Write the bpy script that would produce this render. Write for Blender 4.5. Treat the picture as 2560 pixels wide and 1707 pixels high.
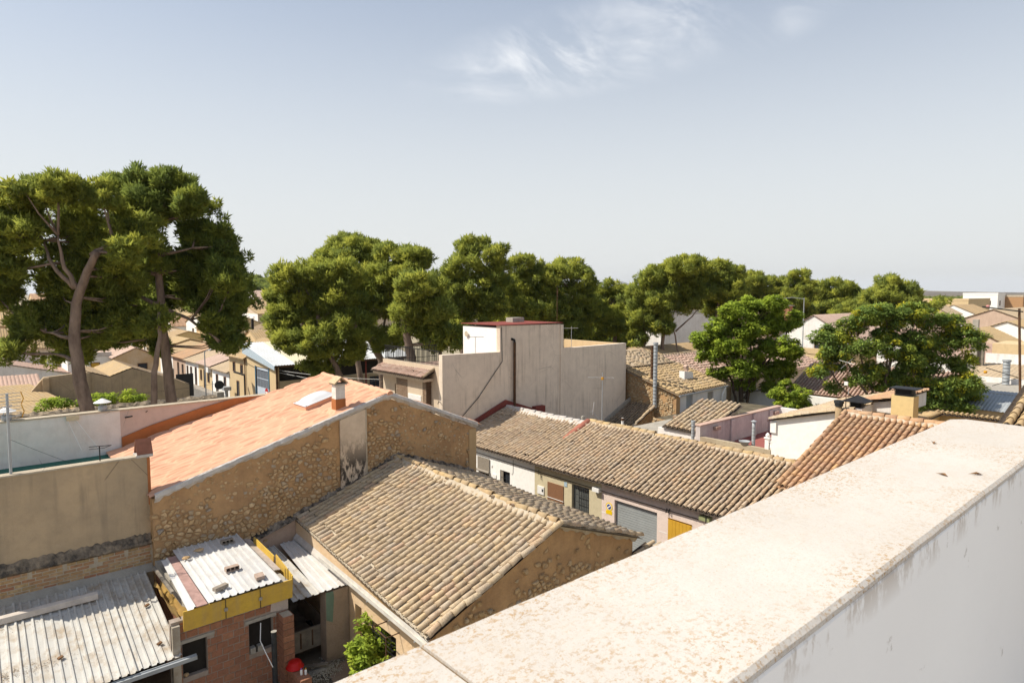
import bpy, math, random
import numpy as np
from mathutils import Vector, Matrix
random.seed(7); rng = np.random.default_rng(7)
S = bpy.context.scene; C = S.collection
for o in list(bpy.data.objects): bpy.data.objects.remove(o)

# ------------------------------------------------------------------ camera, sky, sun, exposure
# town axes: +X runs along the parapet, +Y along the street of tiled houses, camera 10.6 m above the street
CAMH = 10.6
cd = bpy.data.cameras.new('camera'); cam = bpy.data.objects.new('camera', cd); C.objects.link(cam)
cam.location = (0, 0, CAMH)
cam.rotation_euler = (math.radians(90 - 4.236), 0, math.radians(48.7586 - 90))
cd.sensor_width = 36; cd.lens = 22.5; cd.clip_start = 0.05; cd.clip_end = 40000
cd.dof.use_dof = True; cd.dof.focus_distance = 18; cd.dof.aperture_fstop = 16
S.camera = cam
SUNV = Vector((-0.65, 0.46, 1.0)).normalized()
sd = bpy.data.lights.new('sun', 'SUN'); sd.energy = 4.2; sd.angle = math.radians(0.53); sd.color = (1, 0.925, 0.80)
sun = bpy.data.objects.new('sun', sd); C.objects.link(sun); sun.location = (-20, 10, 40)
sun.rotation_euler = SUNV.to_track_quat('Z', 'Y').to_euler()
CIRRUS = ((.6954, .623, .3582), (.7149, -.5494, -.4325), (-.0727, .5568, -.8274))
W = bpy.data.worlds.new('World'); S.world = W; W.use_nodes = True
def build_world():
    nt = W.node_tree; n = nt.nodes; l = nt.links; n.clear()
    def math_(op, a, b=0.0):
        x = n.new('ShaderNodeMath'); x.operation = op
        for i, v in ((0, a), (1, b)):
            if isinstance(v, (int, float)): x.inputs[i].default_value = v
            else: l.new(v, x.inputs[i])
        return x.outputs[0]
    def rng_(v, a, b, lo=0., hi=1., smooth=True):
        x = n.new('ShaderNodeMapRange'); x.interpolation_type = 'SMOOTHSTEP' if smooth else 'LINEAR'; l.new(v, x.inputs[0])
        for i, q in zip((1, 2, 3, 4), (a, b, lo, hi)): x.inputs[i].default_value = q
        return x.outputs[0]
    def dot(v, k):
        x = n.new('ShaderNodeVectorMath'); x.operation = 'DOT_PRODUCT'; l.new(v, x.inputs[0]); x.inputs[1].default_value = k; return x.outputs['Value']
    out = n.new('ShaderNodeOutputWorld'); bg = n.new('ShaderNodeBackground'); bg.inputs[1].default_value = 0.097
    sky = n.new('ShaderNodeTexSky'); sky.sky_type = 'NISHITA'; sky.sun_disc = False
    sky.sun_elevation = math.asin(SUNV.z); sky.sun_rotation = math.atan2(SUNV.x, SUNV.y)
    sky.altitude = 300; sky.air_density = 1.0; sky.dust_density = 1.0; sky.ozone_density = 0.6
    tc = n.new('ShaderNodeTexCoord'); d = tc.outputs['Generated']
    # summer haze: the sky pales towards the horizon all the way round
    el = dot(d, (0, 0, 1)); f = rng_(el, .0, .58, .95, .20)
    mx = n.new('ShaderNodeMix'); mx.data_type = 'RGBA'; l.new(f, mx.inputs[0]); l.new(sky.outputs[0], mx.inputs[6]); mx.inputs[7].default_value = (5.85, 5.95, 5.9, 1)
    # one thin cirrus wisp, streaked noise on the sky dome
    c, e1, e2 = CIRRUS
    u = dot(d, e1); v = dot(d, e2); w = dot(d, c)
    cb = n.new('ShaderNodeCombineXYZ'); l.new(math_('MULTIPLY', u, 2.6), cb.inputs[0]); l.new(math_('MULTIPLY', v, 7.0), cb.inputs[1]); l.new(w, cb.inputs[2])
    nz = n.new('ShaderNodeTexNoise'); nz.inputs['Scale'].default_value = 1.9; nz.inputs['Detail'].default_value = 8; nz.inputs['Roughness'].default_value = .6; nz.inputs['Distortion'].default_value = 1.1; l.new(cb.outputs[0], nz.inputs['Vector'])
    nb = n.new('ShaderNodeTexNoise'); nb.inputs['Scale'].default_value = 7; nb.inputs['Detail'].default_value = 5; l.new(d, nb.inputs['Vector'])
    ma = math_('SUBTRACT', math_('MULTIPLY', u, .813), math_('MULTIPLY', v, .58)); mi = math_('ADD', math_('MULTIPLY', u, .58), math_('MULTIPLY', v, .813))
    r2 = math_('ADD', math_('POWER', math_('ABSOLUTE', math_('DIVIDE', math_('ADD', ma, -.02), .25)), 2.), math_('POWER', math_('ABSOLUTE', math_('DIVIDE', math_('ADD', mi, -.012), .055)), 2.))
    mask = math_('MULTIPLY', rng_(r2, 1.6, .0), rng_(nb.outputs[0], .28, .62))
    st = math_('MULTIPLY', math_('MULTIPLY', rng_(nz.outputs[0], .36, .74), mask), .72)
    m2 = n.new('ShaderNodeMix'); m2.data_type = 'RGBA'; l.new(st, m2.inputs[0]); l.new(mx.outputs[2], m2.inputs[6]); m2.inputs[7].default_value = (8.2, 8.2, 8.2, 1)
    l.new(m2.outputs[2], bg.inputs[0]); l.new(bg.outputs[0], out.inputs[0])
build_world()
S.view_settings.view_transform = 'Standard'; S.view_settings.look = 'None'
S.view_settings.gamma = 1; S.view_settings.use_curve_mapping = False; S.view_settings.exposure = 0.55

# ------------------------------------------------------------------ helpers
class MB:
    """collects faces that become ONE mesh object"""
    def __init__(s): s.v = []; s.f = []
    def add(s, vs, fs):
        o = len(s.v); s.v += [tuple(p) for p in vs]; s.f += [tuple(i + o for i in q) for q in fs]; return s
    def box(s, x0, x1, y0, y1, z0, z1):
        return s.add([(x0,y0,z0),(x1,y0,z0),(x1,y1,z0),(x0,y1,z0),(x0,y0,z1),(x1,y0,z1),(x1,y1,z1),(x0,y1,z1)],
                     [(0,3,2,1),(4,5,6,7),(0,1,5,4),(1,2,6,5),(2,3,7,6),(3,0,4,7)])
    def obox(s, c, ex, ey, ez):
        """box from centre and three half-axis vectors"""
        c = Vector(c); ex = Vector(ex); ey = Vector(ey); ez = Vector(ez)
        P = [c + a*ex + b*ey + d*ez for d in (-1,1) for a, b in ((-1,-1),(1,-1),(1,1),(-1,1))]
        return s.add(P, [(0,3,2,1),(4,5,6,7),(0,1,5,4),(1,2,6,5),(2,3,7,6),(3,0,4,7)])
    def prism(s, poly, vec):
        n = len(poly); vec = Vector(vec); a = [Vector(p) for p in poly]; b = [p + vec for p in a]
        nn = Vector((0,0,0))
        for i in range(n): nn += a[i].cross(a[(i+1) % n])
        if nn.dot(vec) > 0: a.reverse(); b.reverse()
        f = [tuple(range(n)), tuple(range(2*n-1, n-1, -1))]
        f += [((i+1) % n, i, n+i, n+(i+1) % n) for i in range(n)]
        return s.add(a + b, f)
    def tube(s, pts, rad, n=8, cap=True):
        pts = [Vector(p) for p in pts]; m = len(pts)
        if not isinstance(rad, (list, tuple)): rad = [rad]*m
        base = len(s.v); px = None
        for i, p in enumerate(pts):
            d = (pts[min(i+1, m-1)] - pts[max(i-1, 0)]).normalized()
            if px is None: px = d.orthogonal().normalized()
            px = (px - d*px.dot(d)).normalized(); py = d.cross(px)
            for k in range(n):
                a = 2*math.pi*k/n; s.v.append(tuple(p + (px*math.cos(a) + py*math.sin(a))*rad[i]))
        for i in range(m-1):
            for k in range(n):
                a = base+i*n+k; b = base+i*n+(k+1) % n; s.f.append((a, b, b+n, a+n))
        if cap:
            s.f.append(tuple(base+k for k in reversed(range(n)))); s.f.append(tuple(base+(m-1)*n+k for k in range(n)))
        return s
    def lathe(s, c, prof, n=16, axis=None):
        c = Vector(c); base = len(s.v)
        for r, z in prof:
            for k in range(n):
                a = 2*math.pi*k/n; s.v.append(tuple(c + Vector((r*math.cos(a), r*math.sin(a), z))))
        for i in range(len(prof)-1):
            for k in range(n):
                a = base+i*n+k; b = base+i*n+(k+1) % n; s.f.append((a, b, b+n, a+n))
        s.f.append(tuple(base+k for k in reversed(range(n)))); s.f.append(tuple(base+(len(prof)-1)*n+k for k in range(n)))
        return s
    def mesh(s, name, smooth=False):
        me = bpy.data.meshes.new(name); me.from_pydata(s.v, [], s.f); me.update()
        if smooth: me.polygons.foreach_set('use_smooth', [True]*len(me.polygons))
        return me

def link(name, me, mat=None, parent=None, M=None):
    o = bpy.data.objects.new(name, me); C.objects.link(o)
    if mat and len(me.materials) == 0: me.materials.append(mat)
    if parent is not None:
        o.parent = parent
        r = parent
        while r.parent: r = r.parent
        if parent.parent is None: o.matrix_parent_inverse = Matrix.Translation(-Vector(r.location))
    if M is not None: o.matrix_basis = M
    return o
def part(name, mb, mat, parent, smooth=False):
    return link(name, mb.mesh(name, smooth), mat, parent)
def sub(name, mb, mat, parent_part, smooth=False):
    """a piece of a part: parts sit at the identity, so no inverse is needed"""
    o = link(name, mb.mesh(name, smooth), mat, None); o.parent = parent_part; return o
def tag(o, label, cat, group=None):
    o['label'] = label; o['category'] = cat
    if group: o['group'] = group
    return o
def thing(name, label, cat, loc, group=None):
    o = bpy.data.objects.new(name, None); o.empty_display_size = .3; C.objects.link(o); o.location = loc
    return tag(o, label, cat, group)
def solo(name, mb, mat, label, cat, group=None, smooth=False):
    return tag(link(name, mb.mesh(name, smooth), mat), label, cat, group)
def struct(name, mb, mat, smooth=False):
    o = link(name, mb.mesh(name, smooth), mat); o['kind'] = 'structure'; return o
def bevel(o, w, seg=2):
    m = o.modifiers.new('bevel', 'BEVEL'); m.width = w; m.segments = seg; m.limit_method = 'ANGLE'; m.angle_limit = .6; return o

# ------------------------------------------------------------------ materials
class NT:
    def __init__(s, name):
        s.m = bpy.data.materials.new(name); s.m.use_nodes = True; s.t = s.m.node_tree; s.n = s.t.nodes; s.l = s.t.links
        s.b = s.n['Principled BSDF']; s.b.inputs['Roughness'].default_value = .9; s.b.inputs['Specular IOR Level'].default_value = .25
        s.tc = s.n.new('ShaderNodeTexCoord'); s.co = s.tc.outputs['Object']
    def node(s, t, **k):
        x = s.n.new(t)
        for a, b in k.items(): setattr(x, a, b)
        return x
    def put(s, sock, v):
        if hasattr(v, 'is_output') or isinstance(v, bpy.types.NodeSocket): s.l.new(v, sock)
        elif isinstance(v, (tuple, list)) and len(v) == 3 and sock.type == 'RGBA': sock.default_value = (*v, 1)
        else: sock.default_value = v
    def mapc(s, scale=(1,1,1), co=None, rot=(0,0,0), loc=(0,0,0)):
        x = s.node('ShaderNodeMapping'); s.put(x.inputs[0], co or s.co); x.inputs['Scale'].default_value = scale; x.inputs['Rotation'].default_value = rot; x.inputs['Location'].default_value = loc
        return x.outputs[0]
    def noise(s, scale, detail=4, rough=.55, co=None, dist=0):
        x = s.node('ShaderNodeTexNoise'); s.put(x.inputs['Vector'], co or s.co); x.inputs['Scale'].default_value = scale
        x.inputs['Detail'].default_value = detail; x.inputs['Roughness'].default_value = rough; x.inputs['Distortion'].default_value = dist; return x.outputs[0]
    def voro(s, scale, co=None, feature='F1', out=0):
        x = s.node('ShaderNodeTexVoronoi', feature=feature); s.put(x.inputs['Vector'], co or s.co); x.inputs['Scale'].default_value = scale; return x.outputs[out]
    def rng(s, v, a, b, lo=0, hi=1):
        x = s.node('ShaderNodeMapRange'); s.put(x.inputs[0], v); x.inputs[1].default_value = a; x.inputs[2].default_value = b; x.inputs[3].default_value = lo; x.inputs[4].default_value = hi; return x.outputs[0]
    def math(s, op, a, b=0.0):
        x = s.node('ShaderNodeMath', operation=op); s.put(x.inputs[0], a); s.put(x.inputs[1], b); return x.outputs[0]
    def mix(s, f, a, b, blend='MIX'):
        x = s.node('ShaderNodeMix', data_type='RGBA', blend_type=blend); s.put(x.inputs[0], f); s.put(x.inputs[6], a); s.put(x.inputs[7], b); return x.outputs[2]
    def ramp(s, f, stops, interp='LINEAR'):
        x = s.node('ShaderNodeValToRGB'); s.put(x.inputs[0], f); r = x.color_ramp; r.interpolation = interp
        while len(r.elements) < len(stops): r.elements.new(.5)
        for e, (p, c) in zip(r.elements, stops): e.position = p; e.color = (*c, 1)
        return x.outputs[0]
    def sep(s, co=None):
        x = s.node('ShaderNodeSeparateXYZ'); s.put(x.inputs[0], co or s.co); return x.outputs
    def island(s):
        """a random number per object and per loose piece"""
        a = s.node('ShaderNodeObjectInfo').outputs['Random']; b = s.node('ShaderNodeNewGeometry').outputs['Random Per Island']
        return s.math('FRACT', s.math('ADD', a, b))
    def bump(s, h, strength=.3, dist=.02, prev=None):
        x = s.node('ShaderNodeBump'); x.inputs['Strength'].default_value = strength; x.inputs['Distance'].default_value = dist; s.put(x.inputs['Height'], h)
        if prev: s.l.new(prev, x.inputs['Normal'])
        return x.outputs[0]
    def done(s, col, normal=None, rough=None):
        s.put(s.b.inputs['Base Color'], col)
        if normal: s.l.new(normal, s.b.inputs['Normal'])
        if rough is not None: s.put(s.b.inputs['Roughness'], rough)
        return s.m

def plaster(name, c1, c2, scale=.9, streak=0., stc=(.08,.07,.06), bump=.35, crack=0., fine=14):
    t = NT(name)
    col = t.mix(t.rng(t.noise(scale, 6, .62), .32, .68), c1, c2)
    col = t.mix(t.rng(t.noise(scale*5.3, 5, .65), .45, .75, 0, .35), col, tuple(x*.72 for x in c2))
    if streak:
        st = t.noise(1.0, 4, .6, t.mapc((5, 5, .28)))
        blot = t.noise(.55, 4, .6)
        f = t.math('MULTIPLY', t.rng(st, .5, .72), t.rng(blot, .38, .62))
        col = t.mix(t.math('MULTIPLY', f, streak), col, stc)
    if crack:
        vd = t.voro(.55, t.mix(.22, t.co, t.noise(1.6, 5)) if False else t.mapc((1,1,1)), 'DISTANCE_TO_EDGE')
        f = t.math('MULTIPLY', t.rng(vd, .006, 0.0), t.rng(t.noise(.7, 2), .52, .6))
        col = t.mix(t.math('MULTIPLY', f, crack), col, tuple(x*.25 for x in c2))
    nb = t.math('ADD', t.noise(fine, 6, .7), t.math('MULTIPLY', t.noise(2.1, 4), 1.2))
    return t.done(col, t.bump(nb, bump, .03), .92)

def tile_mat(name, stops, lichen=.5, dark=.25, lcol=(.46,.4,.27)):
    t = NT(name); r = t.island()
    off = t.node('ShaderNodeVectorMath', operation='ADD'); t.put(off.inputs[0], t.co)
    cmb = t.node('ShaderNodeCombineXYZ'); t.put(cmb.inputs[0], t.math('MULTIPLY', r, 91.)); t.put(cmb.inputs[1], t.math('MULTIPLY', r, 57.)); t.l.new(cmb.outputs[0], off.inputs[1])
    co = off.outputs[0]
    base = t.ramp(r, stops)
    wp = t.node('ShaderNodeNewGeometry').outputs['Position']
    base = t.mix(t.rng(t.noise(.55, 5, .6, wp), .38, .68, 0, .55), base, t.mix(.6, base, (.20,.165,.13)))
    base = t.mix(t.rng(t.noise(1.9, 4, .6, t.mapc((1,1,1), wp, loc=(9,4,2))), .5, .75, 0, .5), base, (.44,.385,.31))
    base = t.mix(t.rng(t.noise(7, 4, .6, co), .35, .7), base, t.mix(.5, base, (.30,.20,.12)))
    sp = t.rng(t.noise(46, 5, .7, co), .52, .60)
    base = t.mix(t.math('MULTIPLY', sp, lichen), base, lcol)
    dk = t.rng(t.noise(30, 5, .75, t.mapc((1,1,1), co, loc=(5,3,1))), .54, .64)
    amt = t.math('MULTIPLY', t.math('MULTIPLY', dk, dark), t.rng(t.math('FRACT', t.math('MULTIPLY', r, 7.3)), 0, 1, .5, 1.2))
    base = t.mix(amt, base, (.075,.06,.048))
    return t.done(base, t.bump(t.noise(38, 5, .7, co), .5, .012), .93)

def flat(name, col, rough=.7, metal=0., var=.12, scale=6, bump=.0):
    t = NT(name); c = t.mix(t.rng(t.noise(scale, 5, .6), .3, .7), col, tuple(x*(1-var*2) for x in col))
    t.b.inputs['Metallic'].default_value = metal
    return t.done(c, t.bump(t.noise(scale*4, 4), bump, .01) if bump else None, rough)

M = {}
TAN = [(0,(.54,.41,.255)),(.16,(.47,.36,.235)),(.32,(.57,.435,.265)),(.48,(.42,.33,.235)),(.62,(.52,.385,.24)),(.76,(.48,.395,.30)),(.88,(.62,.46,.26)),(.95,(.53,.345,.225)),(1,(.47,.39,.295))]
M['tile_old'] = tile_mat('old_clay_tile', TAN, .6, .6, (.60,.53,.38))
M['tile_street'] = tile_mat('street_clay_tile', [(0,(.55,.40,.255)),(.25,(.47,.34,.22)),(.5,(.61,.47,.31)),(.7,(.44,.325,.22)),(.86,(.57,.455,.34)),(1,(.53,.35,.21))], .5, .45, (.62,.55,.42))
M['tile_dark'] = tile_mat('dark_clay_tile', [(0,(.25,.18,.11)),(.4,(.2,.15,.1)),(.7,(.31,.22,.13)),(1,(.18,.14,.1))], .3, .6, (.3,.25,.17))
M['tile_orange'] = tile_mat('mixed_orange_tile', [(0,(.56,.32,.17)),(.3,(.46,.26,.155)),(.55,(.60,.36,.19)),(.8,(.38,.23,.145)),(1,(.64,.38,.18))], .15, .22, (.55,.42,.28))
M['tile_red'] = tile_mat('red_flat_tile', [(0,(.56,.37,.30)),(.4,(.49,.31,.25)),(.7,(.60,.42,.34)),(1,(.52,.38,.32))], .4, .2, (.6,.5,.43))
M['tile_yellow'] = tile_mat('yellow_clay_tile', [(0,(.52,.37,.18)),(.4,(.45,.31,.16)),(.7,(.56,.41,.2)),(1,(.40,.29,.17))], .3, .25)
M['channel'] = flat('channel_clay_shade', (.085,.065,.05), .95, 0, .3, 9)  # channel tiles coloured near black, putting the shade of the gaps into the clay
M['mortar'] = plaster('lime_mortar', (0.529,0.460,0.356), (0.414,0.345,0.253), 4, 0, bump=.8, fine=30)
M['mortar_white'] = plaster('white_mortar', (.60,.57,.53), (.47,.43,.39), 4, .2, bump=.8, fine=22)
M['white'] = plaster('white_limewash', (.85,.835,.80), (.80,.785,.75), 1.2, .06, (.4,.36,.3), bump=.15)
M['white_old'] = plaster('worn_white_wall', (.80,.78,.75), (.70,.66,.62), .8, .35, (.40,.33,.27), bump=.35, crack=.7)
M['olive'] = plaster('olive_render', (.56,.49,.33), (.51,.445,.30), 1.2, .12, (.3,.25,.17), bump=.2)
M['rose'] = plaster('rose_grit_render', (.73,.60,.53), (.68,.56,.49), 2.5, .08, (.4,.31,.25), bump=.5, fine=60)
M['brown_wall'] = plaster('brown_rough_render', (.52,.39,.245), (.37,.29,.195), .6, .6, (.16,.135,.105), bump=.9, crack=.7, fine=9)
M['grey_wall'] = plaster('grey_beige_render', (.76,.65,.525), (.66,.56,.455), .6, .75, (.27,.215,.165), bump=.35, fine=8, crack=.6)
M['mud'] = plaster('mud_plaster', (.52,.325,.16), (.37,.225,.115), 1.8, .45, (.20,.125,.075), bump=1.0, fine=12)
M['ochre'] = plaster('ochre_plaster', (0.575,0.380,0.196), (0.667,0.517,0.356), .7, .25, (.3,.2,.12), bump=.7, fine=9)
M['pinkish'] = plaster('pale_pink_plaster', (0.552,0.414,0.322), (0.483,0.356,0.276), 1.4, .4, (.22,.16,.12), bump=.4)
M['concrete'] = plaster('weathered_concrete', (0.414,0.380,0.322), (0.310,0.287,0.247), 1.5, .4, (.1,.09,.08), bump=.6)
M['yellow_wall'] = plaster('yellow_wall', (.66,.50,.24), (.62,.47,.23), 1.5, .1, (.35,.25,.15), bump=.2)
M['yellow_deep'] = plaster('deep_yellow_wall', (.58,.36,.06), (.54,.33,.05), 2, .1, (.3,.2,.1), bump=.2)
M['purple_wall'] = plaster('mauve_stained_wall', (.60,.54,.51), (.47,.41,.395), 1.4, .8, (.24,.19,.19), bump=.35)
M['beige'] = plaster('beige_wall', (0.616,0.504,0.370), (0.560,0.448,0.336), .7, .25, (.25,.2,.16), bump=.25)
M['sand_wall'] = plaster('sand_yellow_wall', (.60,.46,.26), (.56,.42,.25), .7, .2, (.3,.22,.14), bump=.25)
M['orange_paint'] = plaster('orange_waterproof_paint', (.42,.16,.055), (.36,.13,.045), 1.1, .2, (.2,.08,.04), bump=.3)
M['dark_red'] = plaster('dark_red_paint', (.24,.06,.045), (.19,.05,.04), 1.5, .2, (.1,.04,.03), bump=.3)
M['green_paint'] = plaster('green_waterproof_paint', (.05,.17,.125), (.04,.135,.10), 1.0, .2, (.1,.13,.1), bump=.15)
M['soot'] = None
M['zinc'] = flat('zinc_metal', (.40,.425,.44), .6, .2, .12, 3)
M['steel_dark'] = flat('dark_steel', (.05,.055,.06), .5, .4, .2, 8)
M['black'] = flat('black_metal', (.025,.025,.027), .55, .2, .2, 8)
M['rust'] = flat('rust_brown_pipe', (.14,.075,.04), .8, .1, .3, 5)
M['alu'] = flat('aluminium', (.6,.61,.62), .4, .6, .1, 5)
M['wood_grey'] = flat('grey_timber', (.27,.235,.19), .9, 0, .25, 4, .4)
M['wood_brown'] = flat('brown_timber', (.22,.12,.06), .85, 0, .2, 5, .3)
M['white_paint'] = flat('white_paint', (.78,.77,.74), .6, 0, .06, 4)
M['glass_dark'] = flat('dark_window_glass', (.035,.04,.05), .12, 0, .1, 3)
M['inside'] = flat('painted_interior_shade', (.03,.026,.022), .95, 0, .2, 3)  # near-black colour painted in place of the shade inside rooms and openings
M['plastic_red'] = flat('red_plastic', (.52,.012,.01), .35, 0, .08, 2)
M['stone_g'] = None
def stone_mat(name, stops):
    t = NT(name); r = t.island(); c = t.ramp(r, stops)
    c = t.mix(t.rng(t.noise(11, 5, .65), .35, .7), c, t.mix(.6, c, (.16,.10,.055)))
    return t.done(c, t.bump(t.noise(24, 6, .7), .8, .02), .92)
M['stone'] = stone_mat('golden_field_stone', [(0,(.60,.42,.225)),(.25,(.50,.335,.17)),(.5,(.68,.50,.29)),(.72,(.44,.29,.15)),(.9,(.58,.44,.27)),(1,(.38,.34,.29))])
M['brick'] = stone_mat('red_hollow_brick', [(0,(.37,.165,.10)),(.4,(.32,.14,.085)),(.7,(.41,.19,.11)),(1,(.30,.14,.09))])
M['brick_old'] = stone_mat('weathered_brick', [(0,(0.468,0.286,0.143)),(.25,(0.520,0.370,0.182)),(.5,(0.442,0.221,0.117)),(.7,(0.546,0.403,0.221)),(.85,(0.403,0.176,0.098)),(1,(0.455,0.351,0.169))])
M['brick_brown'] = stone_mat('brown_facing_brick', [(0,(.20,.125,.08)),(.5,(.25,.165,.11)),(1,(.17,.11,.075))])
# ------------------------------------------------------------------ generators
M['joint_earth'] = plaster('earth_joint', (.42,.265,.135), (.31,.195,.10), 3, 0, bump=.8, fine=20)
CAMP = Vector((0, 0, CAMH))
def tile_mesh(L, rb, rt, th=.014, seg=6, bend=0., k=0):
    """one curved clay tile: local +y up the slope, arch over +z; wide lower end at y=0"""
    mb = MB(); ring = []
    for y, r in ((0, rb), (L*.5, (rb+rt)/2), (L, rt)):
        for rr in (r, r-th):
            ring.append([(rr*math.cos(math.pi*i/seg) + bend*math.sin(math.pi*y/L), y, rr*1.18*math.sin(math.pi*i/seg)) for i in range(seg+1)])
    vs = [p for q in ring for p in q]; n = seg+1; fs = []
    for a, b in ((0, 2), (2, 4)):
        for i in range(seg): fs.append((a*n+i, a*n+i+1, b*n+i+1, b*n+i))
    for i in range(seg): fs.append((n+i+1, n+i, 5*n+i, 5*n+i+1))
    for i in range(seg): fs.append((n+i, n+i+1, i+1, i))
    mb.add(vs, fs); me = mb.mesh('clay_tile'); me.polygons.foreach_set('use_smooth', [j < 2*seg for j in range(len(me.polygons))]); return me

def tile_roof(root, E0, E1, R0, R1, pitch=.21, expo=.31, mat='tile_old', nparts=300, jit=1.0, r=None, name='roof_tile', channel='channel', lift=0., seg=6, pale=0.):
    E0, E1, R0, R1 = [Vector(p) for p in (E0, E1, R0, R1)]
    n = max(2, round((E1-E0).length/pitch)); w = (E1-E0).length/n; r = r or w*.345
    L = expo*1.22
    var = [tile_mesh(L*random.uniform(.97, 1.03), r*random.uniform(.97, 1.05), r*.8, .014, seg, random.uniform(-.008, .008)*jit) for _ in range(4)]
    for me in var: me.materials.append(M[mat])
    ms = []
    wav = [random.uniform(-1, 1)*.012*jit for _ in range(n+1)]
    for i in range(n):
        u = (i+.5)/n; pe = E0.lerp(E1, u); pr = R0.lerp(R1, u); d = pr-pe; ln = d.length; uy = d.normalized()
        ux = (E1-E0).normalized(); uz = ux.cross(uy)
        if uz.z < 0: ux = -ux; uz = ux.cross(uy)
        uz.normalize(); ux = uy.cross(uz)
        m = max(1, int(round(ln/expo))); ex = ln/m; ph = random.uniform(-.14, .14)*jit
        for j in range(m):
            a = random.gauss(0, .016)*jit
            s = j*ex + (ph + random.gauss(0, .02)*jit if j else random.gauss(0, .012)*jit)
            p = pe + uy*s + uz*(lift + .018 + random.uniform(0, .012)*jit + .022*jit*math.sin(i*.23+1.3*s)*math.sin(.9*s+i*.07)) + ux*(random.gauss(0, .008)*jit + wav[i]*math.sin(3.0*j/m + i))
            tilt = -.05 + random.gauss(0, .008)*jit
            B = Matrix((ux, uy, uz)).transposed().to_4x4()
            T = Matrix.Translation(p) @ B @ Matrix.Rotation(tilt, 4, 'X') @ Matrix.Rotation(a, 4, 'Z') @ Matrix.Rotation(random.gauss(0, .05)*jit, 4, 'Y')
            ms.append(((p-CAMP).length, T, random.randrange(4)))
    ms.sort(key=lambda q: q[0])
    for dist, T, k in ms[:nparts]: link(name, var[k], None, root, T)
    rest = ms[nparts:]
    if rest:
        mb = MB(); cache = [([v.co.copy() for v in me.vertices], [tuple(p.vertices) for p in me.polygons]) for me in var]
        for dist, T, k in rest: mb.add([T @ v for v in cache[k][0]], cache[k][1])
        o = link(name+'s', mb.mesh(name+'s'), M[mat], root); o['kind'] = 'stuff'
        o.data.polygons.foreach_set('use_smooth', [True]*len(o.data.polygons))
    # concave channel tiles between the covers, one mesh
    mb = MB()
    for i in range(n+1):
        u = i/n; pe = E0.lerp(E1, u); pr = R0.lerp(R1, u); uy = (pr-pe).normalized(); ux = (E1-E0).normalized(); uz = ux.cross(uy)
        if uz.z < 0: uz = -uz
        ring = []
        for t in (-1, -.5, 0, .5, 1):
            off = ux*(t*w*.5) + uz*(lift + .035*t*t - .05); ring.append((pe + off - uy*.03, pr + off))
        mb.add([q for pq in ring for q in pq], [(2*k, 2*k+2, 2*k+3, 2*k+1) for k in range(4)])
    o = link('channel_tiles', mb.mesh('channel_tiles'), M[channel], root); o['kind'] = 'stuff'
    return w

def ridge_tiles(root, A, B, mat='tile_old', r=.105, L=.42, bed='mortar', sag=.02, name='ridge_tile', bedw=.16, gap=0):
    A = Vector(A); B = Vector(B); d = B-A; n = max(1, round(d.length/(L*.86))); uy = d.normalized(); ux = uy.cross(Vector((0,0,1))).normalized(); uz = ux.cross(uy)
    me = [tile_mesh(L, r*random.uniform(.95, 1.06), r*.86, .016, 6) for _ in range(3)]
    for q in me: q.materials.append(M[mat])
    st = d.length/n
    for i in range(n):
        if gap and random.random() < gap: continue
        p = A + uy*(i*st) + uz*(.02 + random.uniform(-.5, .5)*sag) + ux*random.gauss(0, .012)
        T = Matrix.Translation(p) @ Matrix((ux, uy, uz)).transposed().to_4x4() @ Matrix.Rotation(-.045+random.gauss(0, .02), 4, 'X') @ Matrix.Rotation(random.gauss(0, .05), 4, 'Z') @ Matrix.Rotation(random.gauss(0, .06), 4, 'Y')
        link(name, me[i % 3], None, root, T)
    if bed:
        mb = MB(); m = max(6, int(d.length/.12)); rows = []
        for i in range(m+1):
            p = A.lerp(B, i/m); a, b = bedw*random.uniform(.8, 1.25), bedw*random.uniform(.8, 1.25)
            rows.append([p - ux*a - uz*.09, p - ux*a*.5 + uz*random.uniform(.0, .035), p + uz*random.uniform(.03, .06), p + ux*b*.5 + uz*random.uniform(.0, .035), p + ux*b - uz*.09])
        mb.add([q for x in rows for q in x], [(i*5+k, i*5+k+1, (i+1)*5+k+1, (i+1)*5+k) for i in range(m) for k in range(4)])
        link('ridge_mortar', mb.mesh('ridge_mortar', True), M[bed], root)

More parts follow.
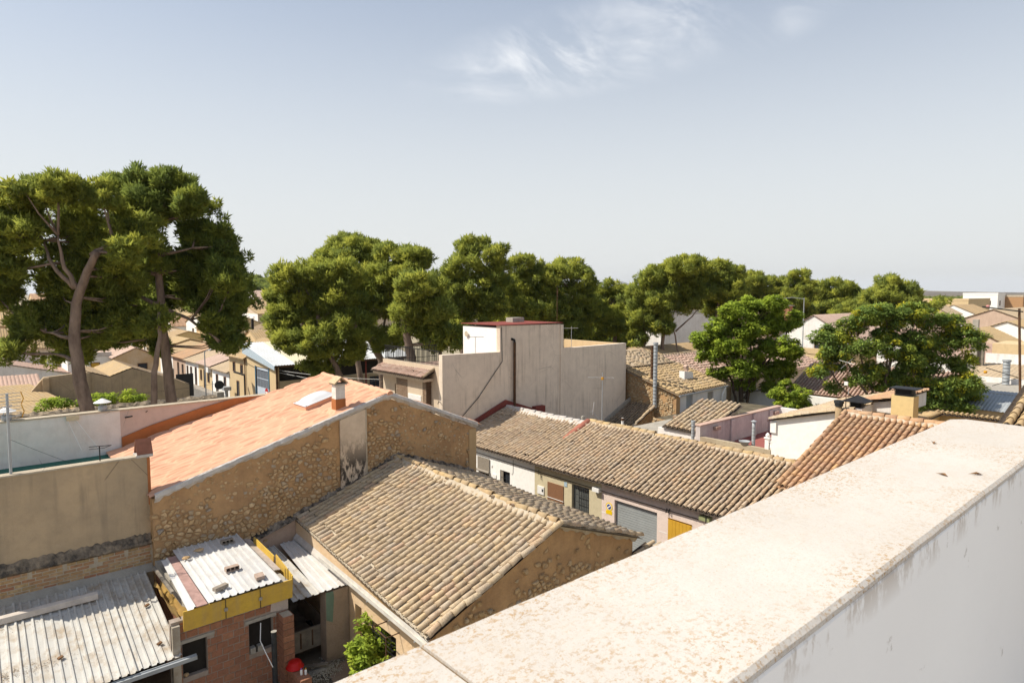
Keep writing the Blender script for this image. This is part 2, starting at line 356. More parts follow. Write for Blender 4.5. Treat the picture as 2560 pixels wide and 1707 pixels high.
def clip(poly, px, py, nx, ny):
    out = []; k = len(poly)
    for i in range(k):
        a = poly[i]; b = poly[(i+1) % k]; da = (a[0]-px)*nx+(a[1]-py)*ny; db = (b[0]-px)*nx+(b[1]-py)*ny
        if da <= 0: out.append(a)
        if (da < 0 < db) or (db < 0 < da):
            t = da/(da-db); out.append((a[0]+(b[0]-a[0])*t, a[1]+(b[1]-a[1])*t))
    return out
def stones(root, fmap, u0, u1, v0, v1, cu, cv, mask, mat='stone', nparts=300, depth=.055, shrink=.84, name='stone', rnd=.42, bed='joint_earth'):
    """irregular field stones: clipped cells of a jittered grid, each with its own bevelled face. fmap(u,v,h) -> world; mask(u,v) -> probability"""
    nu = int((u1-u0)/cu)+1; nv = int((v1-v0)/cv)+1; seeds = {}; BED = MB()
    for i in range(-1, nu+1):
        for j in range(-1, nv+1):
            if random.random() < .26: continue
            seeds[i, j] = (u0+(i+.5+(.25 if j % 2 else -.25)+random.uniform(-rnd, rnd))*cu, v0+(j+.5+random.uniform(-rnd, rnd))*cv)
    L = []
    for (i, j), (x, y) in seeds.items():
        if not (u0 <= x <= u1 and v0 <= y <= v1): continue
        if random.random() > mask(x, y): continue
        poly = [(x-.85*cu, y-.8*cv), (x+.85*cu, y-.8*cv), (x+.85*cu, y+.8*cv), (x-.85*cu, y+.8*cv)]
        for a in (-2,-1,0,1,2):
            for b in (-2,-1,0,1,2):
                q = seeds.get((i+a, j+b))
                if q and (a or b) and len(poly) > 2: poly = clip(poly, (x+q[0])/2, (y+q[1])/2, q[0]-x, q[1]-y)
        if len(poly) < 3: continue
        cx = sum(p[0] for p in poly)/len(poly); cy = sum(p[1] for p in poly)/len(poly)
        s = (shrink+.06)*random.uniform(.72, 1.06); h = depth*random.uniform(.3, 1.2)
        # cut the corners so that no cell keeps its sharp vertices
        P = []
        k = len(poly)
        for a in range(k):
            p, q = poly[a], poly[(a+1) % k]; P.append((p[0]*.86+q[0]*.14, p[1]*.86+q[1]*.14)); P.append((p[0]*.14+q[0]*.86, p[1]*.14+q[1]*.86))
        if len(P) > 14: P = P[::2]
        n = len(P); tu, tv = random.uniform(-.3, .3), random.uniform(-.3, .3)
        vs = [fmap(cx+(p[0]-cx)*s, cy+(p[1]-cy)*s, -.01) for p in P]
        vs += [fmap(cx+(p[0]-cx)*s*.93, cy+(p[1]-cy)*s*.93, h*.6) for p in P]
        vs += [fmap(cx+(p[0]-cx)*s*.74, cy+(p[1]-cy)*s*.70, h*(1+tu*(p[0]-cx)/cu+tv*(p[1]-cy)/cv)) for p in P]
        fs = [(a, (a+1) % n, n+(a+1) % n, n+a) for a in range(n)] + [(n+a, n+(a+1) % n, 2*n+(a+1) % n, 2*n+a) for a in range(n)] + [tuple(range(2*n, 3*n))]
        ctr = fmap(cx, cy, 0); L.append(((ctr-CAMP).length, vs, fs))
        if bed: hb = random.uniform(.002,.007); BED.add([fmap(cx+(p[0]-cx)*1.16, cy+(p[1]-cy)*1.2, hb) for p in P], [tuple(range(n))])
    if BED.f:
        o = link('mortar_bed', BED.mesh('mortar_bed'), M[bed], None); o.parent = root; o['kind'] = 'stuff'
        if root.parent is None: o.matrix_parent_inverse = Matrix.Translation(-Vector(root.location))
    L.sort(key=lambda q: q[0])
    for d, vs, fs in L[:nparts]:
        mb = MB(); mb.add(vs, fs); o = link(name, mb.mesh(name), M[mat], None); o.parent = root
        if root.parent is None: o.matrix_parent_inverse = Matrix.Translation(-Vector(root.location))
    if L[nparts:]:
        mb = MB()
        for d, vs, fs in L[nparts:]: mb.add(vs, fs)
        o = link(name+'s', mb.mesh(name+'s'), M[mat], None); o.parent = root; o['kind'] = 'stuff'
        if root.parent is None: o.matrix_parent_inverse = Matrix.Translation(-Vector(root.location))

def bricks(root, fmap, u0, u1, v0, v1, bw, bh, holes=(), mat='brick', proud=.012, nparts=300, gap=.012, jit=.004, skip=0., name='brick'):
    """running-bond bricks clipped to the field and its openings"""
    L = []; j = 0; v = v0
    while v < v1-.02:
        top = min(v+bh, v1); u = u0-(bw*.5 if j % 2 else 0)
        while u < u1-.02:
            segs = [(max(u, u0), min(u+bw, u1))]
            for (a, b, c, d) in holes:
                if c < top-.02 and d > v+.02:
                    ns = []
                    for s0, s1 in segs:
                        if b <= s0 or a >= s1: ns.append((s0, s1))
                        else:
                            if a > s0: ns.append((s0, a))
                            if b < s1: ns.append((b, s1))
                    segs = ns
            for s0, s1 in segs:
                if s1-s0 > .04 and random.random() > skip: L.append((s0+gap/2, s1-gap/2, v+gap/2, top-gap/2))
            u += bw
        v += bh; j += 1
    Q = []
    for a, b, c, d in L:
        h = proud+random.uniform(-jit, jit); e = .006; ja, jb = random.uniform(-jit, jit), random.uniform(-jit, jit)
        vs = [fmap(x, y, -.01) for x, y in ((a,c+ja),(b,c+jb),(b,d+jb),(a,d+ja))] + [fmap(x, y, h) for x, y in ((a+e,c+e+ja),(b-e,c+e+jb),(b-e,d-e+jb),(a+e,d-e+ja))]
        Q.append(((fmap((a+b)/2, (c+d)/2, 0)-CAMP).length, vs))
    Q.sort(key=lambda q: q[0]); F = [(4,5,6,7),(0,1,5,4),(1,2,6,5),(2,3,7,6),(3,0,4,7)]
    for d, vs in Q[:nparts]:
        o = link(name, MB().add(vs, F).mesh(name), M[mat], None); o.parent = root
        if root.parent is None: o.matrix_parent_inverse = Matrix.Translation(-Vector(root.location))
    if Q[nparts:]:
        mb = MB()
        for d, vs in Q[nparts:]: mb.add(vs, F)
        o = link(name+'s', mb.mesh(name+'s'), M[mat], None); o.parent = root; o['kind'] = 'stuff'
        if root.parent is None: o.matrix_parent_inverse = Matrix.Translation(-Vector(root.location))

def planeX(X): return lambda u, v, h: Vector((X-h, u, v))        # a face that looks towards -X: u = y, v = z
def planeY(Y): return lambda u, v, h: Vector((u, Y-h, v))        # a face that looks towards -Y: u = x, v = z

def face_wall(fm, u0, u1, v0, v1, holes=(), depth=.25, top=None):
    """a wall face with real openings and their reveals; top(u) may slope the upper edge"""
    mb = MB(); us = sorted({u0, u1, *[h[0] for h in holes], *[h[1] for h in holes]}); vs = sorted({v0, v1, *[h[2] for h in holes], *[h[3] for h in holes]})
    us = [u for u in us if u0 <= u <= u1]; vs = [v for v in vs if v0 <= v <= v1]
    tp = top or (lambda u: v1)
    def P(u, v, h): return fm(u, tp(u) if v == v1 else v, h)
    for i in range(len(us)-1):
        for j in range(len(vs)-1):
            a, b, c, d = us[i], us[i+1], vs[j], vs[j+1]
            if any(h[0] <= a and b <= h[1] and h[2] <= c and d <= h[3] for h in holes): continue
            mb.add([P(a,c,0), P(b,c,0), P(b,d,0), P(a,d,0)], [(0,1,2,3)])
    for a, b, c, d in holes:
        q = [(a,c),(b,c),(b,d),(a,d)]
        for k in range(4):
            (x0, y0), (x1, y1) = q[k], q[(k+1) % 4]
            mb.add([fm(x0,y0,0), fm(x1,y1,0), fm(x1,y1,-depth), fm(x0,y0,-depth)], [(0,1,2,3)])
        mb.add([fm(x, y, -depth) for x, y in q], [(0,1,2,3)])
    # outer ends and back so that the wall has thickness
    for u in (u0, u1): mb.add([fm(u,v0,0), P(u,v1,0), fm(u,tp(u),-depth-.05), fm(u,v0,-depth-.05)], [(0,1,2,3)])
    mb.add([P(u0,v1,0), P(u1,v1,0), fm(u1,tp(u1),-depth-.05), fm(u0,tp(u0),-depth-.05)], [(0,1,2,3)])
    mb.add([fm(u0,v0,-depth-.05), fm(u1,v0,-depth-.05), fm(u1,tp(u1),-depth-.05), fm(u0,tp(u0),-depth-.05)], [(0,1,2,3)])
    return mb
def slab(fm, u0, u1, v0, v1, h0, h1):
    mb = MB(); P = [fm(u, v, h) for h in (h0, h1) for u, v in ((u0,v0),(u1,v0),(u1,v1),(u0,v1))]
    return mb.add(P, [(0,3,2,1),(4,5,6,7),(0,1,5,4),(1,2,6,5),(2,3,7,6),(3,0,4,7)])
def window(parent, fm, u0, u1, v0, v1, frame='wood_brown', pane='glass_dark', fw=.05, proud=.02, div=1, subp=True):
    """a far window: a proud frame with its panes set back inside"""
    mb = MB()
    for a, b, c, d in ((u0,u1,v1-fw,v1),(u0,u1,v0,v0+fw),(u0,u0+fw,v0+fw,v1-fw),(u1-fw,u1,v0+fw,v1-fw)):
        m2 = slab(fm, a, b, c, d, -.03, proud); mb.add(m2.v, m2.f)
    for k in range(1, div):
        x = u0+(u1-u0)*k/div; m2 = slab(fm, x-fw*.4, x+fw*.4, v0+fw, v1-fw, -.03, proud*.9); mb.add(m2.v, m2.f)
    o = part('window', mb, M[frame], parent) if parent.parent is None else sub('window', mb, M[frame], parent)
    sub('pane', slab(fm, u0+fw*.5, u1-fw*.5, v0+fw*.5, v1-fw*.5, -.03, .006), M[pane], o)
    return o

def corr(P00, P10, P11, P01, n, h=.03, prof='trap', rows=10, wob=.004, thick=.004):
    """a ribbed metal or fibre sheet: P00-P10 lower edge, P01-P11 upper edge; ribs run up the slope"""
    P00, P10, P11, P01 = [Vector(p) for p in (P00, P10, P11, P01)]
    nrm = (P10-P00).cross(P01-P00).normalized()
    if nrm.z < 0: nrm = -nrm
    t = []
    for i in range(n):
        if prof == 'trap': t += [((i+0)/n, 0), ((i+.62)/n, 0), ((i+.72)/n, 1), ((i+.9)/n, 1)]
        else: t += [((i+k/6)/n, .5-.5*math.cos(2*math.pi*k/6)) for k in range(6)]
    t.append((1, 0)); vs = []
    for j in range(rows+1):
        v = j/rows
        for u, k in t:
            p = P00.lerp(P10, u).lerp(P01.lerp(P11, u), v); vs.append(p + nrm*(k*h + random.uniform(-wob, wob)))
    m = len(t); fs = [(j*m+i, j*m+i+1, (j+1)*m+i+1, (j+1)*m+i) for j in range(rows) for i in range(m-1)]
    return MB().add(vs, fs)

def wavy_roof(E0, E1, R0, R1, pitch=.25, amp=.045, over=.0):
    E0, E1, R0, R1 = [Vector(p) for p in (E0, E1, R0, R1)]; n = max(3, round((E1-E0).length/pitch))
    m = max(2, round((R0-E0).length/.35)); mb = MB()
    nrm = (E1-E0).cross(R0-E0).normalized(); nrm = nrm if nrm.z > 0 else -nrm
    t = [((i+k/4)/n, (0, .7, 1, .7)[k]) for i in range(n) for k in range(4)] + [(1, 0)]
    vs = []
    for j in range(m+1):
        row = [random.uniform(-.006, .006) for _ in t]
        for s in ((.03, 0) if 0 < j < m else (0,)):
            for (u, k), q in zip(t, row): vs.append(E0.lerp(E1, u).lerp(R0.lerp(R1, u), j/m) + nrm*(k*amp+q+(.0 if s else .0)+s))
    rows = len(vs)//len(t); w = len(t)
    fs = [(j*w+i, j*w+i+1, (j+1)*w+i+1, (j+1)*w+i) for j in range(rows-1) for i in range(w-1)]
    mb.add(vs, fs)
    # underside
    mb.add([E0-nrm*.06, E1-nrm*.06, R1-nrm*.06, R0-nrm*.06], [(0,1,2,3)])
    return mb

def simple_house(name, label, x0, x1, y0, y1, eave, ridge, wall, roof, axis='Y', group=None, holesX=(), holesY=(), over=.3, cat='house', frame='wood_brown', pane='glass_dark', mono=None, pitch=.28, z0=0, shut=None, chim=()):
    """a background house: walls, ribbed tile roof in two slopes, windows on the two faces that can be seen"""
    t = thing(name, label, cat, ((x0+x1)/2, (y0+y1)/2, z0), group)
    w = MB()
    if mono == '-Y': poly = [(0,y0,z0),(0,y1,z0),(0,y1,ridge),(0,y0,eave)]; w.prism([(x0,p[1],p[2]) for p in poly], (x1-x0,0,0))
    elif mono == '-X': w.prism([(x0,y0,z0),(x1,y0,z0),(x1,y0,ridge),(x0,y0,eave)], (0,y1-y0,0))
    elif mono == '+X': w.prism([(x0,y0,z0),(x1,y0,z0),(x1,y0,eave),(x0,y0,ridge)], (0,y1-y0,0))
    elif axis == 'Y': w.prism([(x0,y0,z0),(x1,y0,z0),(x1,y0,eave),((x0+x1)/2,y0,ridge),(x0,y0,eave)], (0,y1-y0,0))
    elif axis == 'X': w.prism([(x0,y0,z0),(x0,y1,z0),(x0,y1,eave),(x0,(y0+y1)/2,ridge),(x0,y0,eave)], (x1-x0,0,0))
    else: w.box(x0,x1,y0,y1,z0,eave)
    part('wall', w, M[wall], t)
    o = over; e = .05
    if mono == '-Y':
        s = (ridge-eave)/(y1-y0); part('roof', wavy_roof((x0-.1,y0-o,eave-o*s+e),(x1+.1,y0-o,eave-o*s+e),(x0-.1,y1,ridge+e),(x1+.1,y1,ridge+e),pitch), M[roof], t)
    elif mono in ('-X', '+X'):
        s = (ridge-eave)/(x1-x0)
        if mono == '-X': part('roof', wavy_roof((x0-o,y0-.1,eave-o*s+e),(x0-o,y1+.1,eave-o*s+e),(x1,y0-.1,ridge+e),(x1,y1+.1,ridge+e),pitch), M[roof], t)
        else: part('roof', wavy_roof((x1+o,y0-.1,eave-o*s+e),(x1+o,y1+.1,eave-o*s+e),(x0,y0-.1,ridge+e),(x0,y1+.1,ridge+e),pitch), M[roof], t)
    elif axis == 'Y':
        xm = (x0+x1)/2; s = (ridge-eave)/(xm-x0)
        part('roof', wavy_roof((x0-o,y0-.12,eave-o*s+e),(x0-o,y1+.12,eave-o*s+e),(xm,y0-.12,ridge+e),(xm,y1+.12,ridge+e),pitch), M[roof], t)
        part('roof', wavy_roof((x1+o,y0-.12,eave-o*s+e),(x1+o,y1+.12,eave-o*s+e),(xm,y0-.12,ridge+e),(xm,y1+.12,ridge+e),pitch), M[roof], t)
    elif axis == 'X':
        ym = (y0+y1)/2; s = (ridge-eave)/(ym-y0)
        part('roof', wavy_roof((x0-.12,y0-o,eave-o*s+e),(x1+.12,y0-o,eave-o*s+e),(x0-.12,ym,ridge+e),(x1+.12,ym,ridge+e),pitch), M[roof], t)
        part('roof', wavy_roof((x0-.12,y1+o,eave-o*s+e),(x1+.12,y1+o,eave-o*s+e),(x0-.12,ym,ridge+e),(x1+.12,ym,ridge+e),pitch), M[roof], t)
    else:
        part('parapet', MB().box(x0-.05,x1+.05,y0-.05,y0+.2,eave,eave+.5).box(x0-.05,x0+.2,y0+.2,y1+.05,eave,eave+.5), M[roof], t)
    for (a, b, c, d) in holesX: window(t, planeX(x0), a, b, c, d, frame, shut or pane, .07, .05)
    for (a, b, c, d) in holesY: window(t, planeY(y0), a, b, c, d, frame, shut or pane, .07, .05)
    for (cx, cy, w_, h0, h1, m_) in chim:
        ch = part('chimney', MB().box(cx-w_,cx+w_,cy-w_,cy+w_,h0,h1), M[m_], t)
        sub('chimney_cap', MB().box(cx-w_*1.3,cx+w_*1.3,cy-w_*1.3,cy+w_*1.3,h1,h1+.08), M['concrete'], ch)
    return t

def yagi(name, label, base, h, boom, boomz=None, n=8, mat='alu', el=.18, rmast=.02, dirn=(1,0,0), grid=False):
    """a rooftop television aerial: mast, boom and cross rods"""
    base = Vector(base); t = thing(name, label, 'antenna', base)
    part('mast', MB().tube([base, base+Vector((0,0,h))], rmast, 8), M['zinc' if mat != 'rust' else 'rust'], t)
    d = Vector(dirn).normalized(); top = base+Vector((0,0,boomz or h*.96)); s = Vector((-d.y, d.x, 0))
    part('boom', MB().tube([top-d*boom*.45, top+d*boom*.55], .011, 6), M[mat], t)
    for i in range(n):
        p = top-d*boom*.42+d*boom*.95*i/max(1, n-1); part('rod', MB().tube([p-s*el*(1-.4*i/n), p+s*el*(1-.4*i/n)], .006, 5), M[mat], t)
    return t
def cable(name, label, A, B, sag=.3, r=.008, mat='black', n=16, group=None):
    A = Vector(A); B = Vector(B); pts = [A.lerp(B, i/n)-Vector((0,0,4*sag*(i/n)*(1-i/n))) for i in range(n+1)]
    return solo(name, MB().tube(pts, r, 5), M[mat], label, 'cable', group)
def mouldy():
    t = NT('mouldy_mortar'); c = t.mix(t.rng(t.noise(3.5, 6, .7), .36, .62), (.34,.27,.19), (.07,.06,.05)); return t.done(c, t.bump(t.noise(20, 5), .8, .03), .95)
M['mould'] = mouldy()
# ------------------------------------------------------------------ ground, streets
def ground_mat():
    t = NT('dry_ground'); far = t.noise(.004, 6, .6); col = t.ramp(far, [(.3,(.36,.29,.20)),(.45,(.29,.25,.16)),(.55,(.42,.34,.23)),(.7,(.24,.21,.13))])
    col = t.mix(t.rng(t.noise(.6, 5), .3, .7, 0, .35), col, (.22,.19,.15)); return t.done(col, t.bump(t.noise(3, 5), .4, .05))
M['ground'] = ground_mat()
M['asphalt'] = flat('street_asphalt', (.19,.18,.165), .9, 0, .2, 2, .3)
M['paving'] = flat('pavement_concrete', (.34,.31,.27), .9, 0, .15, 3, .3)
M['yard_soil'] = plaster('yard_rubble_soil', (.22,.18,.13), (.14,.115,.085), 2.5, 0, bump=1.0, fine=16)
struct('ground', MB().add([(-9000,-9000,0),(9000,-9000,0),(9000,9000,0),(-9000,9000,0)], [(0,1,2,3)]), M['ground'])
struct('street', MB().box(14.9, 17.9, -30, 130, -.2, .005).box(17.9, 20.2, 33, 130, -.2, .005), M['asphalt'])
struct('cross_street', MB().box(-40, 14.9, 40, 48, -.2, .006).box(20.2, 90, 40, 48, -.2, .006), M['asphalt'])
struct('pavement', MB().box(17.9, 18.9, -30, 32, -.2, .13), M['paving'])
struct('far_pavement', MB().box(20.2, 21.0, 55, 130, -.2, .13), M['paving'])
struct('yard', MB().box(-3, 7.3, 9, 18.0, -.2, 1.4), M['yard_soil'])

# ------------------------------------------------------------------ the terrace parapet the camera looks over
def parapet_mat():
    t = NT('parapet_top_paint'); base = t.mix(t.rng(t.noise(1.6, 5, .6), .3, .7), (.57,.535,.485), (.49,.45,.40))
    base = t.mix(t.rng(t.noise(16, 6, .7, t.mapc((1,2.2,1))), .5, .72, 0, .35), base, (.50,.42,.33))
    yy = t.sep()[1]; edge = t.math('ADD', t.rng(yy, .50, .41), t.rng(yy, .62, .75))
    zone = t.math('MINIMUM', t.math('ADD', t.rng(t.noise(2.4, 6, .74), .44, .64), t.math('MULTIPLY', edge, .45)), 1.)
    sp = t.rng(t.noise(115, 5, .68, t.mapc((1,1.25,1))), .535, .585)
    base = t.mix(t.math('MULTIPLY', sp, t.rng(zone, 0, 1, .06, .95)), base, (.40,.26,.13))
    sp2 = t.rng(t.noise(72, 6, .7), .585, .62); base = t.mix(t.math('MULTIPLY', sp2, t.rng(zone, .2, 1, 0, .85)), base, (.33,.20,.095))
    sp3 = t.rng(t.noise(210, 3, .6), .60, .66); base = t.mix(t.math('MULTIPLY', sp3, .5), base, (.40,.29,.18))
    b = t.bump(t.noise(30, 6, .7), .35, .006); b = t.bump(t.noise(4, 4), .3, .02, b)
    return t.done(base, b, .88)
def parapet_wall_mat():
    t = NT('parapet_wall_paint'); z = t.sep()[2]
    base = t.mix(t.rng(t.noise(.9, 4), .3, .7), (.84,.835,.82), (.80,.79,.775))
    sp = t.rng(t.noise(9, 5, .7), .66, .70); base = t.mix(t.math('MULTIPLY', sp, .5), base, (.38,.34,.30))
    chip = t.math('MULTIPLY', t.rng(z, 10.02, 10.075), t.rng(t.noise(9, 6, .72, t.mapc((1,1,.45))), .50, .56))
    base = t.mix(t.math('MULTIPLY', chip, .6), base, (.40,.33,.26)); return t.done(base, t.bump(t.noise(22, 5), .2, .008), .8)
M['parapet_top'] = parapet_mat(); M['parapet_wall'] = parapet_wall_mat()
pr = thing('parapet_wall', 'white terrace parapet with rust-speckled flat top', 'parapet', (1.2, .58, 9.0))
bevel(part('wall', MB().box(-2.2, 3.035, .4045, .7565, 6.0, 10.084), M['parapet_wall'], pr), .006)
def coping(x0, x1):
    mb = MB(); n = max(8, int((x1-x0)/.05)); vs = []
    for i in range(n+1):
        x = x0+(x1-x0)*i/n; q = max(0, x-(x1-.05))/.05 if x1 > 3 else 0; a = .404+random.uniform(-.0005,.0005); b = .757+random.uniform(-.0006,.0006)-.04*(1-math.sqrt(max(0,1-q*q)))
        vs += [(x,a,10.086),(x,a+random.uniform(0,.0006),10.094),(x,a+.008,10.1),(x,b-.010,10.1),(x,b,10.093),(x,b,10.086)]
    fs = [(i*6+k,i*6+(k+1) % 6,(i+1)*6+(k+1) % 6,(i+1)*6+k) for i in range(n) for k in range(6)]
    fs += [(5,4,3,2,1,0), tuple(n*6+k for k in range(6))]
    return mb.add(vs, fs)
for a, b in ((-2.2, .478), (.4845, 3.04)): part('coping_slab', coping(a, b), M['parapet_top'], pr)
part('joint_mortar', MB().box(.4775, .485, .41, .75, 10.05, 10.0955), flat('joint_dirt', (.24,.17,.10), .95, 0, .3, 40), pr)
for x, y, a, lab in ((2.46,.66,.3,'curled brown dead leaf on the parapet near its outer edge'),(2.04,.52,1.2,'dead leaf with pale stalk midway on the parapet top'),(2.12,.46,2.2,'tiny dead leaf near the inner edge of the parapet')):
    ca, sa = math.cos(a)*.014, math.sin(a)*.014
    solo('dead_leaf', MB().add([(x-ca,y-sa,10.1015),(x+sa*.45,y-ca*.45,10.107),(x+ca,y+sa,10.1025),(x-sa*.45,y+ca*.45,10.1085),(x+ca*1.7,y+sa*1.7,10.1015)], [(0,1,2),(0,2,3),(2,1,4)]), flat('dead_leaf_brown', (.26,.14,.06), .9) if 'dead_leaf_brown' not in bpy.data.materials else bpy.data.materials['dead_leaf_brown'], lab, 'leaf')
tb = thing('terrace_building', 'white building below the terrace parapet', 'building', (0, -3, 0))
part('wall', MB().box(-8, 3.0, -8, .70, 0, 8.95), M['white'], tb)
part('terrace_floor', MB().box(-8, 3.0, -8, .40, 8.97, 9.02), flat('bounce_floor_tiles', (.62,.58,.53), .8, 0, .08, 2), tb)  # unseen floor, added and kept pale to bounce light onto the parapet

# ------------------------------------------------------------------ foreground house with the old tile roof
fh = thing('tile_roof_house', 'old stone house with worn tan clay tile roof just below the parapet', 'house', (10.8, 14.4, 0))
E0, E1, R0, R1 = (6.98,10.62,3.60), (7.32,17.96,4.03), (10.8,10.62,5.06), (10.75,17.96,5.25)
F0, F1 = (14.0,10.62,3.93), (14.02,17.96,4.10)
gw = part('gable_wall', MB().prism([(7.3,10.75,0),(13.85,10.75,0),(13.85,10.75,3.88),(10.8,10.75,4.98),(7.3,10.75,3.66)], (0,.45,0)), M['mud'], fh)
hx = [(12.35,13.45,1.95,2.75), (13.98,14.32,1.4,2.85)]
sw = part('side_wall', face_wall(planeX(7.3), 11.2, 17.95, 1.0, 3.62, hx, .3, lambda u: 3.6+(u-11.2)*.055), M['ochre'], fh)
for a, b, c, d in hx: sub('opening_shade_sheet', slab(planeX(7.3), a, b, c, d, -.297, -.28), M['inside'], sw)  # dark sheets stand in for the shade inside the openings
part('street_wall', MB().box(13.5, 13.85, 11.2, 17.95, 0, 3.9), M['ochre'], fh)
part('roof_deck', MB().prism([E0, R0, R1, E1], (0,0,-.05)).prism([F0, R0, R1, F1], (0,0,-.05)), M['mortar'], fh)
tile_roof(fh, E0, E1, R0, R1, .205, .30, 'tile_old', 300)
tile_roof(fh, F0, F1, R0, R1, .205, .30, 'tile_old', 60, name='street_roof_tile')
ridge_tiles(fh, (10.8,10.62,5.10), (10.75,17.96,5.30), 'tile_yellow', .082, .40, 'mortar', .035, bedw=.20, gap=.12)
# verge tiles on both rakes of the near gable
for A, B in ((E0, R0), (F0, R0)):
    A = Vector(A)+Vector((0,-.06,.035)); B = Vector(B)+Vector((0,-.06,.03)); ridge_tiles(fh, A, B, 'tile_old', .085, .40, None, .01, 'verge_tile')
mb = MB(); n = 60; vs = []
for i in range(n+1):
    x = 7.2+6.7*i/n; zt = 3.60+(x-7.0)*.384 if x < 10.8 else 5.06-(x-10.8)*.353
    vs += [(x, 10.66, zt-.01), (x, 10.60+random.uniform(0,.02), zt-.05), (x, 10.70+random.uniform(0,.03), zt-.10-random.uniform(0,.10))]
mb.add(vs, [(i*3+k, i*3+k+1, i*3+4+k, i*3+3+k) for i in range(n) for k in range(2)]); part('verge_mortar', mb, M['mortar'], fh)
def m_fh(u, v):
    e = (3.60+(u-7)*.384 if u < 10.8 else 5.06-(u-10.8)*.353)-.25
    if v > e: return 0
    lim = 3.35+.3*math.sin(u*1.3)+.2*math.sin(u*3.1+1)
    return .96 if v < lim else (.45 if v < lim+.45 else .12)
stones(gw, planeY(10.75), 7.4, 13.75, 2.2, 4.8, .155, .10, m_fh)
# metal gutter along the yard eave
g0, g1 = Vector((6.93,10.45,3.50)), Vector((7.08,15.75,3.62)); mb = MB(); vs = []
for i in range(9):
    p = g0.lerp(g1, i/8); vs += [p+Vector((-.085,0,.075)), p+Vector((-.08,0,-.03)), p+Vector((.03,0,-.045)), p+Vector((.045,0,.06)), p+Vector((.035,0,-.035)), p+Vector((-.072,0,-.02))]
mb.add(vs, [(i*6+k, i*6+(k+1) % 6, (i+1)*6+(k+1) % 6, (i+1)*6+k) for i in range(8) for k in range(6)] + [(0,1,2,4,5),(53,52,50,49,48)])
part('gutter', mb, flat('painted_gutter', (.66,.63,.57), .6, 0, .15, 3), fh)
for i in range(5):
    p = g0.lerp(g1, .08+.2*i); part('gutter_bracket', MB().box(p.x-.095,p.x+.12,p.y-.012,p.y+.012,p.z-.06,p.z-.045), M['zinc'], fh)
# iron grille in front of the yard window
for k in range(7):
    z = 2.0+.11*k; part('grille_bar', MB().tube([(7.26,12.38,z),(7.26,13.42,z)], .009, 5), M['black'], fh)
for k in range(3): part('grille_bar', MB().tube([(7.255,12.5+.42*k,1.93),(7.255,12.5+.42*k,2.77)], .012, 5), M['black'], fh)
part('awning_bracket', MB().tube([(7.3,12.2,2.95),(6.95,12.2,2.95),(6.95,12.2,2.5)], .014, 5).tube([(7.3,12.75,3.0),(6.95,12.75,3.0),(6.95,12.2,2.95)], .014, 5), M['rust'], fh)
# ------------------------------------------------------------------ low house wall and yellow-edged coping at the street end of the gable
lw = thing('garden_wall', 'grey rendered wall with yellow-edged tile coping beside the old gable', 'wall', (14.5, 10.0, 0))
part('wall', MB().box(13.9, 14.15, 7.0, 10.7, 0, 3.35), M['concrete'], lw)
part('painted_trim', MB().box(13.82, 14.2, 6.98, 10.7, 3.35, 3.42), M['yellow_deep'], lw)
tile_roof(lw, (13.78,7.0,3.46), (13.78,10.7,3.46), (14.5,7.0,3.62), (14.5,10.7,3.62), .21, .36, 'tile_old', 40, .6, name='coping_tile')

# ------------------------------------------------------------------ stone house with the coated salmon roof
sh = thing('salmon_roof_house', 'tall rubble stone house with salmon coated roof and skylight', 'house', (9, 21, 0))
gp = [(3.62,18,0),(14.0,18,0),(14.0,18,5.80),(10.47,18,7.26),(3.62,18,5.40)]
sg = part('gable_wall', MB().prism(gp, (0,.45,0)), M['mud'], sh)
part('wall', MB().prism([(3.75,18.45,0),(13.95,18.45,0),(13.95,18.45,5.75),(10.6,18.45,7.15),(3.75,18.45,5.3)], (0,5.5,0)), M['ochre'], sh)
part('corner_pier', MB().box(13.72, 14.04, 17.97, 18.3, 0, 5.78), plaster('sandy_corner_render', (.50,.36,.19),(.44,.31,.17),1.5,.2), sh)
def roof_z(x): return 5.46+(x-3.6)*.2795 if x < 10.5 else 7.40-(x-10.5)*.41
def coated(x0, x1, y0, y1, nx, ny, zf, pitch=.17):
    """old tiles under a thick coat of paint: softened courses, lumps and dents"""
    mb = MB(); X = np.linspace(x0, x1, nx); Y = np.linspace(y0, y1, ny); vs = []
    nc = int((y1-y0)/pitch)+3; ph = rng.uniform(0, 1, nc); am = rng.uniform(.35, 1.0, (nc, 80)); wv = rng.uniform(-.05, .05, nc)
    for y in Y:
        for x in X:
            q = (y-y0)/pitch + .25*math.sin(x*1.1+y*.7) + .12*math.sin(x*3.3-y*2); i = int(q) % nc; fr = q-math.floor(q)
            sx = (x-min(x0,x1))/.62+ph[i]; j = int(sx) % 80; fx = sx-math.floor(sx)
            h = max(0, math.sin(math.pi*fr))**.7*.075*am[i, j]*(.45+.55*math.sin(math.pi*fx)) + .05*(1-fx)*am[i, j]*math.sin(math.pi*fr)
            h += .012*math.sin(x*2.1+y*1.3)*math.sin(y*2.7-x*.6)
            vs.append((x+.088*(y-18)*min(1, max(0, (x-3.6)/6.9)), y, zf(x)+h+.01))
    return mb.add(vs, [(a*nx+b, a*nx+b+1, (a+1)*nx+b+1, (a+1)*nx+b) for a in range(ny-1) for b in range(nx-1)])
def salmon():
    t = NT('salmon_roof_coating'); c = t.mix(t.rng(t.noise(1.1, 5, .6), .3, .7), (.66,.37,.24), (.60,.33,.21))
    c = t.mix(t.rng(t.noise(9, 5, .7), .5, .8, 0, .18), c, (.46,.21,.13)); return t.done(c, t.bump(t.noise(26, 5, .6), .3, .012), .85)
M['salmon'] = salmon()
part('roof_slope', coated(3.55, 10.5, 17.93, 23.95, 190, 170, roof_z), M['salmon'], sh, True)
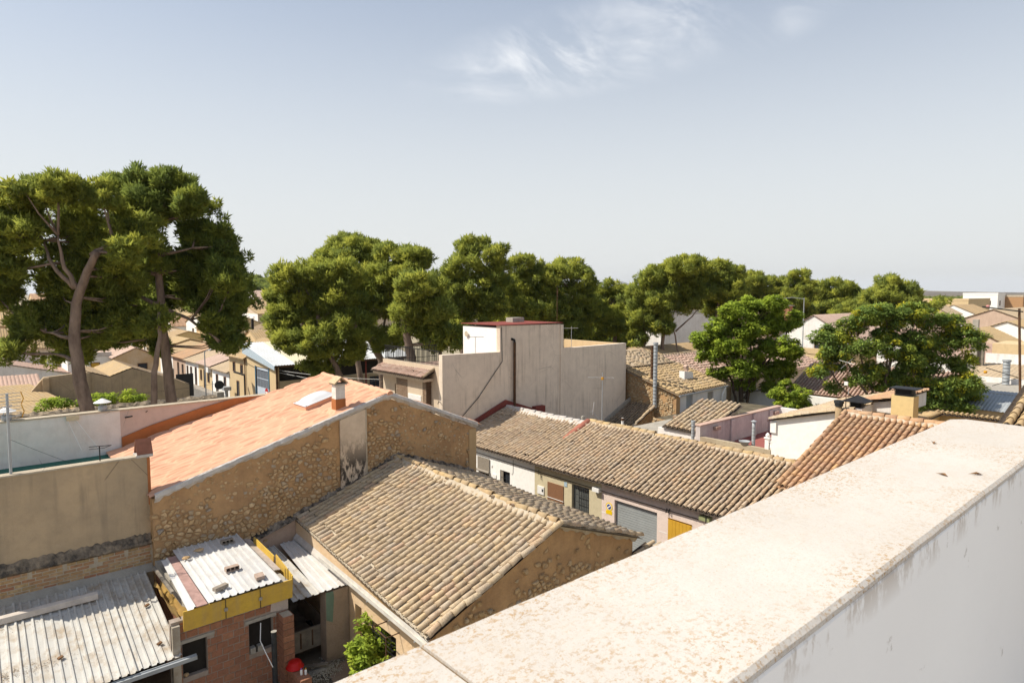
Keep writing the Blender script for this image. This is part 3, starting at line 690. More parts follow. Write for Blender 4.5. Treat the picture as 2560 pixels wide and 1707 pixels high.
part('street_roof_slope', coated(10.5, 14.3, 17.93, 23.95, 90, 120, roof_z), M['salmon'], sh, True)
mb = MB(); vs = []; n = 44
for i in range(n+1):
    y = 17.9+6.05*i/n; r = .10+random.uniform(-.012,.012); xc = 10.5+.088*(y-18)+random.uniform(-.015,.015)
    for k in range(7): a = math.pi*(k/6*1.2-.1); vs.append((xc+r*1.15*math.cos(a), y, 7.40+r*math.sin(a)+.02*math.sin(i*1.9)))
mb.add(vs, [(i*7+k, i*7+k+1, i*7+8+k, i*7+7+k) for i in range(n) for k in range(6)] + [tuple(range(7))]); part('ridge_cap', mb, M['salmon'], sh, True)
# pale mortar fillet under both verges
mb = MB(); vs = []; n = 90
for i in range(n+1):
    x = 3.66+10.4*i/n; z = roof_z(x); vs += [(x, 17.96, z+.075), (x, 17.905+random.uniform(-.015,.015), z+.055+random.uniform(-.015,.015)), (x, 17.885+random.uniform(-.02,.02), z-.05), (x, 17.99, z-.11-random.uniform(0,.09))]
mb.add(vs, [(i*4+k, i*4+k+1, i*4+5+k, i*4+4+k) for i in range(n) for k in range(3)]); part('verge_mortar', mb, M['mortar_white'], sh)
def soot_mat():
    t = NT('sooty_flue_render'); z = t.sep()[2]; n1 = t.noise(2.2, 6, .65); c = t.mix(t.rng(n1, .3, .7), (.66,.54,.41), (.52,.41,.30))
    f = t.math('MULTIPLY', t.rng(z, 6.35, 5.3), t.rng(t.noise(1.9, 7, .75, t.mapc((1.8,1,.7), loc=(2,0,1))), .45, .53)); c = t.mix(t.math('MULTIPLY', f, .93), c, (.03,.026,.023))
    return t.done(c, t.bump(t.noise(10, 5), .5, .03), .95)
part('flue', MB().prism([(8.76,17.94,4.55),(9.62,17.94,4.78),(9.62,17.94,7.0),(8.76,17.94,6.76)], (0,.05,0)), soot_mat(), sh)
part('flue_edge', MB().box(9.62,9.66,17.93,17.99,4.8,7.01), M['mortar'], sh)
def m_sh(u, v):
    if v > roof_z(u)-.22: return 0
    if 8.7 < u < 9.7: return 0
    if u < 6.7: return .95 if v < 4.72+.28*math.sin(u*2)+.10*(u-3.6) else .10
    if u < 8.7: return .92 if (v < 6.15+.12*math.sin(u*5)-.25*abs(u-7.9) and v > 3.9) else .15
    if u < 10.9: return .9 if v < 6.55 and v > 4.8 else .25
    return .10
stones(sg, planeY(18), 3.68, 13.7, 3.55, 7.0, .15, .095, m_sh)
def m_peb(u, v): return .5 if v < roof_z(u)-.2 and not (8.7 < u < 9.7) and v > 3.9 and (u > 10.9 or (3.7 < u < 6.9 and v > 4.9)) else 0
stones(sg, planeY(18), 3.8, 13.7, 3.9, 7.0, .12, .085, m_peb, nparts=0, depth=.018, shrink=.66, name='pebble', bed=None)
# plastered foot of the gable above the lean-to, with its ragged mortar line
mb = MB(); top = []
for i in range(24):
    x = 5.75+1.55*i/23; top.append((x, 17.955, 3.62+.45*i/23+random.uniform(-.03,.03)))
mb.prism([(5.75,17.955,3.0),(7.3,17.955,3.0)]+top[::-1], (0,.04,0)); part('plaster_patch', mb, M['pinkish'], sh)
mb = MB(); vs = []
for i in range(40):
    x = 5.6+5.15*i/39; z = 3.60+.30*(x-5.75) if x < 7.3 else 4.06+(x-7.3)*.352
    vs += [(x,17.99,z+.10+random.uniform(0,.09)), (x,17.90+random.uniform(-.02,.02),z+.04+random.uniform(-.02,.03)), (x,17.86,z-.02)]
for i in range(30):
    x = 10.8+3.1*i/29; z = 5.29-(x-10.75)*.352; vs += [(x,17.99,z+.12+random.uniform(0,.08)), (x,17.90+random.uniform(-.02,.02),z+.05), (x,17.84,z-.01)]
mb.add(vs, [(i*3+k, i*3+k+1, i*3+4+k, i*3+3+k) for i in range(69) for k in range(2)])
def blackmort():
    t = NT('mouldy_roof_mortar'); c = t.mix(t.rng(t.noise(3.5, 6, .7), .38, .58), (.33,.27,.21), (.04,.035,.03)); return t.done(c, t.bump(t.noise(20, 5), .8, .03), .95)
M['mould2'] = blackmort(); part('abutment_mortar', mb, M['mould2'], sh)
# chimney on the salmon slope
ch = part('chimney', MB().box(8.80,9.13,18.28,18.58,6.75,7.36), M['orange_paint'], sh)
sub('chimney_shaft', MB().box(8.81,9.12,18.29,18.57,7.36,7.80), plaster('white_chimney_paint', (.74,.72,.69),(.58,.53,.47),3,.5,(.3,.24,.2)), ch)
sub('chimney_foot', MB().prism([(8.62,18.15,6.86),(9.3,18.15,7.05),(9.14,18.27,7.12),(8.79,18.27,7.02)], (0,.5,0)), M['salmon'], ch)
for s in (-1, 1):
    sub('cap_tile', MB().prism([(8.965,18.2,8.06),(8.965+s*.24,18.2,7.86),(8.965+s*.215,18.2,7.83),(8.965,18.2,8.01)], (0,.44,0)), M['tile_old'], ch)
sub('cap_base', MB().box(8.76,9.17,18.24,18.62,7.80,7.84), M['concrete'], ch)
# dome skylight
def rz(x, dz): return roof_z(x)+dz
sk = part('skylight_kerb', MB().prism([(8.45,19.72,rz(8.45,-.14)),(9.5,19.72,rz(9.5,-.14)),(9.5,19.72,rz(9.5,.16)),(8.45,19.72,rz(8.45,.16))], (0,.92,0)), M['salmon'], sh)
t_ = NT('milky_dome'); t_.b.inputs['Roughness'].default_value = .25; M['dome'] = t_.done((.58,.59,.60), None, .3)
mb = MB(); vs = []; n = 14
for i in range(n+1):
    for j in range(n+1):
        a, b = i/n, j/n; x = 8.42+1.11*a; y = 19.69+.98*b; e = min(1, 5.5*min(a, 1-a))*min(1, 5.5*min(b, 1-b)); q = (math.sin(math.pi*a)*math.sin(math.pi*b))**.45
        vs.append((x, y, rz(x, .175)+0.17*q*e))
mb.add(vs, [(i*(n+1)+j, (i+1)*(n+1)+j, (i+1)*(n+1)+j+1, i*(n+1)+j+1) for i in range(n) for j in range(n)]); sub('dome', mb, M['dome'], sk, True)
for a, b in ((.05,.05),(.5,.05),(.95,.05),(.05,.95),(.95,.95),(.05,.5)):
    x = 8.42+1.11*a; sub('screw', MB().lathe((x,19.69+.98*b,rz(x,.18)),[(.02,0),(.02,.012)],8), M['black'], sk)

# ------------------------------------------------------------------ brown wall, painted trough and white wall at the left
bw = thing('brown_rendered_wall', 'high brown weathered rendered wall above the corrugated lean-to', 'wall', (0, 18.4, 0))
part('wall', MB().box(-.4, 3.66, 18.3, 18.52, 0, 6.45), M['brown_wall'], bw)
part('coping', MB().box(-.4, 3.70, 18.27, 18.55, 6.45, 6.49), M['mortar'], bw)
part('corner_strip', MB().box(3.60, 3.665, 18.285, 18.31, 5.2, 6.42), M['orange_paint'], bw)
mb = MB(); vs = []; n = 70
for i in range(n+1):
    x = -.4+4.0*i/n; vs += [(x,18.30,4.46+random.uniform(-.03,.03)),(x,18.2+random.uniform(-.01,.01),4.36+random.uniform(-.02,.02)),(x,18.12+random.uniform(-.015,.015),4.24+random.uniform(-.02,.02)),(x,18.19,4.18)]
mb.add(vs, [(i*4+k, i*4+k+1, i*4+5+k, i*4+4+k) for i in range(n) for k in range(3)]); part('tarred_ledge', mb, M['mould'], bw)
bs = part('brick_course_wall', MB().box(-.4, 3.62, 18.2, 18.298, 0, 4.2), M['mortar'], bw)
bricks(bs, planeY(18.2), -.4, 3.6, 3.60, 4.19, .265, .084, [(x, x+.07, 4.02, 4.14) for x in (.35, 1.05, 1.72, 2.35, 3.0)], 'brick_old', .008, 300, .014, .006, .03)
part('lean_to_fillet', MB().prism([(-.4,18.2,3.72),(-.4,18.2,3.5),(-.4,18.02,3.54)], (4.0,0,0)), M['concrete'], bw)
cp = part('chimney_stub', MB().box(3.36,3.74,18.26,18.66,6.45,6.52), M['mortar_white'], bw)
for s in (-1, 1): sub('cap_plate', MB().prism([(3.38,18.46,6.90),(3.38,18.46+s*.20,6.53),(3.38,18.46+s*.175,6.52),(3.38,18.46,6.86)], (.36,0,0)), flat('red_clay_plate', (.28,.12,.08), .9, 0, .15, 6, .4), cp)
gr = thing('painted_trough_roof', 'green waterproofed trough roof behind the brown wall', 'roof', (0, 21.5, 0))
part('floor', MB().box(-.4, 4.05, 18.52, 24.0, 0, 5.42), M['green_paint'], gr)
part('end_kerb', MB().box(4.05, 4.25, 18.52, 24.0, 0, 5.60), M['orange_paint'], gr)
ww = thing('white_boundary_wall', 'long worn white wall behind the green trough roof', 'wall', (1, 24.2, 0))
part('wall', MB().box(-6, 4.0, 24.0, 24.3, 0, 6.80), M['white_old'], ww)
part('coping', MB().box(-6, 9.5, 23.97, 24.33, 6.80, 6.84), M['mortar'], ww)
part('pink_wall', MB().box(4.0, 9.5, 24.003, 24.297, 0, 6.80), plaster('pink_stained_render', (.60,.48,.42),(.52,.42,.37),.8,.3,(.33,.25,.2),.3,.4), ww)
mb = MB(); mb.prism([(4.02,23.94,5.35),(8.7,23.94,6.70),(8.7,23.94,6.83),(7.6,23.94,6.83),(6.5,23.94,6.62),(4.85,23.94,6.20),(4.02,23.94,5.92)], (0,.06,0)); part('orange_flashing', mb, M['orange_paint'], ww)
part('overflow_spout', MB().tube([(4.15,24.0,6.56),(4.3,23.75,6.62)], .025, 8), M['black'], ww)
part('hook', MB().tube([(4.75,24.0,6.66),(4.78,23.9,6.72)], .012, 6), M['rust'], ww)
part('electric_box', MB().box(2.55,2.88,23.93,24.0,6.66,6.80), flat('cream_box', (.66,.56,.38), .6), ww)
for a, b in (((2.58,23.97,6.66),(2.86,23.6,5.75)), ((2.80,23.97,6.64),(3.3,23.6,5.75))): part('cord', MB().tube([a, b], .011, 5), M['white_paint'], ww)
# ventilation cowls standing on the white wall
for cx, lab in ((3.55, 'white conical vent cowl on the white wall beside the pine trunk'), (1.1, 'white conical vent cowl on the white wall behind the grid antenna')):
    v = thing('vent_cowl', lab, 'vent', (cx, 24.15, 6.8), 'conical vent cowls on the white wall')
    part('pipe', MB().lathe((cx,24.15,6.8),[(.125,0),(.125,.20),(.115,.205)],18), M['zinc'], v, True)
    for k in range(3):
        a = k*2.1; part('stay', MB().tube([(cx+.11*math.cos(a),24.15+.11*math.sin(a),6.98),(cx+.12*math.cos(a),24.15+.12*math.sin(a),7.12)], .008, 5), M['zinc'], v)
    part('cone', MB().lathe((cx,24.15,7.10),[(.25,0),(.25,.015),(.03,.135),(.0,.14)],20), M['white_paint'], v)
# grid antenna and a small T antenna on the brown wall
an = thing('grid_antenna', 'tall television aerial with grid reflector on the brown wall', 'antenna', (.86, 18.41, 6.49))
part('mast', MB().tube([(.86,18.41,6.49),(.87,18.41,8.35)], .028, 8), M['zinc'], an)
for zc, sg_ in ((8.22, 1), (7.92, -1)):
    for k in range(4):
        z = zc+sg_*.0+.075*k-.11; part('reflector_rod', MB().tube([(.50,18.30,z),(1.12,18.36,z+.02)], .007, 5), M['alu'], an)
    part('reflector_edge', MB().tube([(1.12,18.36,zc-.13),(1.16,18.3,zc),(1.12,18.36,zc+.15)], .011, 5), flat('orange_plastic', (.65,.33,.03), .5), an)
part('boom', MB().tube([(.2,17.9,8.02),(.95,18.45,8.06)], .016, 6), M['alu'], an)
for k in range(6):
    p = Vector((.2,17.9,8.02)).lerp(Vector((.95,18.45,8.06)), .05+.14*k); part('director', MB().tube([p-Vector((-.05,.07,.0)), p+Vector((-.05,.07,0))], .007, 5), M['alu'], an)
an2 = thing('flat_dipole_antenna', 'small black T-shaped aerial on the brown wall', 'antenna', (2.60, 18.41, 6.49))
part('mast', MB().tube([(2.6,18.41,6.49),(2.6,18.41,6.86)], .013, 6), M['black'], an2)
part('crossbar', MB().tube([(2.38,18.38,6.88),(2.86,18.44,6.84)], .010, 5).tube([(2.38,18.38,6.82),(2.70,18.42,6.80),(2.86,18.44,6.84)], .007, 5), M['black'], an2)
cable('guy_wire', 'thin grey guy wire from the aerial mast to the trough', (.86,18.41,7.3), (3.0,21.5,5.45), .02, .004, 'steel_dark')
# ------------------------------------------------------------------ sheds and yard at the lower left
def sheet_mat(name, c1, dirt, amt, rough=.45, metal=.25):
    t = NT(name); r = t.node('ShaderNodeObjectInfo').outputs['Random']
    c = t.mix(t.rng(t.noise(.9, 5, .6), .3, .7), c1, tuple(x*.86 for x in c1))
    c = t.mix(t.rng(r, 0, 1, 0, .35), c, (.33,.33,.32))
    d = t.math('MULTIPLY', t.rng(t.noise(2.2, 7, .72), .47, .68), amt); c = t.mix(d, c, dirt)
    d2 = t.rng(t.noise(24, 4, .7), .66, .72); c = t.mix(t.math('MULTIPLY', d2, amt), c, tuple(x*.4 for x in dirt))
    t.b.inputs['Metallic'].default_value = metal; return t.done(c, t.bump(t.noise(1.2, 3), .15, .03), rough)
M['sheet_dirty'] = sheet_mat('dirty_white_sheet', (.60,.585,.54), (.34,.26,.17), .85, .6, .1)
M['sheet_clean'] = sheet_mat('white_roof_sheet', (.74,.73,.71), (.42,.37,.31), .35, .45, .15)
M['shutter_board'] = plaster('yellow_shuttering_board', (.62,.41,.06), (.50,.32,.07), 2.2, .5, (.32,.25,.17), bump=.2)

lt = thing('lean_to_shed', 'open lean-to with dirty white ribbed sheet roof under the brown wall', 'shed', (1, 16.3, 1.4))
xs = [-3.2, -2.2, -1.2, -.25, .72, 1.68, 2.52, 3.36]
for i in range(len(xs)-1):
    a, b = xs[i]-.04, xs[i+1]; dz = .012*(i % 2); y0 = 14.45+random.uniform(-.04,.04)
    o = part('roof_sheet', corr((a,y0,2.92+dz),(b,y0,2.92+dz),(b+.06,18.12,3.56+dz),(a+.06,18.12,3.56+dz), 6, .034, 'trap', 14, .003), M['sheet_dirty'], lt)
part('eave_channel', MB().box(-3.2,3.62,14.36,14.42,2.80,2.88).box(-3.2,3.62,14.42,14.44,2.80,2.9), M['zinc'], lt)
part('purlin', MB().box(-3.2,3.3,15.6,15.68,2.98,3.08), M['wood_grey'], lt)
for x in (-1.4, 2.35): part('post', MB().box(x-.045,x+.045,14.44,14.53,1.4,2.86), M['wood_grey'], lt)
part('back_shade_wall', MB().box(-3.2,3.15,17.0,17.1,1.4,3.0), M['inside'], lt)  # wall in painted shade colour, darkening the space under the sheets
# whitewashed beam left lying across the ribs
bevel(solo('timber_beam', MB().prism([(-1.4,17.46,3.495),(2.28,17.42,3.50),(2.28,17.30,3.475),(-1.4,17.34,3.47)], (0,.022,.125)), flat('whitewashed_timber', (.66,.58,.50), .9, 0, .15, 4, .4), 'long whitewashed beam lying across the dirty ribbed sheets', 'beam'), .008)
for k, (x, y) in enumerate(((3.13,16.55),(3.05,15.05),(1.35,15.6))):
    z = 2.92+(y-14.45)*.1744+.05; o = solo('brick_fragment', MB().obox((x,y,z), (.045,.02,.006), (-.012,.028,.003), (0,0,.016)), M['wood_brown'], ('brown scrap of wood on the sheet edge by the hanging tarpaulin', 'brown scrap of wood on the sheet edge by the concrete post', 'small brown scrap lying midway on the dirty sheets')[k], 'scrap')
# dry litter along a sheet lap
mb = MB()
for k in range(900):
    x = random.gauss(.55, .55) if k % 3 else random.uniform(-.4, 3.1); y = random.gauss(15.55 if k % 3 else 17.2, .11)
    z = 2.92+(y-14.45)*.1744+.012+random.uniform(0,.03); a = random.uniform(0, 6.28); s = random.uniform(.008,.026)
    mb.add([(x+s*math.cos(a),y+s*math.sin(a),z),(x+s*.5*math.cos(a+2),y+s*.5*math.sin(a+2),z+.006),(x-s*math.cos(a),y-s*math.sin(a),z+.003)], [(0,1,2)])
o = link('leaf_litter', mb.mesh('leaf_litter'), flat('dry_litter', (.24,.16,.09), .95, 0, .3, 9)); o['kind'] = 'stuff'; o['label'] = 'dry leaf litter caught on the dirty sheets'

bk = thing('brick_shed', 'unfinished red hollow-brick shed with yellow shuttering boards', 'shed', (4.6, 16.2, 1.4))
hol = [(3.40,3.90,2.32,3.09), (4.80,5.35,2.32,3.05)]
fw_ = part('front_wall', face_wall(planeY(14.65), 3.2, 5.72, 1.4, 3.62, hol, .14), plaster('grey_brick_mortar', (.36,.30,.25), (.27,.22,.18), 5, .2), bk)
for a, b, c, d in hol: sub('opening_shade_sheet', slab(planeY(14.65), a, b, c, d, -.138, -.12), M['inside'], fw_)  # dark sheet near the back of each window hole, painted as interior shade
bricks(fw_, planeY(14.65), 3.36, 5.42, 1.4, 3.58, .245, .162, [h for h in hol]+[(3.36,4.05,3.09,3.17),(4.7,5.42,3.05,3.14)], 'brick', .011, 300, .010, .005)
bricks(fw_, planeY(14.65), 5.42, 5.70, 1.4, 3.1, .245, .162, (), 'brick', .011, 300, .010, .005)
part('lintel', MB().box(3.34,4.06,14.625,14.66,3.095,3.165).box(4.72,5.43,14.625,14.66,3.055,3.135), M['concrete'], bk)
part('render_patch', MB().prism([(5.30,14.63,3.17),(5.72,14.63,3.12),(5.72,14.63,3.60),(5.34,14.63,3.60)], (0,.03,0)), plaster('pinkish_render_patch', (.50,.43,.38),(.44,.37,.32),3,.1), bk)
part('concrete_post', MB().box(3.2,3.35,14.56,14.72,1.4,3.55), plaster('flaking_post', (.42,.38,.31),(.30,.25,.19),6,.3), bk)
part('side_wall', MB().box(5.56,5.715,14.80,18.0,1.4,3.5), M['brick'], bk)
part('left_wall', MB().box(3.64,3.76,14.80,18.0,1.4,3.54), M['brick'], bk)
part('roof_slab', MB().box(3.62,5.75,14.62,17.98,3.55,3.80), M['concrete'], bk)
# yellow boards: three in front, two on the side
for a, b in ((3.42,4.28),(4.287,5.04),(5.047,5.80)):
    o = part('shuttering_board', MB().box(a,b,14.55,14.585,3.40,3.835), M['shutter_board'], bk)
for a, b, c in ((14.60,15.75,.0),(15.757,17.3,.03)):
    part('shuttering_board', MB().prism([(5.79+.025*c,a,3.46),(5.84,b,3.46),(5.87,b,4.05),(5.82+.025*c,a,3.9+4*c)], (.028,0,0)), M['shutter_board'], bk)
for x in (4.284, 5.044):
    c_ = part('board_clamp', MB().box(x-.006,x+.006,14.535,14.552,3.40,3.835), M['steel_dark'], bk)
    sub('clamp_plate', MB().box(x-.035,x+.035,14.515,14.535,3.58,3.65), M['concrete'], c_)
for k in range(4): part('rebar', MB().tube([(5.70+.03*k,14.72+.02*(k % 2),3.7),(5.70+.03*k,14.72+.02*(k % 2),4.06)], .006, 5), M['rust'], bk)
# loose ribbed sheets laid on the slab
for a, b, dz, m in ((3.92,4.74,.0,'sheet_clean'),(4.70,5.55,.012,'sheet_clean')):
    part('roof_sheet', corr((a,14.52,3.885+dz),(b,14.52,3.885+dz),(b+.1,17.93,3.99+dz),(a+.1,17.93,3.99+dz), 5, .032, 'trap', 12, .003), M[m], bk)
part('red_plank', MB().prism([(3.68,14.50,3.87),(3.90,14.50,3.87),(4.00,17.55,3.95),(3.80,17.55,3.95)], (0,0,.02)), flat('faded_red_plank', (.46,.29,.25), .85, 0, .2, 7, .4), bk)
part('edge_trim', corr((3.50,14.5,3.86),(3.68,14.5,3.86),(3.82,17.5,3.95),(3.66,17.5,3.95), 1, .04, 'trap', 6, .002), M['sheet_clean'], bk)
part('tie_plank', MB().box(3.44,3.50,15.6,17.4,3.84,3.90), M['wood_grey'], bk)
part('tile_strip', MB().prism([(5.62,15.2,3.88),(5.78,15.2,3.86),(5.90,17.7,3.86),(5.72,17.7,3.90)], (0,0,.02)), flat('pale_paving_strip', (.50,.43,.38), .9, 0, .2, 5, .3), bk)
def hollow_block(x, y, z, a, L=.26, D=.13, H=.085, cells=3, mat='tile_red', lab=''):
    t = thing('hollow_block', lab, 'block', (x, y, z)); ca, sa = math.cos(a), math.sin(a)
    def P(u, v, w): return Vector((x+u*ca-v*sa, y+u*sa+v*ca, z+w))
    mb = MB(); w = .014
    def bx(u0,u1,v0,v1,w0,w1): mb.add([P(u,v,q) for q in (w0,w1) for u,v in ((u0,v0),(u1,v0),(u1,v1),(u0,v1))], [(0,3,2,1),(4,5,6,7),(0,1,5,4),(1,2,6,5),(2,3,7,6),(3,0,4,7)])
    bx(-L/2,L/2,-D/2,D/2,0,w); bx(-L/2,L/2,-D/2,D/2,H-w,H)
    for k in range(cells+1):
        u = -L/2+(L-w)*k/cells; bx(u,u+w,-D/2,D/2,w,H-w)
    part('shell', mb, M[mat], t); mb = MB()
    bx(-L/2+w,L/2-w,D*.1,D*.2,w,H-w); part('cell_shade_sheet', mb, M['inside'], t); return t  # dark sheet across the cells, painted in place of their shade
zr = lambda y: 3.885+(y-14.52)*.0308+.047
M['block_clay'] = flat('pale_clay_block', (.45,.34,.27), .9, 0, .15, 12, .4); M['block_grey'] = flat('grey_block', (.34,.29,.235), .92, 0, .2, 12, .4)
hollow_block(5.22,17.42,zr(17.42),.03,.30,.14,.10,3,'block_grey','three-cell hollow block in the shade on the white sheets, nearest the stone gable')
hollow_block(4.80,15.72,zr(15.72),.02,.31,.14,.10,3,'block_clay','three-cell hollow clay block in the sun in the middle of the white sheets')
o = bevel(solo('solid_brick', MB().obox((4.30,14.93,zr(14.93)+.036),(.155,.055,0),(-.022,.062,0),(0,0,.038)), M['block_grey'], 'long grey-brown brick lying near the yellow front boards', 'brick'), .006)
o = bevel(solo('paving_brick', MB().obox((5.17,14.92,zr(14.92)+.036),(.10,.0,0),(0.02,.13,0),(0,0,.038)), M['block_clay'], 'flat pinkish brick near the corner of the yellow boards', 'brick'), .006)
def rock(x, y, z, s, lab, name='loose_stone'):
    mb = MB(); n = 9; rows = []
    for j in range(5):
        th = math.pi*j/4
        for i in range(n):
            r = random.uniform(.8,1.15); rows.append((x+s[0]*r*math.sin(th)*math.cos(6.283*i/n), y+s[1]*r*math.sin(th)*math.sin(6.283*i/n), z+s[2]*(1-math.cos(th))))
    mb.add(rows, [(j*n+i, j*n+(i+1) % n, (j+1)*n+(i+1) % n, (j+1)*n+i) for j in range(4) for i in range(n)]); return solo(name, mb, M['stone'], lab, 'stone')
rock(4.50,17.35,zr(17.35)-.005,(.14,.07,.035),'flat grey-brown stone in the shade on the white sheets')
rock(4.12,17.05,zr(17.05)-.005,(.11,.075,.035),'pale yellow stone on the shade line of the white sheets')
# crumpled tarpaulin between the two sheds
mb = MB(); n = 16; m = 22; vs = []
for i in range(n+1):
    for j in range(m+1):
        u, v = i/n, j/m; y = 14.75+2.3*v; x = 3.37+.30*u+.02*math.sin(9*v+3*u); z = 3.70-.30*math.sin(math.pi*u)*(.5+.5*math.sin(3*v+1))+.06*math.sin(14*u+8*v)*math.sin(11*v)-.1*v
        vs.append((x, y, z))
mb.add(vs, [(i*(m+1)+j, (i+1)*(m+1)+j, (i+1)*(m+1)+j+1, i*(m+1)+j+1) for i in range(n) for j in range(m)])
solo('tarpaulin', mb, plaster('ochre_tarpaulin', (.36,.23,.06),(.27,.17,.06),2.5,.2,(.15,.1,.05),.3), 'crumpled ochre tarpaulin hanging between the lean-to and the brick shed', 'tarpaulin', None, True)
# second ribbed roof towards the old house
r2 = thing('ribbed_sheet_roof', 'pale ribbed sheet roof between the brick shed and the old house', 'roof', (6.5, 16.2, 1.4))
for a, b, dz in ((5.84,6.55,0),(6.5,7.27,.012)):
    part('roof_sheet', corr((a,14.62,3.24+dz),(b,14.62,3.24+dz),(b+.08,17.85,3.44+dz),(a+.28,17.85,3.44+dz), 4, .03, 'trap', 12, .003), M['sheet_clean' if dz else 'sheet_dirty'], r2)
part('wall_pier', MB().box(6.66,7.28,14.62,14.95,1.4,3.2), plaster('peeling_green_pier', (.40,.31,.23),(.30,.235,.18),2,.3,(.2,.15,.1),.8), r2)
part('green_paint_patch', MB().prism([(6.67,14.61,2.5),(6.83,14.61,2.4),(6.88,14.61,3.05),(6.86,14.61,3.2),(6.67,14.61,3.2)], (0,.02,0)), plaster('old_green_paint', (.17,.25,.19),(.14,.21,.16),3,.2), r2)
part('roof_post', MB().box(5.86,5.94,17.6,17.7,1.4,3.35), M['wood_grey'], r2)
part('mortar_bed', MB().prism([(7.22,14.7,3.27),(7.30,14.7,3.4),(7.30,17.9,3.6),(7.20,17.9,3.48)], (.0,.0,.03)), M['mortar_white'], r2)
# old farm trailer under that roof
tr = thing('farm_trailer', 'old grey metal farm trailer parked under the pale sheet roof', 'trailer', (6.4, 16.0, 1.4))
x0, x1, y0, y1, z0, z1 = 5.97, 6.93, 14.98, 17.0, 1.72, 2.24
for nm, b in (('tailboard',(x0,x1,y0,y0+.03,z0,z1)),('headboard',(x0,x1,y1-.03,y1,z0,z1)),('side_panel',(x0,x0+.03,y0+.03,y1-.03,z0,z1)),('side_panel',(x1-.03,x1,y0+.03,y1-.03,z0,z1)),('bed',(x0+.03,x1-.03,y0+.03,y1-.03,z0,z0+.03))):
    part(nm, MB().box(*b), M['wood_grey'], tr)
for x in (x0+.18, x0+.48, x0+.80): part('stiffener', MB().box(x-.018,x+.018,y0-.015,y0,z0+.08,z1-.04), M['rust'], tr)
part('rim', MB().box(x0-.015,x1+.015,y0-.018,y0+.04,z1,z1+.025), M['wood_grey'], tr)
part('chassis', MB().box(x0+.1,x1-.1,y0+.1,y1-.1,z0-.07,z0), M['rust'], tr)
for s in (x0+.04, x1-.04):
    w_ = part('wheel', MB().tube([(s-.06,16.1,1.62),(s+.06,16.1,1.62)], .22, 16), M['black'], tr)
# steel pipe, brick pier, low wall, basin, bottles
sp = thing('steel_post', 'dark steel pipe post standing before the brick shed', 'post', (5.15, 14.05, 1.4))
part('tube', MB().tube([(5.15,14.05,1.4),(5.15,14.05,2.99)], .06, 16), M['steel_dark'], sp, False)
part('cap', MB().lathe((5.15,14.05,2.99),[(.064,0),(.064,.012)],16), M['concrete'], sp)
part('cord', MB().tube([(5.02,14.5,3.06),(4.93,14.3,2.75),(4.99,14.12,2.5),(5.09,14.0,2.2)], .011, 5), M['white_paint'], sp)
pw = thing('brick_pier', 'stacked hollow-brick pier at the corner of the brick shed', 'pier', (5.6, 14.45, 1.4))
for k in range(11):
    z = 1.4+.155*k; b_ = part('brick', MB().box(5.46,5.72,14.30,14.62,z+.008,z+.147), M['brick'], pw)
    if k % 2 == 0:
        for q in range(4): sub('flute', MB().box(5.475+.062*q,5.515+.062*q,14.292,14.30,z+.015,z+.14), M['brick'], b_)
part('mortar_core', MB().box(5.48,5.70,14.32,14.60,1.4,3.1), M['mortar'], pw)
lwk = thing('low_brick_wall', 'low brick wall end carrying the red basin', 'wall', (5.7, 14.0, 1.4))
for r_ in range(3):
    for c_ in range(3): part('brick', MB().box(5.54,5.80,13.55+.25*c_+(.06 if r_ % 2 else 0),13.79+.25*c_+(.06 if r_ % 2 else 0),1.4+.165*r_,1.552+.165*r_), M['brick'], lwk)
part('mortar_core', MB().box(5.56,5.78,13.57,14.30,1.4,1.88), M['mortar'], lwk)
bn = thing('plastic_basin', 'red plastic basin turned upside down on the low brick wall', 'basin', (5.66, 14.17, 1.9))
part('bowl', MB().lathe((5.66,14.17,1.905),[(.19,0),(.195,.012),(.19,.02),(.18,.025),(.15,.115),(.13,.14),(.07,.148),(.0,.148)],28), M['plastic_red'], bn, True)
part('rim', MB().lathe((5.66,14.17,1.897),[(.192,0),(.206,.008),(.206,.018),(.192,.024)],28), M['plastic_red'], bn, True)
for k, (x, y, c, h, lab) in enumerate(((5.66,13.80,(.75,.74,.76),.15,'white spray bottle with violet cap beside the red basin'),(5.74,13.74,(.80,.42,.03),.15,'white and orange tube standing beside the red basin'))):
    b_ = thing('bottle', lab, 'bottle', (x, y, 1.9))
    part('body', MB().lathe((x,y,1.883),[(.026,0),(.027,.01),(.027,h*.7),(.014,h*.82)],14), M['white_paint'], b_, True)
    part('cap', MB().lathe((x,y,1.883+h*.82),[(.013,0),(.013,.03),(.009,.034)],12), flat('bottle_cap_%d' % k, ((.28,.1,.42),(.8,.42,.03))[k], .5), b_)
# grey blocks on the right window sill, broken pieces on the left one
for x, lab in ((4.88,'grey concrete block on the right window sill of the brick shed, at its left jamb'),(5.05,'open grey block on the right window sill of the brick shed, in its middle')): bevel(solo('sill_block', MB().box(x-.06,x+.06,14.62,14.76,2.32,2.46), M['concrete'], lab, 'block'), .008)
rock(3.47,14.70,2.315,(.06,.05,.04),'rounded pale stone on the left window sill of the brick shed')
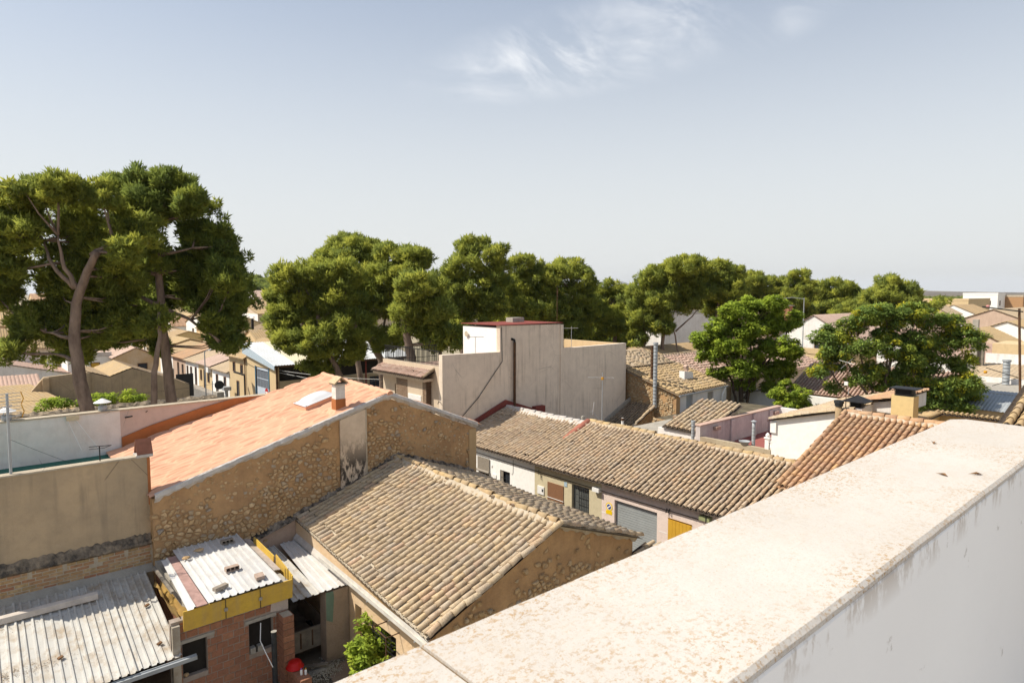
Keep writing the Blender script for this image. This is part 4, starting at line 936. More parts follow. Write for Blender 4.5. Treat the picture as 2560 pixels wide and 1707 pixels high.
# gravel heap in the yard
mb = MB()
for k in range(1500):
    a = random.uniform(0,6.283); r = abs(random.gauss(0,.33)); x = 6.35+r*1.4*math.cos(a); y = 14.25+r*math.sin(a); s = random.uniform(.008,.024); z = 1.4+max(0,.14-.25*r)
    mb.add([(x-s,y-s,z),(x+s,y-s*.6,z),(x+s*.3,y+s,z),(x,y,z+s*1.2)], [(0,1,3),(1,2,3),(2,0,3)])
o = link('gravel', mb.mesh('gravel'), M['concrete']); o['kind'] = 'stuff'; o['label'] = 'loose gravel heap on the yard floor'
solo('stone_slab', MB().prism([(6.3,13.3,1.402),(7.2,13.35,1.402),(7.15,14.4,1.402),(6.5,14.2,1.402)], (0,0,.05)), plaster('reddish_slab', (.27,.20,.15),(.22,.165,.125),3,.1), 'broad reddish stone slab at the foot of the old house wall', 'slab')
solo('yard_plank', MB().obox((6.15,14.45,1.6),(.35,-.25,.05),(.03,.04,0),(0,0,.02)), M['wood_grey'], 'grey plank lying on the yard gravel before the trailer', 'plank')
# ------------------------------------------------------------------ row of single-storey houses across the street
FX = 18.9; PX_ = planeX(FX)
def row_house(name, label, y0, y1, wall, holes, ridge, eave=3.29, nparts=300, ex=18.63, ridgebed='mortar', rtile='tile_yellow'):
    t = thing(name, label, 'house', (20.6, (y0+y1)/2, 0), 'single-storey houses in a row across the street')
    w = part('facade', face_wall(PX_, y0, y1, 0, 3.30, holes, .16), M[wall], t)
    part('side_walls', MB().prism([(19.15,y0+.02,0),(25.6,y0+.02,0),(25.6,y0+.02,3.1),(ridge[0],y0+.02,ridge[1]-.12),(19.15,y0+.02,3.15)], (0,.2,0)).box(19.15,25.6,y0+.22,y1-.02,0,3.0), M[wall], t)
    part('roof_deck', MB().prism([(ex+.12,y0,eave-.02),(ridge[0],y0,ridge[1]-.05),(ridge[0],y1,ridge[1]-.05),(ex+.12,y1,eave-.02)], (0,0,-.04)), flat('dark_eave_board_'+name, (.07,.06,.05), .9), t)
    part('rear_roof', wavy_roof((ridge[0]+3.2,y0,ridge[1]-1.2),(ridge[0]+3.2,y1,ridge[1]-1.2),(ridge[0],y0,ridge[1]),(ridge[0],y1,ridge[1]), .21), M['tile_dark'], t)
    tile_roof(t, (ex,y0+.02,eave), (ex,y1-.02,eave), (ridge[0],y0+.02,ridge[1]), (ridge[0],y1-.02,ridge[1]), .2, .29, 'tile_street', nparts)
    return t, w
# white house
hw = [(23.20,23.98,.13,2.42), (21.70,22.40,1.45,2.45)]
wh, w = row_house('white_row_house', 'white limewashed house with rolled blind, end of the street row', 20.05, 25.9, 'white', hw, (22.3,4.5))
sub('door_leaf', slab(PX_, 23.2, 23.98, .13, 2.42, -.155, -.12), M['inside'], w)  # leaf in the same painted shade colour as the openings
bl = part('rolled_blind', slab(PX_, 23.14, 24.04, 2.16, 2.80, .03, .05), flat('grey_slat_blind', (.30,.26,.21), .9, 0, .2, 30, .5), wh)
sub('blind_roll', MB().tube([(18.82,23.12,2.15),(18.82,24.06,2.15)], .06, 10), flat('blind_roll', (.34,.30,.25), .9, 0, .2, 30), bl)
part('dry_palm', MB().prism([(18.9,23.3,.2),(18.9,23.5,.2),(18.86,23.6,2.1),(18.86,23.45,1.7),(18.86,23.3,2.0)], (.03,0,0)), M['wood_brown'], wh)
def grille(t, y0, y1, z0, z1, ny, nz, x=18.87, m='black', r=.009):
    for k in range(ny): y = y0+(y1-y0)*k/(ny-1); part('grille_bar', MB().tube([(x,y,z0),(x,y,z1)], r, 5), M[m], t)
    for k in range(nz): z = z0+(z1-z0)*k/(nz-1); part('grille_bar', MB().tube([(x-.012,y0,z),(x-.012,y1,z)], r, 5), M[m], t)
wi = part('window_frame', MB().add([], []).box(18.99,19.03,21.72,22.38,1.47,1.53).box(18.99,19.03,21.72,22.38,2.37,2.43).box(18.99,19.03,21.72,21.78,1.53,2.37).box(18.99,19.03,22.32,22.38,1.53,2.37), M['wood_brown'], wh)
sub('pane', MB().box(19.02,19.04,21.75,22.35,1.5,2.4), M['glass_dark'], wi); sub('open_shutter', MB().box(18.93,18.96,22.20,22.39,1.47,2.43), M['wood_grey'], wi)
grille(wh, 21.74, 22.36, 1.47, 2.43, 5, 4, 18.94)
part('meter_box', slab(PX_, 22.66, 22.93, 1.92, 2.14, .0, .03), M['white_paint'], wh)
part('bell_box', slab(PX_, 22.95, 23.05, 2.45, 2.55, 0, .03), M['white_paint'], wh)
part('facade_wire', MB().tube([(18.88,21.45,3.1),(18.88,21.47,2.5),(18.88,21.55,2.4)], .008, 5), M['black'], wh)
ridge_tiles(wh, (22.3,20.05,4.53), (22.3,25.8,4.53), 'mortar_white', .11, .5, 'mortar_white', .02, 'ridge_cap', .3)
part('abutment_flashing', MB().prism([(18.5,25.86,3.28),(22.28,25.86,4.62),(22.28,25.86,4.92),(20.6,25.86,4.28),(18.5,25.86,3.5)], (0,.10,0)).prism([(22.28,25.86,4.62),(24.5,25.86,4.0),(24.5,25.86,4.15),(22.28,25.86,4.92)], (0,.10,0)), M['dark_red'], wh)
part('roof_hatch', MB().obox((19.3,25.2,3.56),(.16,0,.055),(0,.30,0),(-.01,0,.03)), M['zinc'], wh)
# olive house
ho = [(18.30,19.20,.13,2.55), (16.86,17.82,.9,2.82)]
oh, w = row_house('olive_row_house', 'olive rendered house with brown blind and iron grille in the street row', 16.2, 20.05, 'olive', ho, (22.35,4.64), 3.28)
part('brown_blind', slab(PX_, 18.28, 19.22, .13, 2.6, .0, .03), flat('brown_slat_blind', (.27,.135,.07), .85, 0, .2, 40, .5), oh)
part('blind_rod', MB().tube([(18.86,18.26,1.95),(18.86,19.24,1.95)], .012, 5), M['white_paint'], oh)
grille(oh, 16.9, 17.6, .95, 2.74, 8, 7, 18.93, 'black', .012)
sub('pane', MB().box(19.03,19.05,16.86,17.82,.9,2.82), flat('grey_pane', (.17,.18,.17), .3), w)
part('grille_crest', MB().tube([(18.93,16.9,2.74),(18.93,17.1,2.79),(18.93,17.25,2.85),(18.93,17.4,2.79),(18.93,17.6,2.74)], .012, 5), M['black'], oh)
gb = part('gas_box', slab(PX_, 19.44, 19.84, 1.95, 2.30, .0, .04), M['white_paint'], oh); sub('gas_box_window', slab(PX_, 19.47, 19.56, 2.08, 2.2, .04, .046), M['glass_dark'], gb)
nt_ = part('house_number_tile', slab(PX_, 18.08, 18.24, 2.62, 2.80, 0, .02), flat('number_tile_blue', (.35,.5,.62), .4), oh)
def text(body, size, loc, rot, mat, parent, name='lettering', ext=.002):
    cu = bpy.data.curves.new(name, 'FONT'); cu.body = body; cu.size = size; cu.align_x = 'CENTER'; cu.align_y = 'CENTER'; cu.extrude = ext
    tmp = bpy.data.objects.new(name, cu); C.objects.link(tmp); bpy.context.view_layer.update()
    me = bpy.data.meshes.new_from_object(tmp.evaluated_get(bpy.context.evaluated_depsgraph_get())); bpy.data.objects.remove(tmp)
    T = Matrix.Translation(loc) @ rot
    me.transform(T); me.materials.clear(); me.materials.append(mat); o = link(name, me, mat); o.parent = parent
    if parent.parent is None: o.matrix_parent_inverse = Matrix.Translation(-Vector(parent.location))
    return o
RX = Matrix.Rotation(math.radians(-90), 4, 'Z') @ Matrix.Rotation(math.radians(90), 4, 'X')   # faces -X
text('13', .13, (18.876,18.16,2.71), RX, M['white_paint'], nt_)
part('alarm_box', MB().box(18.72,18.9,16.22,16.56,2.84,3.0), M['white_paint'], oh)
part('cable_cluster', MB().tube([(18.86,19.75,3.0),(18.82,19.7,2.8),(18.85,19.62,2.85),(18.86,19.6,2.6)], .014, 5), M['black'], oh)
ridge_tiles(oh, (22.35,16.2,4.65), (22.35,19.9,4.65), 'tile_yellow', .11, .46, 'mortar', .02, bedw=.2)
part('red_party_ridge', MB().tube([(20.75,20.0,4.02),(21.6,20.02,4.33),(22.35,20.0,4.62)], [.13,.17,.17], 10), plaster('brick_red_mortar', (.42,.16,.11),(.34,.13,.09),2,.2), oh, True)
# rose house with garage
hr = [(13.58,15.56,.13,2.70), (12.15,13.08,1.2,2.64)]
rh, w = row_house('rose_row_house', 'rose rendered house with grey roller garage door and yellow shutter', 9.0, 16.2, 'rose', hr, (22.3,4.62), 3.31)
gd = sub('garage_door', slab(PX_, 13.58, 15.56, .13, 2.70, -.16, -.13), M['zinc'], w)
for k in range(27): link('shutter_slat', slab(PX_, 13.60, 15.54, .16+.094*k, .242+.094*k, -.13, -.108).mesh('shutter_slat'), flat('grey_shutter_slat', (.34,.36,.36), .5, .1, .08, 2) if k == 0 else bpy.data.materials['grey_shutter_slat'], None).parent = w
wy = part('window_shutter', slab(PX_, 12.13, 13.10, 1.18, 2.66, -.03, .01), flat('mustard_paint', (.58,.33,.035), .6, 0, .08, 3), rh)
for k in range(6): sub('shutter_plank', slab(PX_, 12.19+.145*k, 12.328+.145*k, 1.24, 2.60, .01, .026), bpy.data.materials['mustard_paint'], wy)
part('shutter_hinge_bar', MB().tube([(18.87,12.13,2.66),(18.87,13.1,2.66)], .01, 5), M['rust'], rh)
for z, ya, yb in ((2.05,9.0,12.1),(2.05,13.15,13.5),(2.05,15.62,16.2)): part('render_groove', slab(PX_, ya, yb, z, z+.02, 0, .006), M['white_paint'], rh)
sg2 = part('parking_sign', slab(PX_, 15.67, 15.98, 2.06, 2.20, 0, .012), flat('sign_yellow', (.75,.50,.01), .45, 0, .03, 2), rh)
def disc(fm, cu, cv, r, h0, h1, n=28):
    mb = MB(); P = [fm(cu+r*math.cos(6.2832*k/n), cv+r*math.sin(6.2832*k/n), h) for h in (h0, h1) for k in range(n)]
    return mb.add(P, [tuple(reversed(range(n))), tuple(range(n, 2*n))] + [(k, (k+1) % n, n+(k+1) % n, n+k) for k in range(n)])
sub('sign_ring', disc(PX_, 15.82, 2.36, .17, .0, .010), bpy.data.materials['sign_yellow'], sg2)
sub('sign_band', disc(PX_, 15.82, 2.36, .125, .010, .013), M['white_paint'], sg2)
sub('sign_disc', disc(PX_, 15.82, 2.36, .10, .013, .016), flat('sign_blue', (.03,.05,.22), .45, 0, .03, 2), sg2)
sub('sign_slash', MB().obox((18.882,15.82,2.36),(.002,0,0),(0,.075,-.06),(0,.014,.018)), M['white_paint'], sg2)
lb = part('lamp_box', MB().box(18.72,18.9,11.36,11.76,2.98,3.14), flat('lamp_box_olive', (.30,.32,.16), .4), rh)
sub('lamp_divider', MB().box(18.71,18.72,11.46,11.50,2.98,3.14), M['black'], lb)
part('insulator_cluster', MB().tube([(18.84,13.0,3.02),(18.8,13.02,2.86),(18.84,13.08,2.9)], .02, 5).tube([(18.84,13.12,3.0),(18.8,13.14,2.84)], .02, 5), M['black'], rh)
ridge_tiles(rh, (22.3,9.0,4.61), (22.3,16.1,4.61), 'tile_yellow', .105, .46, 'mortar', .02, bedw=.2)
cable('facade_cable', 'black cable running under the eaves of the row houses', (18.84,25.7,2.98), (18.84,9.2,2.98), .06, .014, 'black', 30)
# flues and aerial behind the ridges
def flue(name, lab, x, y, z0, z1, r, mat, cap='disc', capm=None):
    t = thing(name, lab, 'flue pipe', (x, y, z0))
    pr_ = [(r, 0)]; k = 0; z = 0
    while z < z1-z0-.12: pr_ += [(r, z+.02), (r*1.07, z+.035), (r*1.07, z+.05), (r, z+.065)]; z += .22 if r > .09 else .14
    pr_.append((r, z1-z0)); part('pipe', MB().lathe((x,y,z0), pr_, 14), M[mat], t, True)
    if cap == 'disc': part('cap', MB().lathe((x,y,z1+.05),[(r*1.6,0),(r*1.6,.02),(0.01,.07)],14), M[capm or mat], t); part('cap_stay', MB().tube([(x,y,z1-.05),(x,y,z1+.07)], r*.3, 6), M[mat], t)
    else: part('collar', MB().lathe((x,y,z1-.12),[(r*1.25,0),(r*1.25,.12),(r*.9,.12),(r*.9,.05)],14), M[capm or mat], t)
    return t
flue('tin_flue', 'short tin flue behind the rose house ridge by the mauve wall corner', 23.3, 15.0, 3.9, 5.28, .07, 'zinc', 'collar')
flue('terrace_flue', 'ribbed tin flue with disc cap inside the red-floored terrace', 24.35, 12.85, 3.9, 5.38, .07, 'zinc')
flue('ridge_flue', 'stubby beige flue behind the white house ridge', 22.75, 20.75, 3.8, 4.72, .07, 'concrete', 'collar')
flue('white_flue', 'small white flue behind the olive house ridge', 23.1, 18.6, 3.6, 4.9, .06, 'white_paint', 'collar', 'rust')
at_ = yagi('rusty_mast_antenna', 'rusty mast aerial with yellow clamps behind the olive house ridge', (23.4, 20.1, 3.5), 3.35, 1.25, 3.1, 7, 'alu', .16, .02, (-.72,.55,.02))
part('clamp', MB().box(23.36,23.46,20.06,20.16,6.5,6.62), bpy.data.materials['orange_plastic'], at_)
part('offset_rod', MB().tube([(23.4,20.1,4.4),(23.05,20.4,4.95),(22.9,20.45,4.95)], .012, 5).tube([(23.05,20.4,4.8),(23.1,20.35,5.4)], .025, 6), M['alu'], at_)

# ------------------------------------------------------------------ house with the orange mixed tiles, and its neighbours at the right
og = thing('orange_tile_house', 'taller house with bright orange wavy tiles beside the parapet', 'house', (21, 5, 0))
part('wall', MB().prism([(18.95,8.80,0),(25,8.80,0),(25,8.80,5.9),(23.5,8.80,6.33),(18.95,8.80,4.85)], (0,-4.9,0)), M['yellow_deep'], og)
mb = MB()
for k in range(27):
    y = 8.88-.18*k; mb.add([(18.68,y,4.80),(18.68,y-.09,4.74),(18.68,y-.18,4.80),(18.97,y,4.80),(18.97,y-.09,4.66),(18.97,y-.18,4.80)], [(0,1,4,3),(1,2,5,4)])
part('eave_trim', mb, M['yellow_deep'], og)
tile_roof(og, (18.6,3.9,4.81), (18.6,8.93,4.81), (23.5,3.9,6.42), (23.5,8.93,6.42), .178, .345, 'tile_orange', 300, .28, r=.07, channel='tile_orange', lift=.0)
ridge_tiles(og, (23.5,3.9,6.46), (23.5,8.9,6.46), 'tile_orange', .10, .45, 'mortar', .0)
A = Vector((18.55,8.98,4.86)); B = Vector((23.45,8.98,6.47)); ridge_tiles(og, A, B, 'tile_orange', .085, .40, None, .0, 'verge_tile')
part('verge_board', MB().prism([(18.6,8.93,4.72),(23.5,8.93,6.34),(23.5,8.93,6.44),(18.6,8.93,4.82)], (0,.06,0)), M['tile_orange'], og)
part('rear_roof', wavy_roof((26.5,3.9,5.4),(26.5,8.9,5.4),(23.5,3.9,6.42),(23.5,8.9,6.42), .18), M['tile_orange'], og)
# white house behind the row
wg = thing('white_gable_house', 'bright white gable wall house behind the rose house ridge', 'house', (27, 10.5, 0))
part('wall', MB().prism([(24.0,11.92,0),(24.0,9.0,0),(24.0,9.0,6.46),(24.0,11.92,5.66)], (7,0,0)), M['white'], wg)
part('wall_return', MB().box(23.93,24.0,11.72,11.95,5.2,5.62), M['white'], wg)
tile_roof(wg, (23.95,12.05,5.68), (31.2,12.05,5.68), (23.95,9.0,6.50), (31.2,9.0,6.50), .2, .32, 'tile_old', 0, .8)
part('wedge_wall', MB().prism([(26.0,9.0,6.2),(26.0,8.1,6.2),(26.0,8.1,6.72),(26.0,9.0,6.52)], (3,0,0)), M['white_old'], wg)
tile_roof(wg, (25.9,9.35,6.55), (29,9.35,6.55), (25.9,8.0,6.84), (29,8.0,6.84), .2, .32, 'tile_orange', 0, .4, r=.07)
cc = thing('concrete_chimney', 'round ochre concrete chimney pipe with dark collar by the white gable', 'chimney', (23.8, 9.36, 5.4))
part('pipe', MB().lathe((23.8,9.36,5.4),[(.115,0),(.11,1.2)],14), plaster('stained_cement_pipe', (.42,.29,.15),(.30,.23,.15),3,.6,(.1,.08,.06)), cc, True)
part('collar', MB().lathe((23.8,9.36,6.6),[(.14,0),(.14,.10),(.165,.10),(.165,.20),(.12,.20),(.12,.10)],14), M['steel_dark'], cc)
bc = thing('black_cap_chimney', 'low chimney with black pyramid cowl on the orange roof ridge', 'chimney', (24.5, 9.0, 6.2))
part('base', MB().box(24.28,24.72,8.76,9.24,5.9,6.52), M['white'], bc)
for k in range(4): part('louvre', MB().box(24.32,24.68,8.80,9.20,6.54+.055*k,6.575+.055*k), M['black'], bc)
part('cowl', MB().add([(24.12,8.6,6.76),(24.88,8.6,6.76),(24.88,9.4,6.76),(24.12,9.4,6.76),(24.5,9.0,6.97),(24.12,8.6,6.73),(24.88,8.6,6.73),(24.88,9.4,6.73),(24.12,9.4,6.73)],[(0,1,4),(1,2,4),(2,3,4),(3,0,4),(0,5,6,1),(1,6,7,2),(2,7,8,3),(3,8,5,0),(8,7,6,5)]), M['black'], bc)
part('core', MB().box(24.38,24.62,8.86,9.14,6.5,6.75), M['black'], bc)
m1 = thing('thin_mast_antenna', 'thin rusty mast with white amplifier by the black chimney cowl', 'antenna', (24.2, 9.28, 6.3))
part('mast', MB().tube([(24.2,9.28,6.3),(24.2,9.28,8.25)], .014, 6), M['rust'], m1); part('amplifier', MB().box(24.14,24.20,9.22,9.34,7.32,7.45), M['white_paint'], m1)
part('rod', MB().tube([(24.1,9.0,8.1),(24.3,9.6,8.2)], .006, 5).tube([(24.2,9.5,7.9),(24.2,9.1,8.3)], .005, 5).tube([(24.2,9.2,7.2),(24.2,9.2,7.0)], .012, 5), M['alu'], m1)
yc = thing('yellow_chimney', 'big pale yellow chimney block with black louvred cap', 'chimney', (25.2, 7.7, 5.5))
part('block', MB().box(25.0,25.55,7.36,8.06,5.4,7.02), M['yellow_wall'], yc)
for k in range(4): part('louvre', MB().box(25.03,25.5,7.44,7.98,7.04+.055*k,7.075+.055*k), M['black'], yc)
part('core', MB().box(25.1,25.45,7.5,7.92,7.0,7.26), M['black'], yc)
part('cap', MB().box(24.92,25.63,7.26,8.12,7.27,7.30), M['black'], yc)
yp = thing('yellow_parapet', 'pale yellow terrace parapet coped with curved tiles', 'parapet', (27, 6, 5))
part('wall', MB().box(28.0,28.25,3.95,7.55,5.0,6.06).box(24.9,28.0,7.33,7.55,5.0,6.06), M['yellow_wall'], yp)
tile_roof(yp, (27.90,3.95,6.10), (27.90,7.55,6.10), (28.2,3.95,6.14), (28.2,7.55,6.14), .16, .3, 'tile_yellow', 40, .3, r=.06, name='coping_tile')
tile_roof(yp, (24.9,7.28,6.08), (27.88,7.28,6.08), (24.9,7.62,6.13), (27.88,7.62,6.13), .16, .34, 'tile_yellow', 40, .3, r=.06, name='coping_tile')
# neighbouring roof slope that starts right behind the parapet end
nr = thing('neighbour_tile_roof', 'higher tan tile slope rising at the right edge beyond the parapet end', 'house', (23, 1.8, 0))
part('wall', MB().prism([(20.2,3.7,0),(26.4,3.7,0),(26.4,3.7,8.8),(20.2,3.7,7.25)], (0,-3.6,0)), M['yellow_wall'], nr)
tile_roof(nr, (19.8,.1,7.28), (19.8,3.86,7.28), (26.5,.1,8.98), (26.5,3.86,8.98), .235, .36, 'tile_yellow', 120, .5, r=.095)
tp = thing('roof_antenna_pole', 'dark leaning aerial pole with orange insulator at the right edge', 'antenna', (24.8, 4.45, 6.0))
part('mast', MB().tube([(24.8,4.32,6.0),(25.1,4.60,10.15)], .035, 8), M['rust'], tp)
part('crossarm', MB().tube([(25.1,4.5,10.05),(24.4,5.4,10.2)], .02, 6).tube([(24.97,4.5,8.0),(24.3,5.2,8.3)], .012, 5).tube([(24.97,4.5,8.0),(24.7,5.1,7.7)], .01, 5), M['steel_dark'], tp)
for p in ((24.5,5.25,8.1),(24.6,5.3,10.16)): part('insulator', MB().lathe(p,[(.03,0),(.05,.02),(.05,.07),(.03,.09)],10), bpy.data.materials['orange_plastic'] if p[2] < 9 else flat('pink_insulator',(.7,.3,.28),.5), tp)
# walled terrace with the red floor
te = thing('mauve_terrace_wall', 'mauve stained terrace wall with red floor behind the row', 'wall', (28, 14, 0))
part('wall', MB().box(24.0,31.3,15.1,15.32,0,4.94), M['purple_wall'], te)
part('coping', MB().box(23.97,31.35,15.06,15.36,4.94,4.98), M['tile_red'], te)
for x in (26.6, 28.6, 30.2): part('pilaster', MB().box(x-.16,x+.16,15.02,15.1,0,4.90), M['purple_wall'], te)
part('wall_return', MB().box(31.1,31.3,13.3,15.1,0,4.92), M['white_old'], te)
part('low_wall', MB().box(24.0,24.18,11.95,15.1,0,4.48), plaster('stained_low_wall', (.46,.39,.27),(.36,.29,.2),1.5,.5,(.2,.15,.1)), te)
part('floor', MB().box(24.18,31.1,11.95,15.1,0,3.88), flat('red_terrace_floor', (.30,.10,.085), .85, 0, .1, 3), te)
for p in ((25.2,15.08,4.72),(30.6,15.08,4.74),(31.08,14.2,4.74)): part('clay_planter', MB().box(p[0]-.18,p[0]+.18,p[1]-.16,p[1],p[2]-.09,p[2]+.06), M['tile_red'], te)
bl_ = thing('white_balustrade', 'white balustrade post with pointed finial at the terrace corner', 'balustrade', (24.2, 12.1, 4.48))
part('post', MB().box(24.02,24.18,12.04,12.20,4.48,4.90).box(23.99,24.21,12.01,12.23,4.90,4.95), M['white'], bl_)
part('finial', MB().lathe((24.1,12.12,4.95),[(.05,0),(.085,.05),(.08,.10),(.03,.17),(.0,.19)],12), M['white'], bl_, True)
part('rail', MB().box(24.05,24.15,11.93,12.04,4.78,4.84).lathe((24.1,11.98,4.48),[(.03,0),(.05,.1),(.03,.2),(.03,.3)],10), M['white'], bl_)
bn2 = solo('enamel_basin', MB().lathe((24.1,13.1,4.48),[(.13,0),(.15,.02),(.21,.13),(.23,.15),(.215,.15),(.15,.04)],18), M['zinc'], 'grey enamel basin standing on the low terrace wall', 'basin', None, True)
rr = thing('small_tile_roof', 'small tan tile roof rising behind the mauve wall', 'roof', (27, 16.6, 0))
part('wall', MB().box(25.0,29,15.4,18,0,4.3), M['white_old'], rr)
tile_roof(rr, (24.9,15.4,4.40), (24.9,17.6,4.40), (28.0,15.4,5.35), (28.0,17.6,5.35), .24, .36, 'tile_old', 40)
# ------------------------------------------------------------------ big grey building with blind wall
gb_ = thing('grey_blind_wall_building', 'tall beige-grey building with stained windowless wall and white stair block', 'building', (25, 30, 0))
part('blind_wall', MB().prism([(18.2,26,0),(32.55,26,0),(32.55,26,7.46),(26.6,26,7.44),(26.6,26,8.86),(21.95,26,8.92),(21.95,26,7.52),(18.2,26,7.58)], (0,.3,0)), M['grey_wall'], gb_)
part('body', MB().box(18.45,32.5,26.3,31.8,0,6.55), M['beige'], gb_)
part('stair_block', MB().box(21.95,26.6,26.3,29.27,6.55,8.80), M['white'], gb_)
part('stair_roof', MB().box(21.85,26.7,25.95,29.35,8.925,8.96), M['dark_red'], gb_)
part('wall_pilaster', MB().box(26.5,26.72,25.94,26.0,0,8.84), M['grey_wall'], gb_)
part('roof_tank', MB().box(24.6,25.5,28.0,28.6,8.96,9.22), M['concrete'], gb_)
part('far_parapet', MB().box(32.25,32.5,26.3,31.6,6.55,7.44).box(26.7,32.25,31.5,31.7,6.55,7.44), M['sand_wall'], gb_)
part('terrace_floor', MB().box(18.5,32.2,26.32,31.75,6.555,6.6), M['tile_red'], gb_)
part('front_wall', face_wall(planeX(18.2), 26.3, 31.8, 0, 6.98, [(27.35,28.75,3.2,5.35),(29.95,30.55,3.0,5.7)], .25), M['beige'], gb_)
fr = part('window_box', slab(planeX(17.9), 27.35, 28.75, 3.0, 6.2, -.28, 0.0), M['beige'], gb_)
sub('roller_shutter', slab(planeX(17.9), 27.45, 28.68, 3.2, 5.42, 0, .02), M['white_paint'], fr)
for k in range(22): sub('shutter_slat', slab(planeX(17.88), 27.46, 28.67, 3.25+.098*k, 3.335+.098*k, 0, .012), M['white_paint'], fr)
for a, b in ((26.98,27.35),(28.75,29.9)):
    bp = part('brick_panel', slab(planeX(17.9), a, b, 3.0, 6.2, -.29, -.005), M['mortar'], gb_)
    bricks(bp, planeX(17.9), a+.01, b-.01, 4.0, 6.2, .22, .062, (), 'brick_brown', .006, 0, .012, .002)
bp = part('brick_return', MB().box(17.905,18.9,26.98,27.0,3.0,6.3), M['mortar'], gb_)
bricks(bp, planeY(26.98), 17.9, 18.2, 4.0, 6.3, .22, .062, (), 'brick_brown', .006, 0, .012, .002)
part('canopy_slab', MB().box(17.62,18.2,26.8,31.9,6.2,6.34), M['beige'], gb_)
tile_roof(gb_, (17.52,26.7,6.40), (17.52,31.9,6.40), (18.22,26.7,6.72), (18.22,31.9,6.72), .2, .36, 'tile_red', 120, .6, name='canopy_tile')
ridge_tiles(gb_, (17.5,26.68,6.44), (18.2,26.72,6.78), 'tile_dark', .09, .36, None)
rl = part('roof_railing', MB().box(18.28,18.32,26.35,31.75,7.72,7.76).box(18.28,18.32,26.35,31.75,7.08,7.11), M['black'], gb_)
for k in range(46): y = 26.4+5.3*k/45; sub('baluster', MB().box(18.29,18.31,y-.009,y+.009,6.98,7.74), M['black'], rl)
rl2 = part('rear_railing', MB().box(18.3,21.8,31.68,31.71,7.55,7.59).box(18.3,21.8,31.68,31.71,6.9,6.93), M['black'], gb_)
for k in range(30): x = 18.35+3.4*k/29; sub('baluster', MB().box(x-.009,x+.009,31.685,31.705,6.6,7.57), M['black'], rl2)
rl3 = part('east_railing', MB().box(26.7,30.8,29.8,29.83,7.55,7.59), M['black'], gb_)
for k in range(24): x = 26.75+4.0*k/23; sub('baluster', MB().box(x-.009,x+.009,29.805,29.825,6.6,7.57), M['black'], rl3)
part('rusty_flue', MB().tube([(22.86,25.86,4.45),(22.86,25.86,8.0)], .075, 12), M['rust'], gb_)
t_ = NT('soot_spot'); M['sootspot'] = t_.done((.06,.055,.05), None, .95)
part('flue_elbow', MB().tube([(22.86,25.86,7.95),(22.86,25.88,8.12),(22.76,26.02,8.18)], .07, 10), M['black'], gb_)
part('drain_pipe', MB().tube([(22.02,25.95,8.85),(22.06,25.95,7.0),(21.5,25.95,6.4),(20.4,25.95,5.2),(18.8,25.95,3.9)], .02, 6), M['steel_dark'], gb_)
part('chimney_box', MB().box(24.30,25.06,25.72,26.0,3.6,4.32), M['dark_red'], gb_)
part('wall_lamp', MB().tube([(18.2,26.2,5.2),(18.0,26.05,5.3),(17.95,26.05,5.15)], .02, 6), M['black'], gb_)
ds = thing('satellite_dish', 'round dish on the white stair block wall', 'satellite dish', (21.8, 28.9, 8.3))
part('dish', MB().tube([(21.92,28.85,8.36),(21.85,28.85,8.36)], [.04,.16], 16), flat('dish_beige',(.55,.47,.36),.6), ds)
yagi('stair_block_antenna', 'tall thin aerial with dense rods on the stair block roof', (26.45, 26.2, 8.9), 2.1, .9, 1.45, 9, 'rust', .12, .016, (.2,.1,1))
yagi('terrace_antenna', 'T-shaped aerial on the low terrace before the white stair block', (20.4, 26.15, 7.5), .9, .8, .88, 3, 'black', .05, .015, (.8,-.6,0))
yagi('east_terrace_antenna', 'white aerial on the east terrace of the grey building', (30.2, 28.6, 6.6), 1.9, 1.0, 1.8, 6, 'alu', .14, .016, (-.9,.35,0))

# ------------------------------------------------------------------ rubble house with yellow tiles and its lean-to
rb = thing('rubble_tile_house', 'rubble stone house with yellowish tile roof beside the tall metal flue', 'house', (35.5, 24.5, 0))
wl = part('stone_wall', MB().prism([(33,22.45,0),(33,28.4,0),(33,28.4,6.5),(33,26.35,5.58),(33,22.45,4.44)], (.4,0,0)), M['mud'], rb)
def m_rb(u, v): return .93 if v < (4.35+(u-22.45)*.29) else 0
M['stone_pale'] = stone_mat('pale_rubble', [(0,(.50,.38,.22)),(.4,(.42,.31,.18)),(.7,(.56,.45,.29)),(1,(.38,.29,.18))])
stones(wl, planeX(33), 22.55, 26.2, 2.0, 5.5, .19, .14, m_rb, 'stone_pale', 300)
part('front_wall', face_wall(planeY(22.6), 33.42, 39.0, 0, 4.45, [(34.3,35.0,3.3,4.3),(36.7,37.4,3.62,4.25)], .15), M['white_old'], rb)
part('door_leaf', slab(planeY(22.6), 34.32, 34.98, 3.3, 4.28, -.14, -.1), M['zinc'], rb); part('window_shutter', slab(planeY(22.6), 36.72, 37.38, 3.64, 4.23, -.14, -.1), M['concrete'], rb)
part('body', MB().box(33.4,38.9,22.8,28.3,0,4.3), M['white_old'], rb)
part('downpipe', MB().tube([(38.6,22.45,4.4),(38.2,22.45,3.9),(38.2,22.45,3.3)], .05, 8), M['white_paint'], rb)
tile_roof(rb, (32.92,22.25,4.50), (39.0,22.55,4.52), (32.92,26.35,5.66), (38.9,26.4,5.66), .30, .34, 'tile_yellow', 0, .6, channel='tile_dark')
tile_roof(rb, (32.92,26.3,5.75), (38.6,26.35,5.75), (32.92,28.5,6.62), (37.6,28.5,6.62), .23, .34, 'tile_old', 0, 1.2)
part('eave_gutter', MB().tube([(32.95,22.2,4.42),(39.0,22.5,4.45)], .05, 8), M['zinc'], rb)
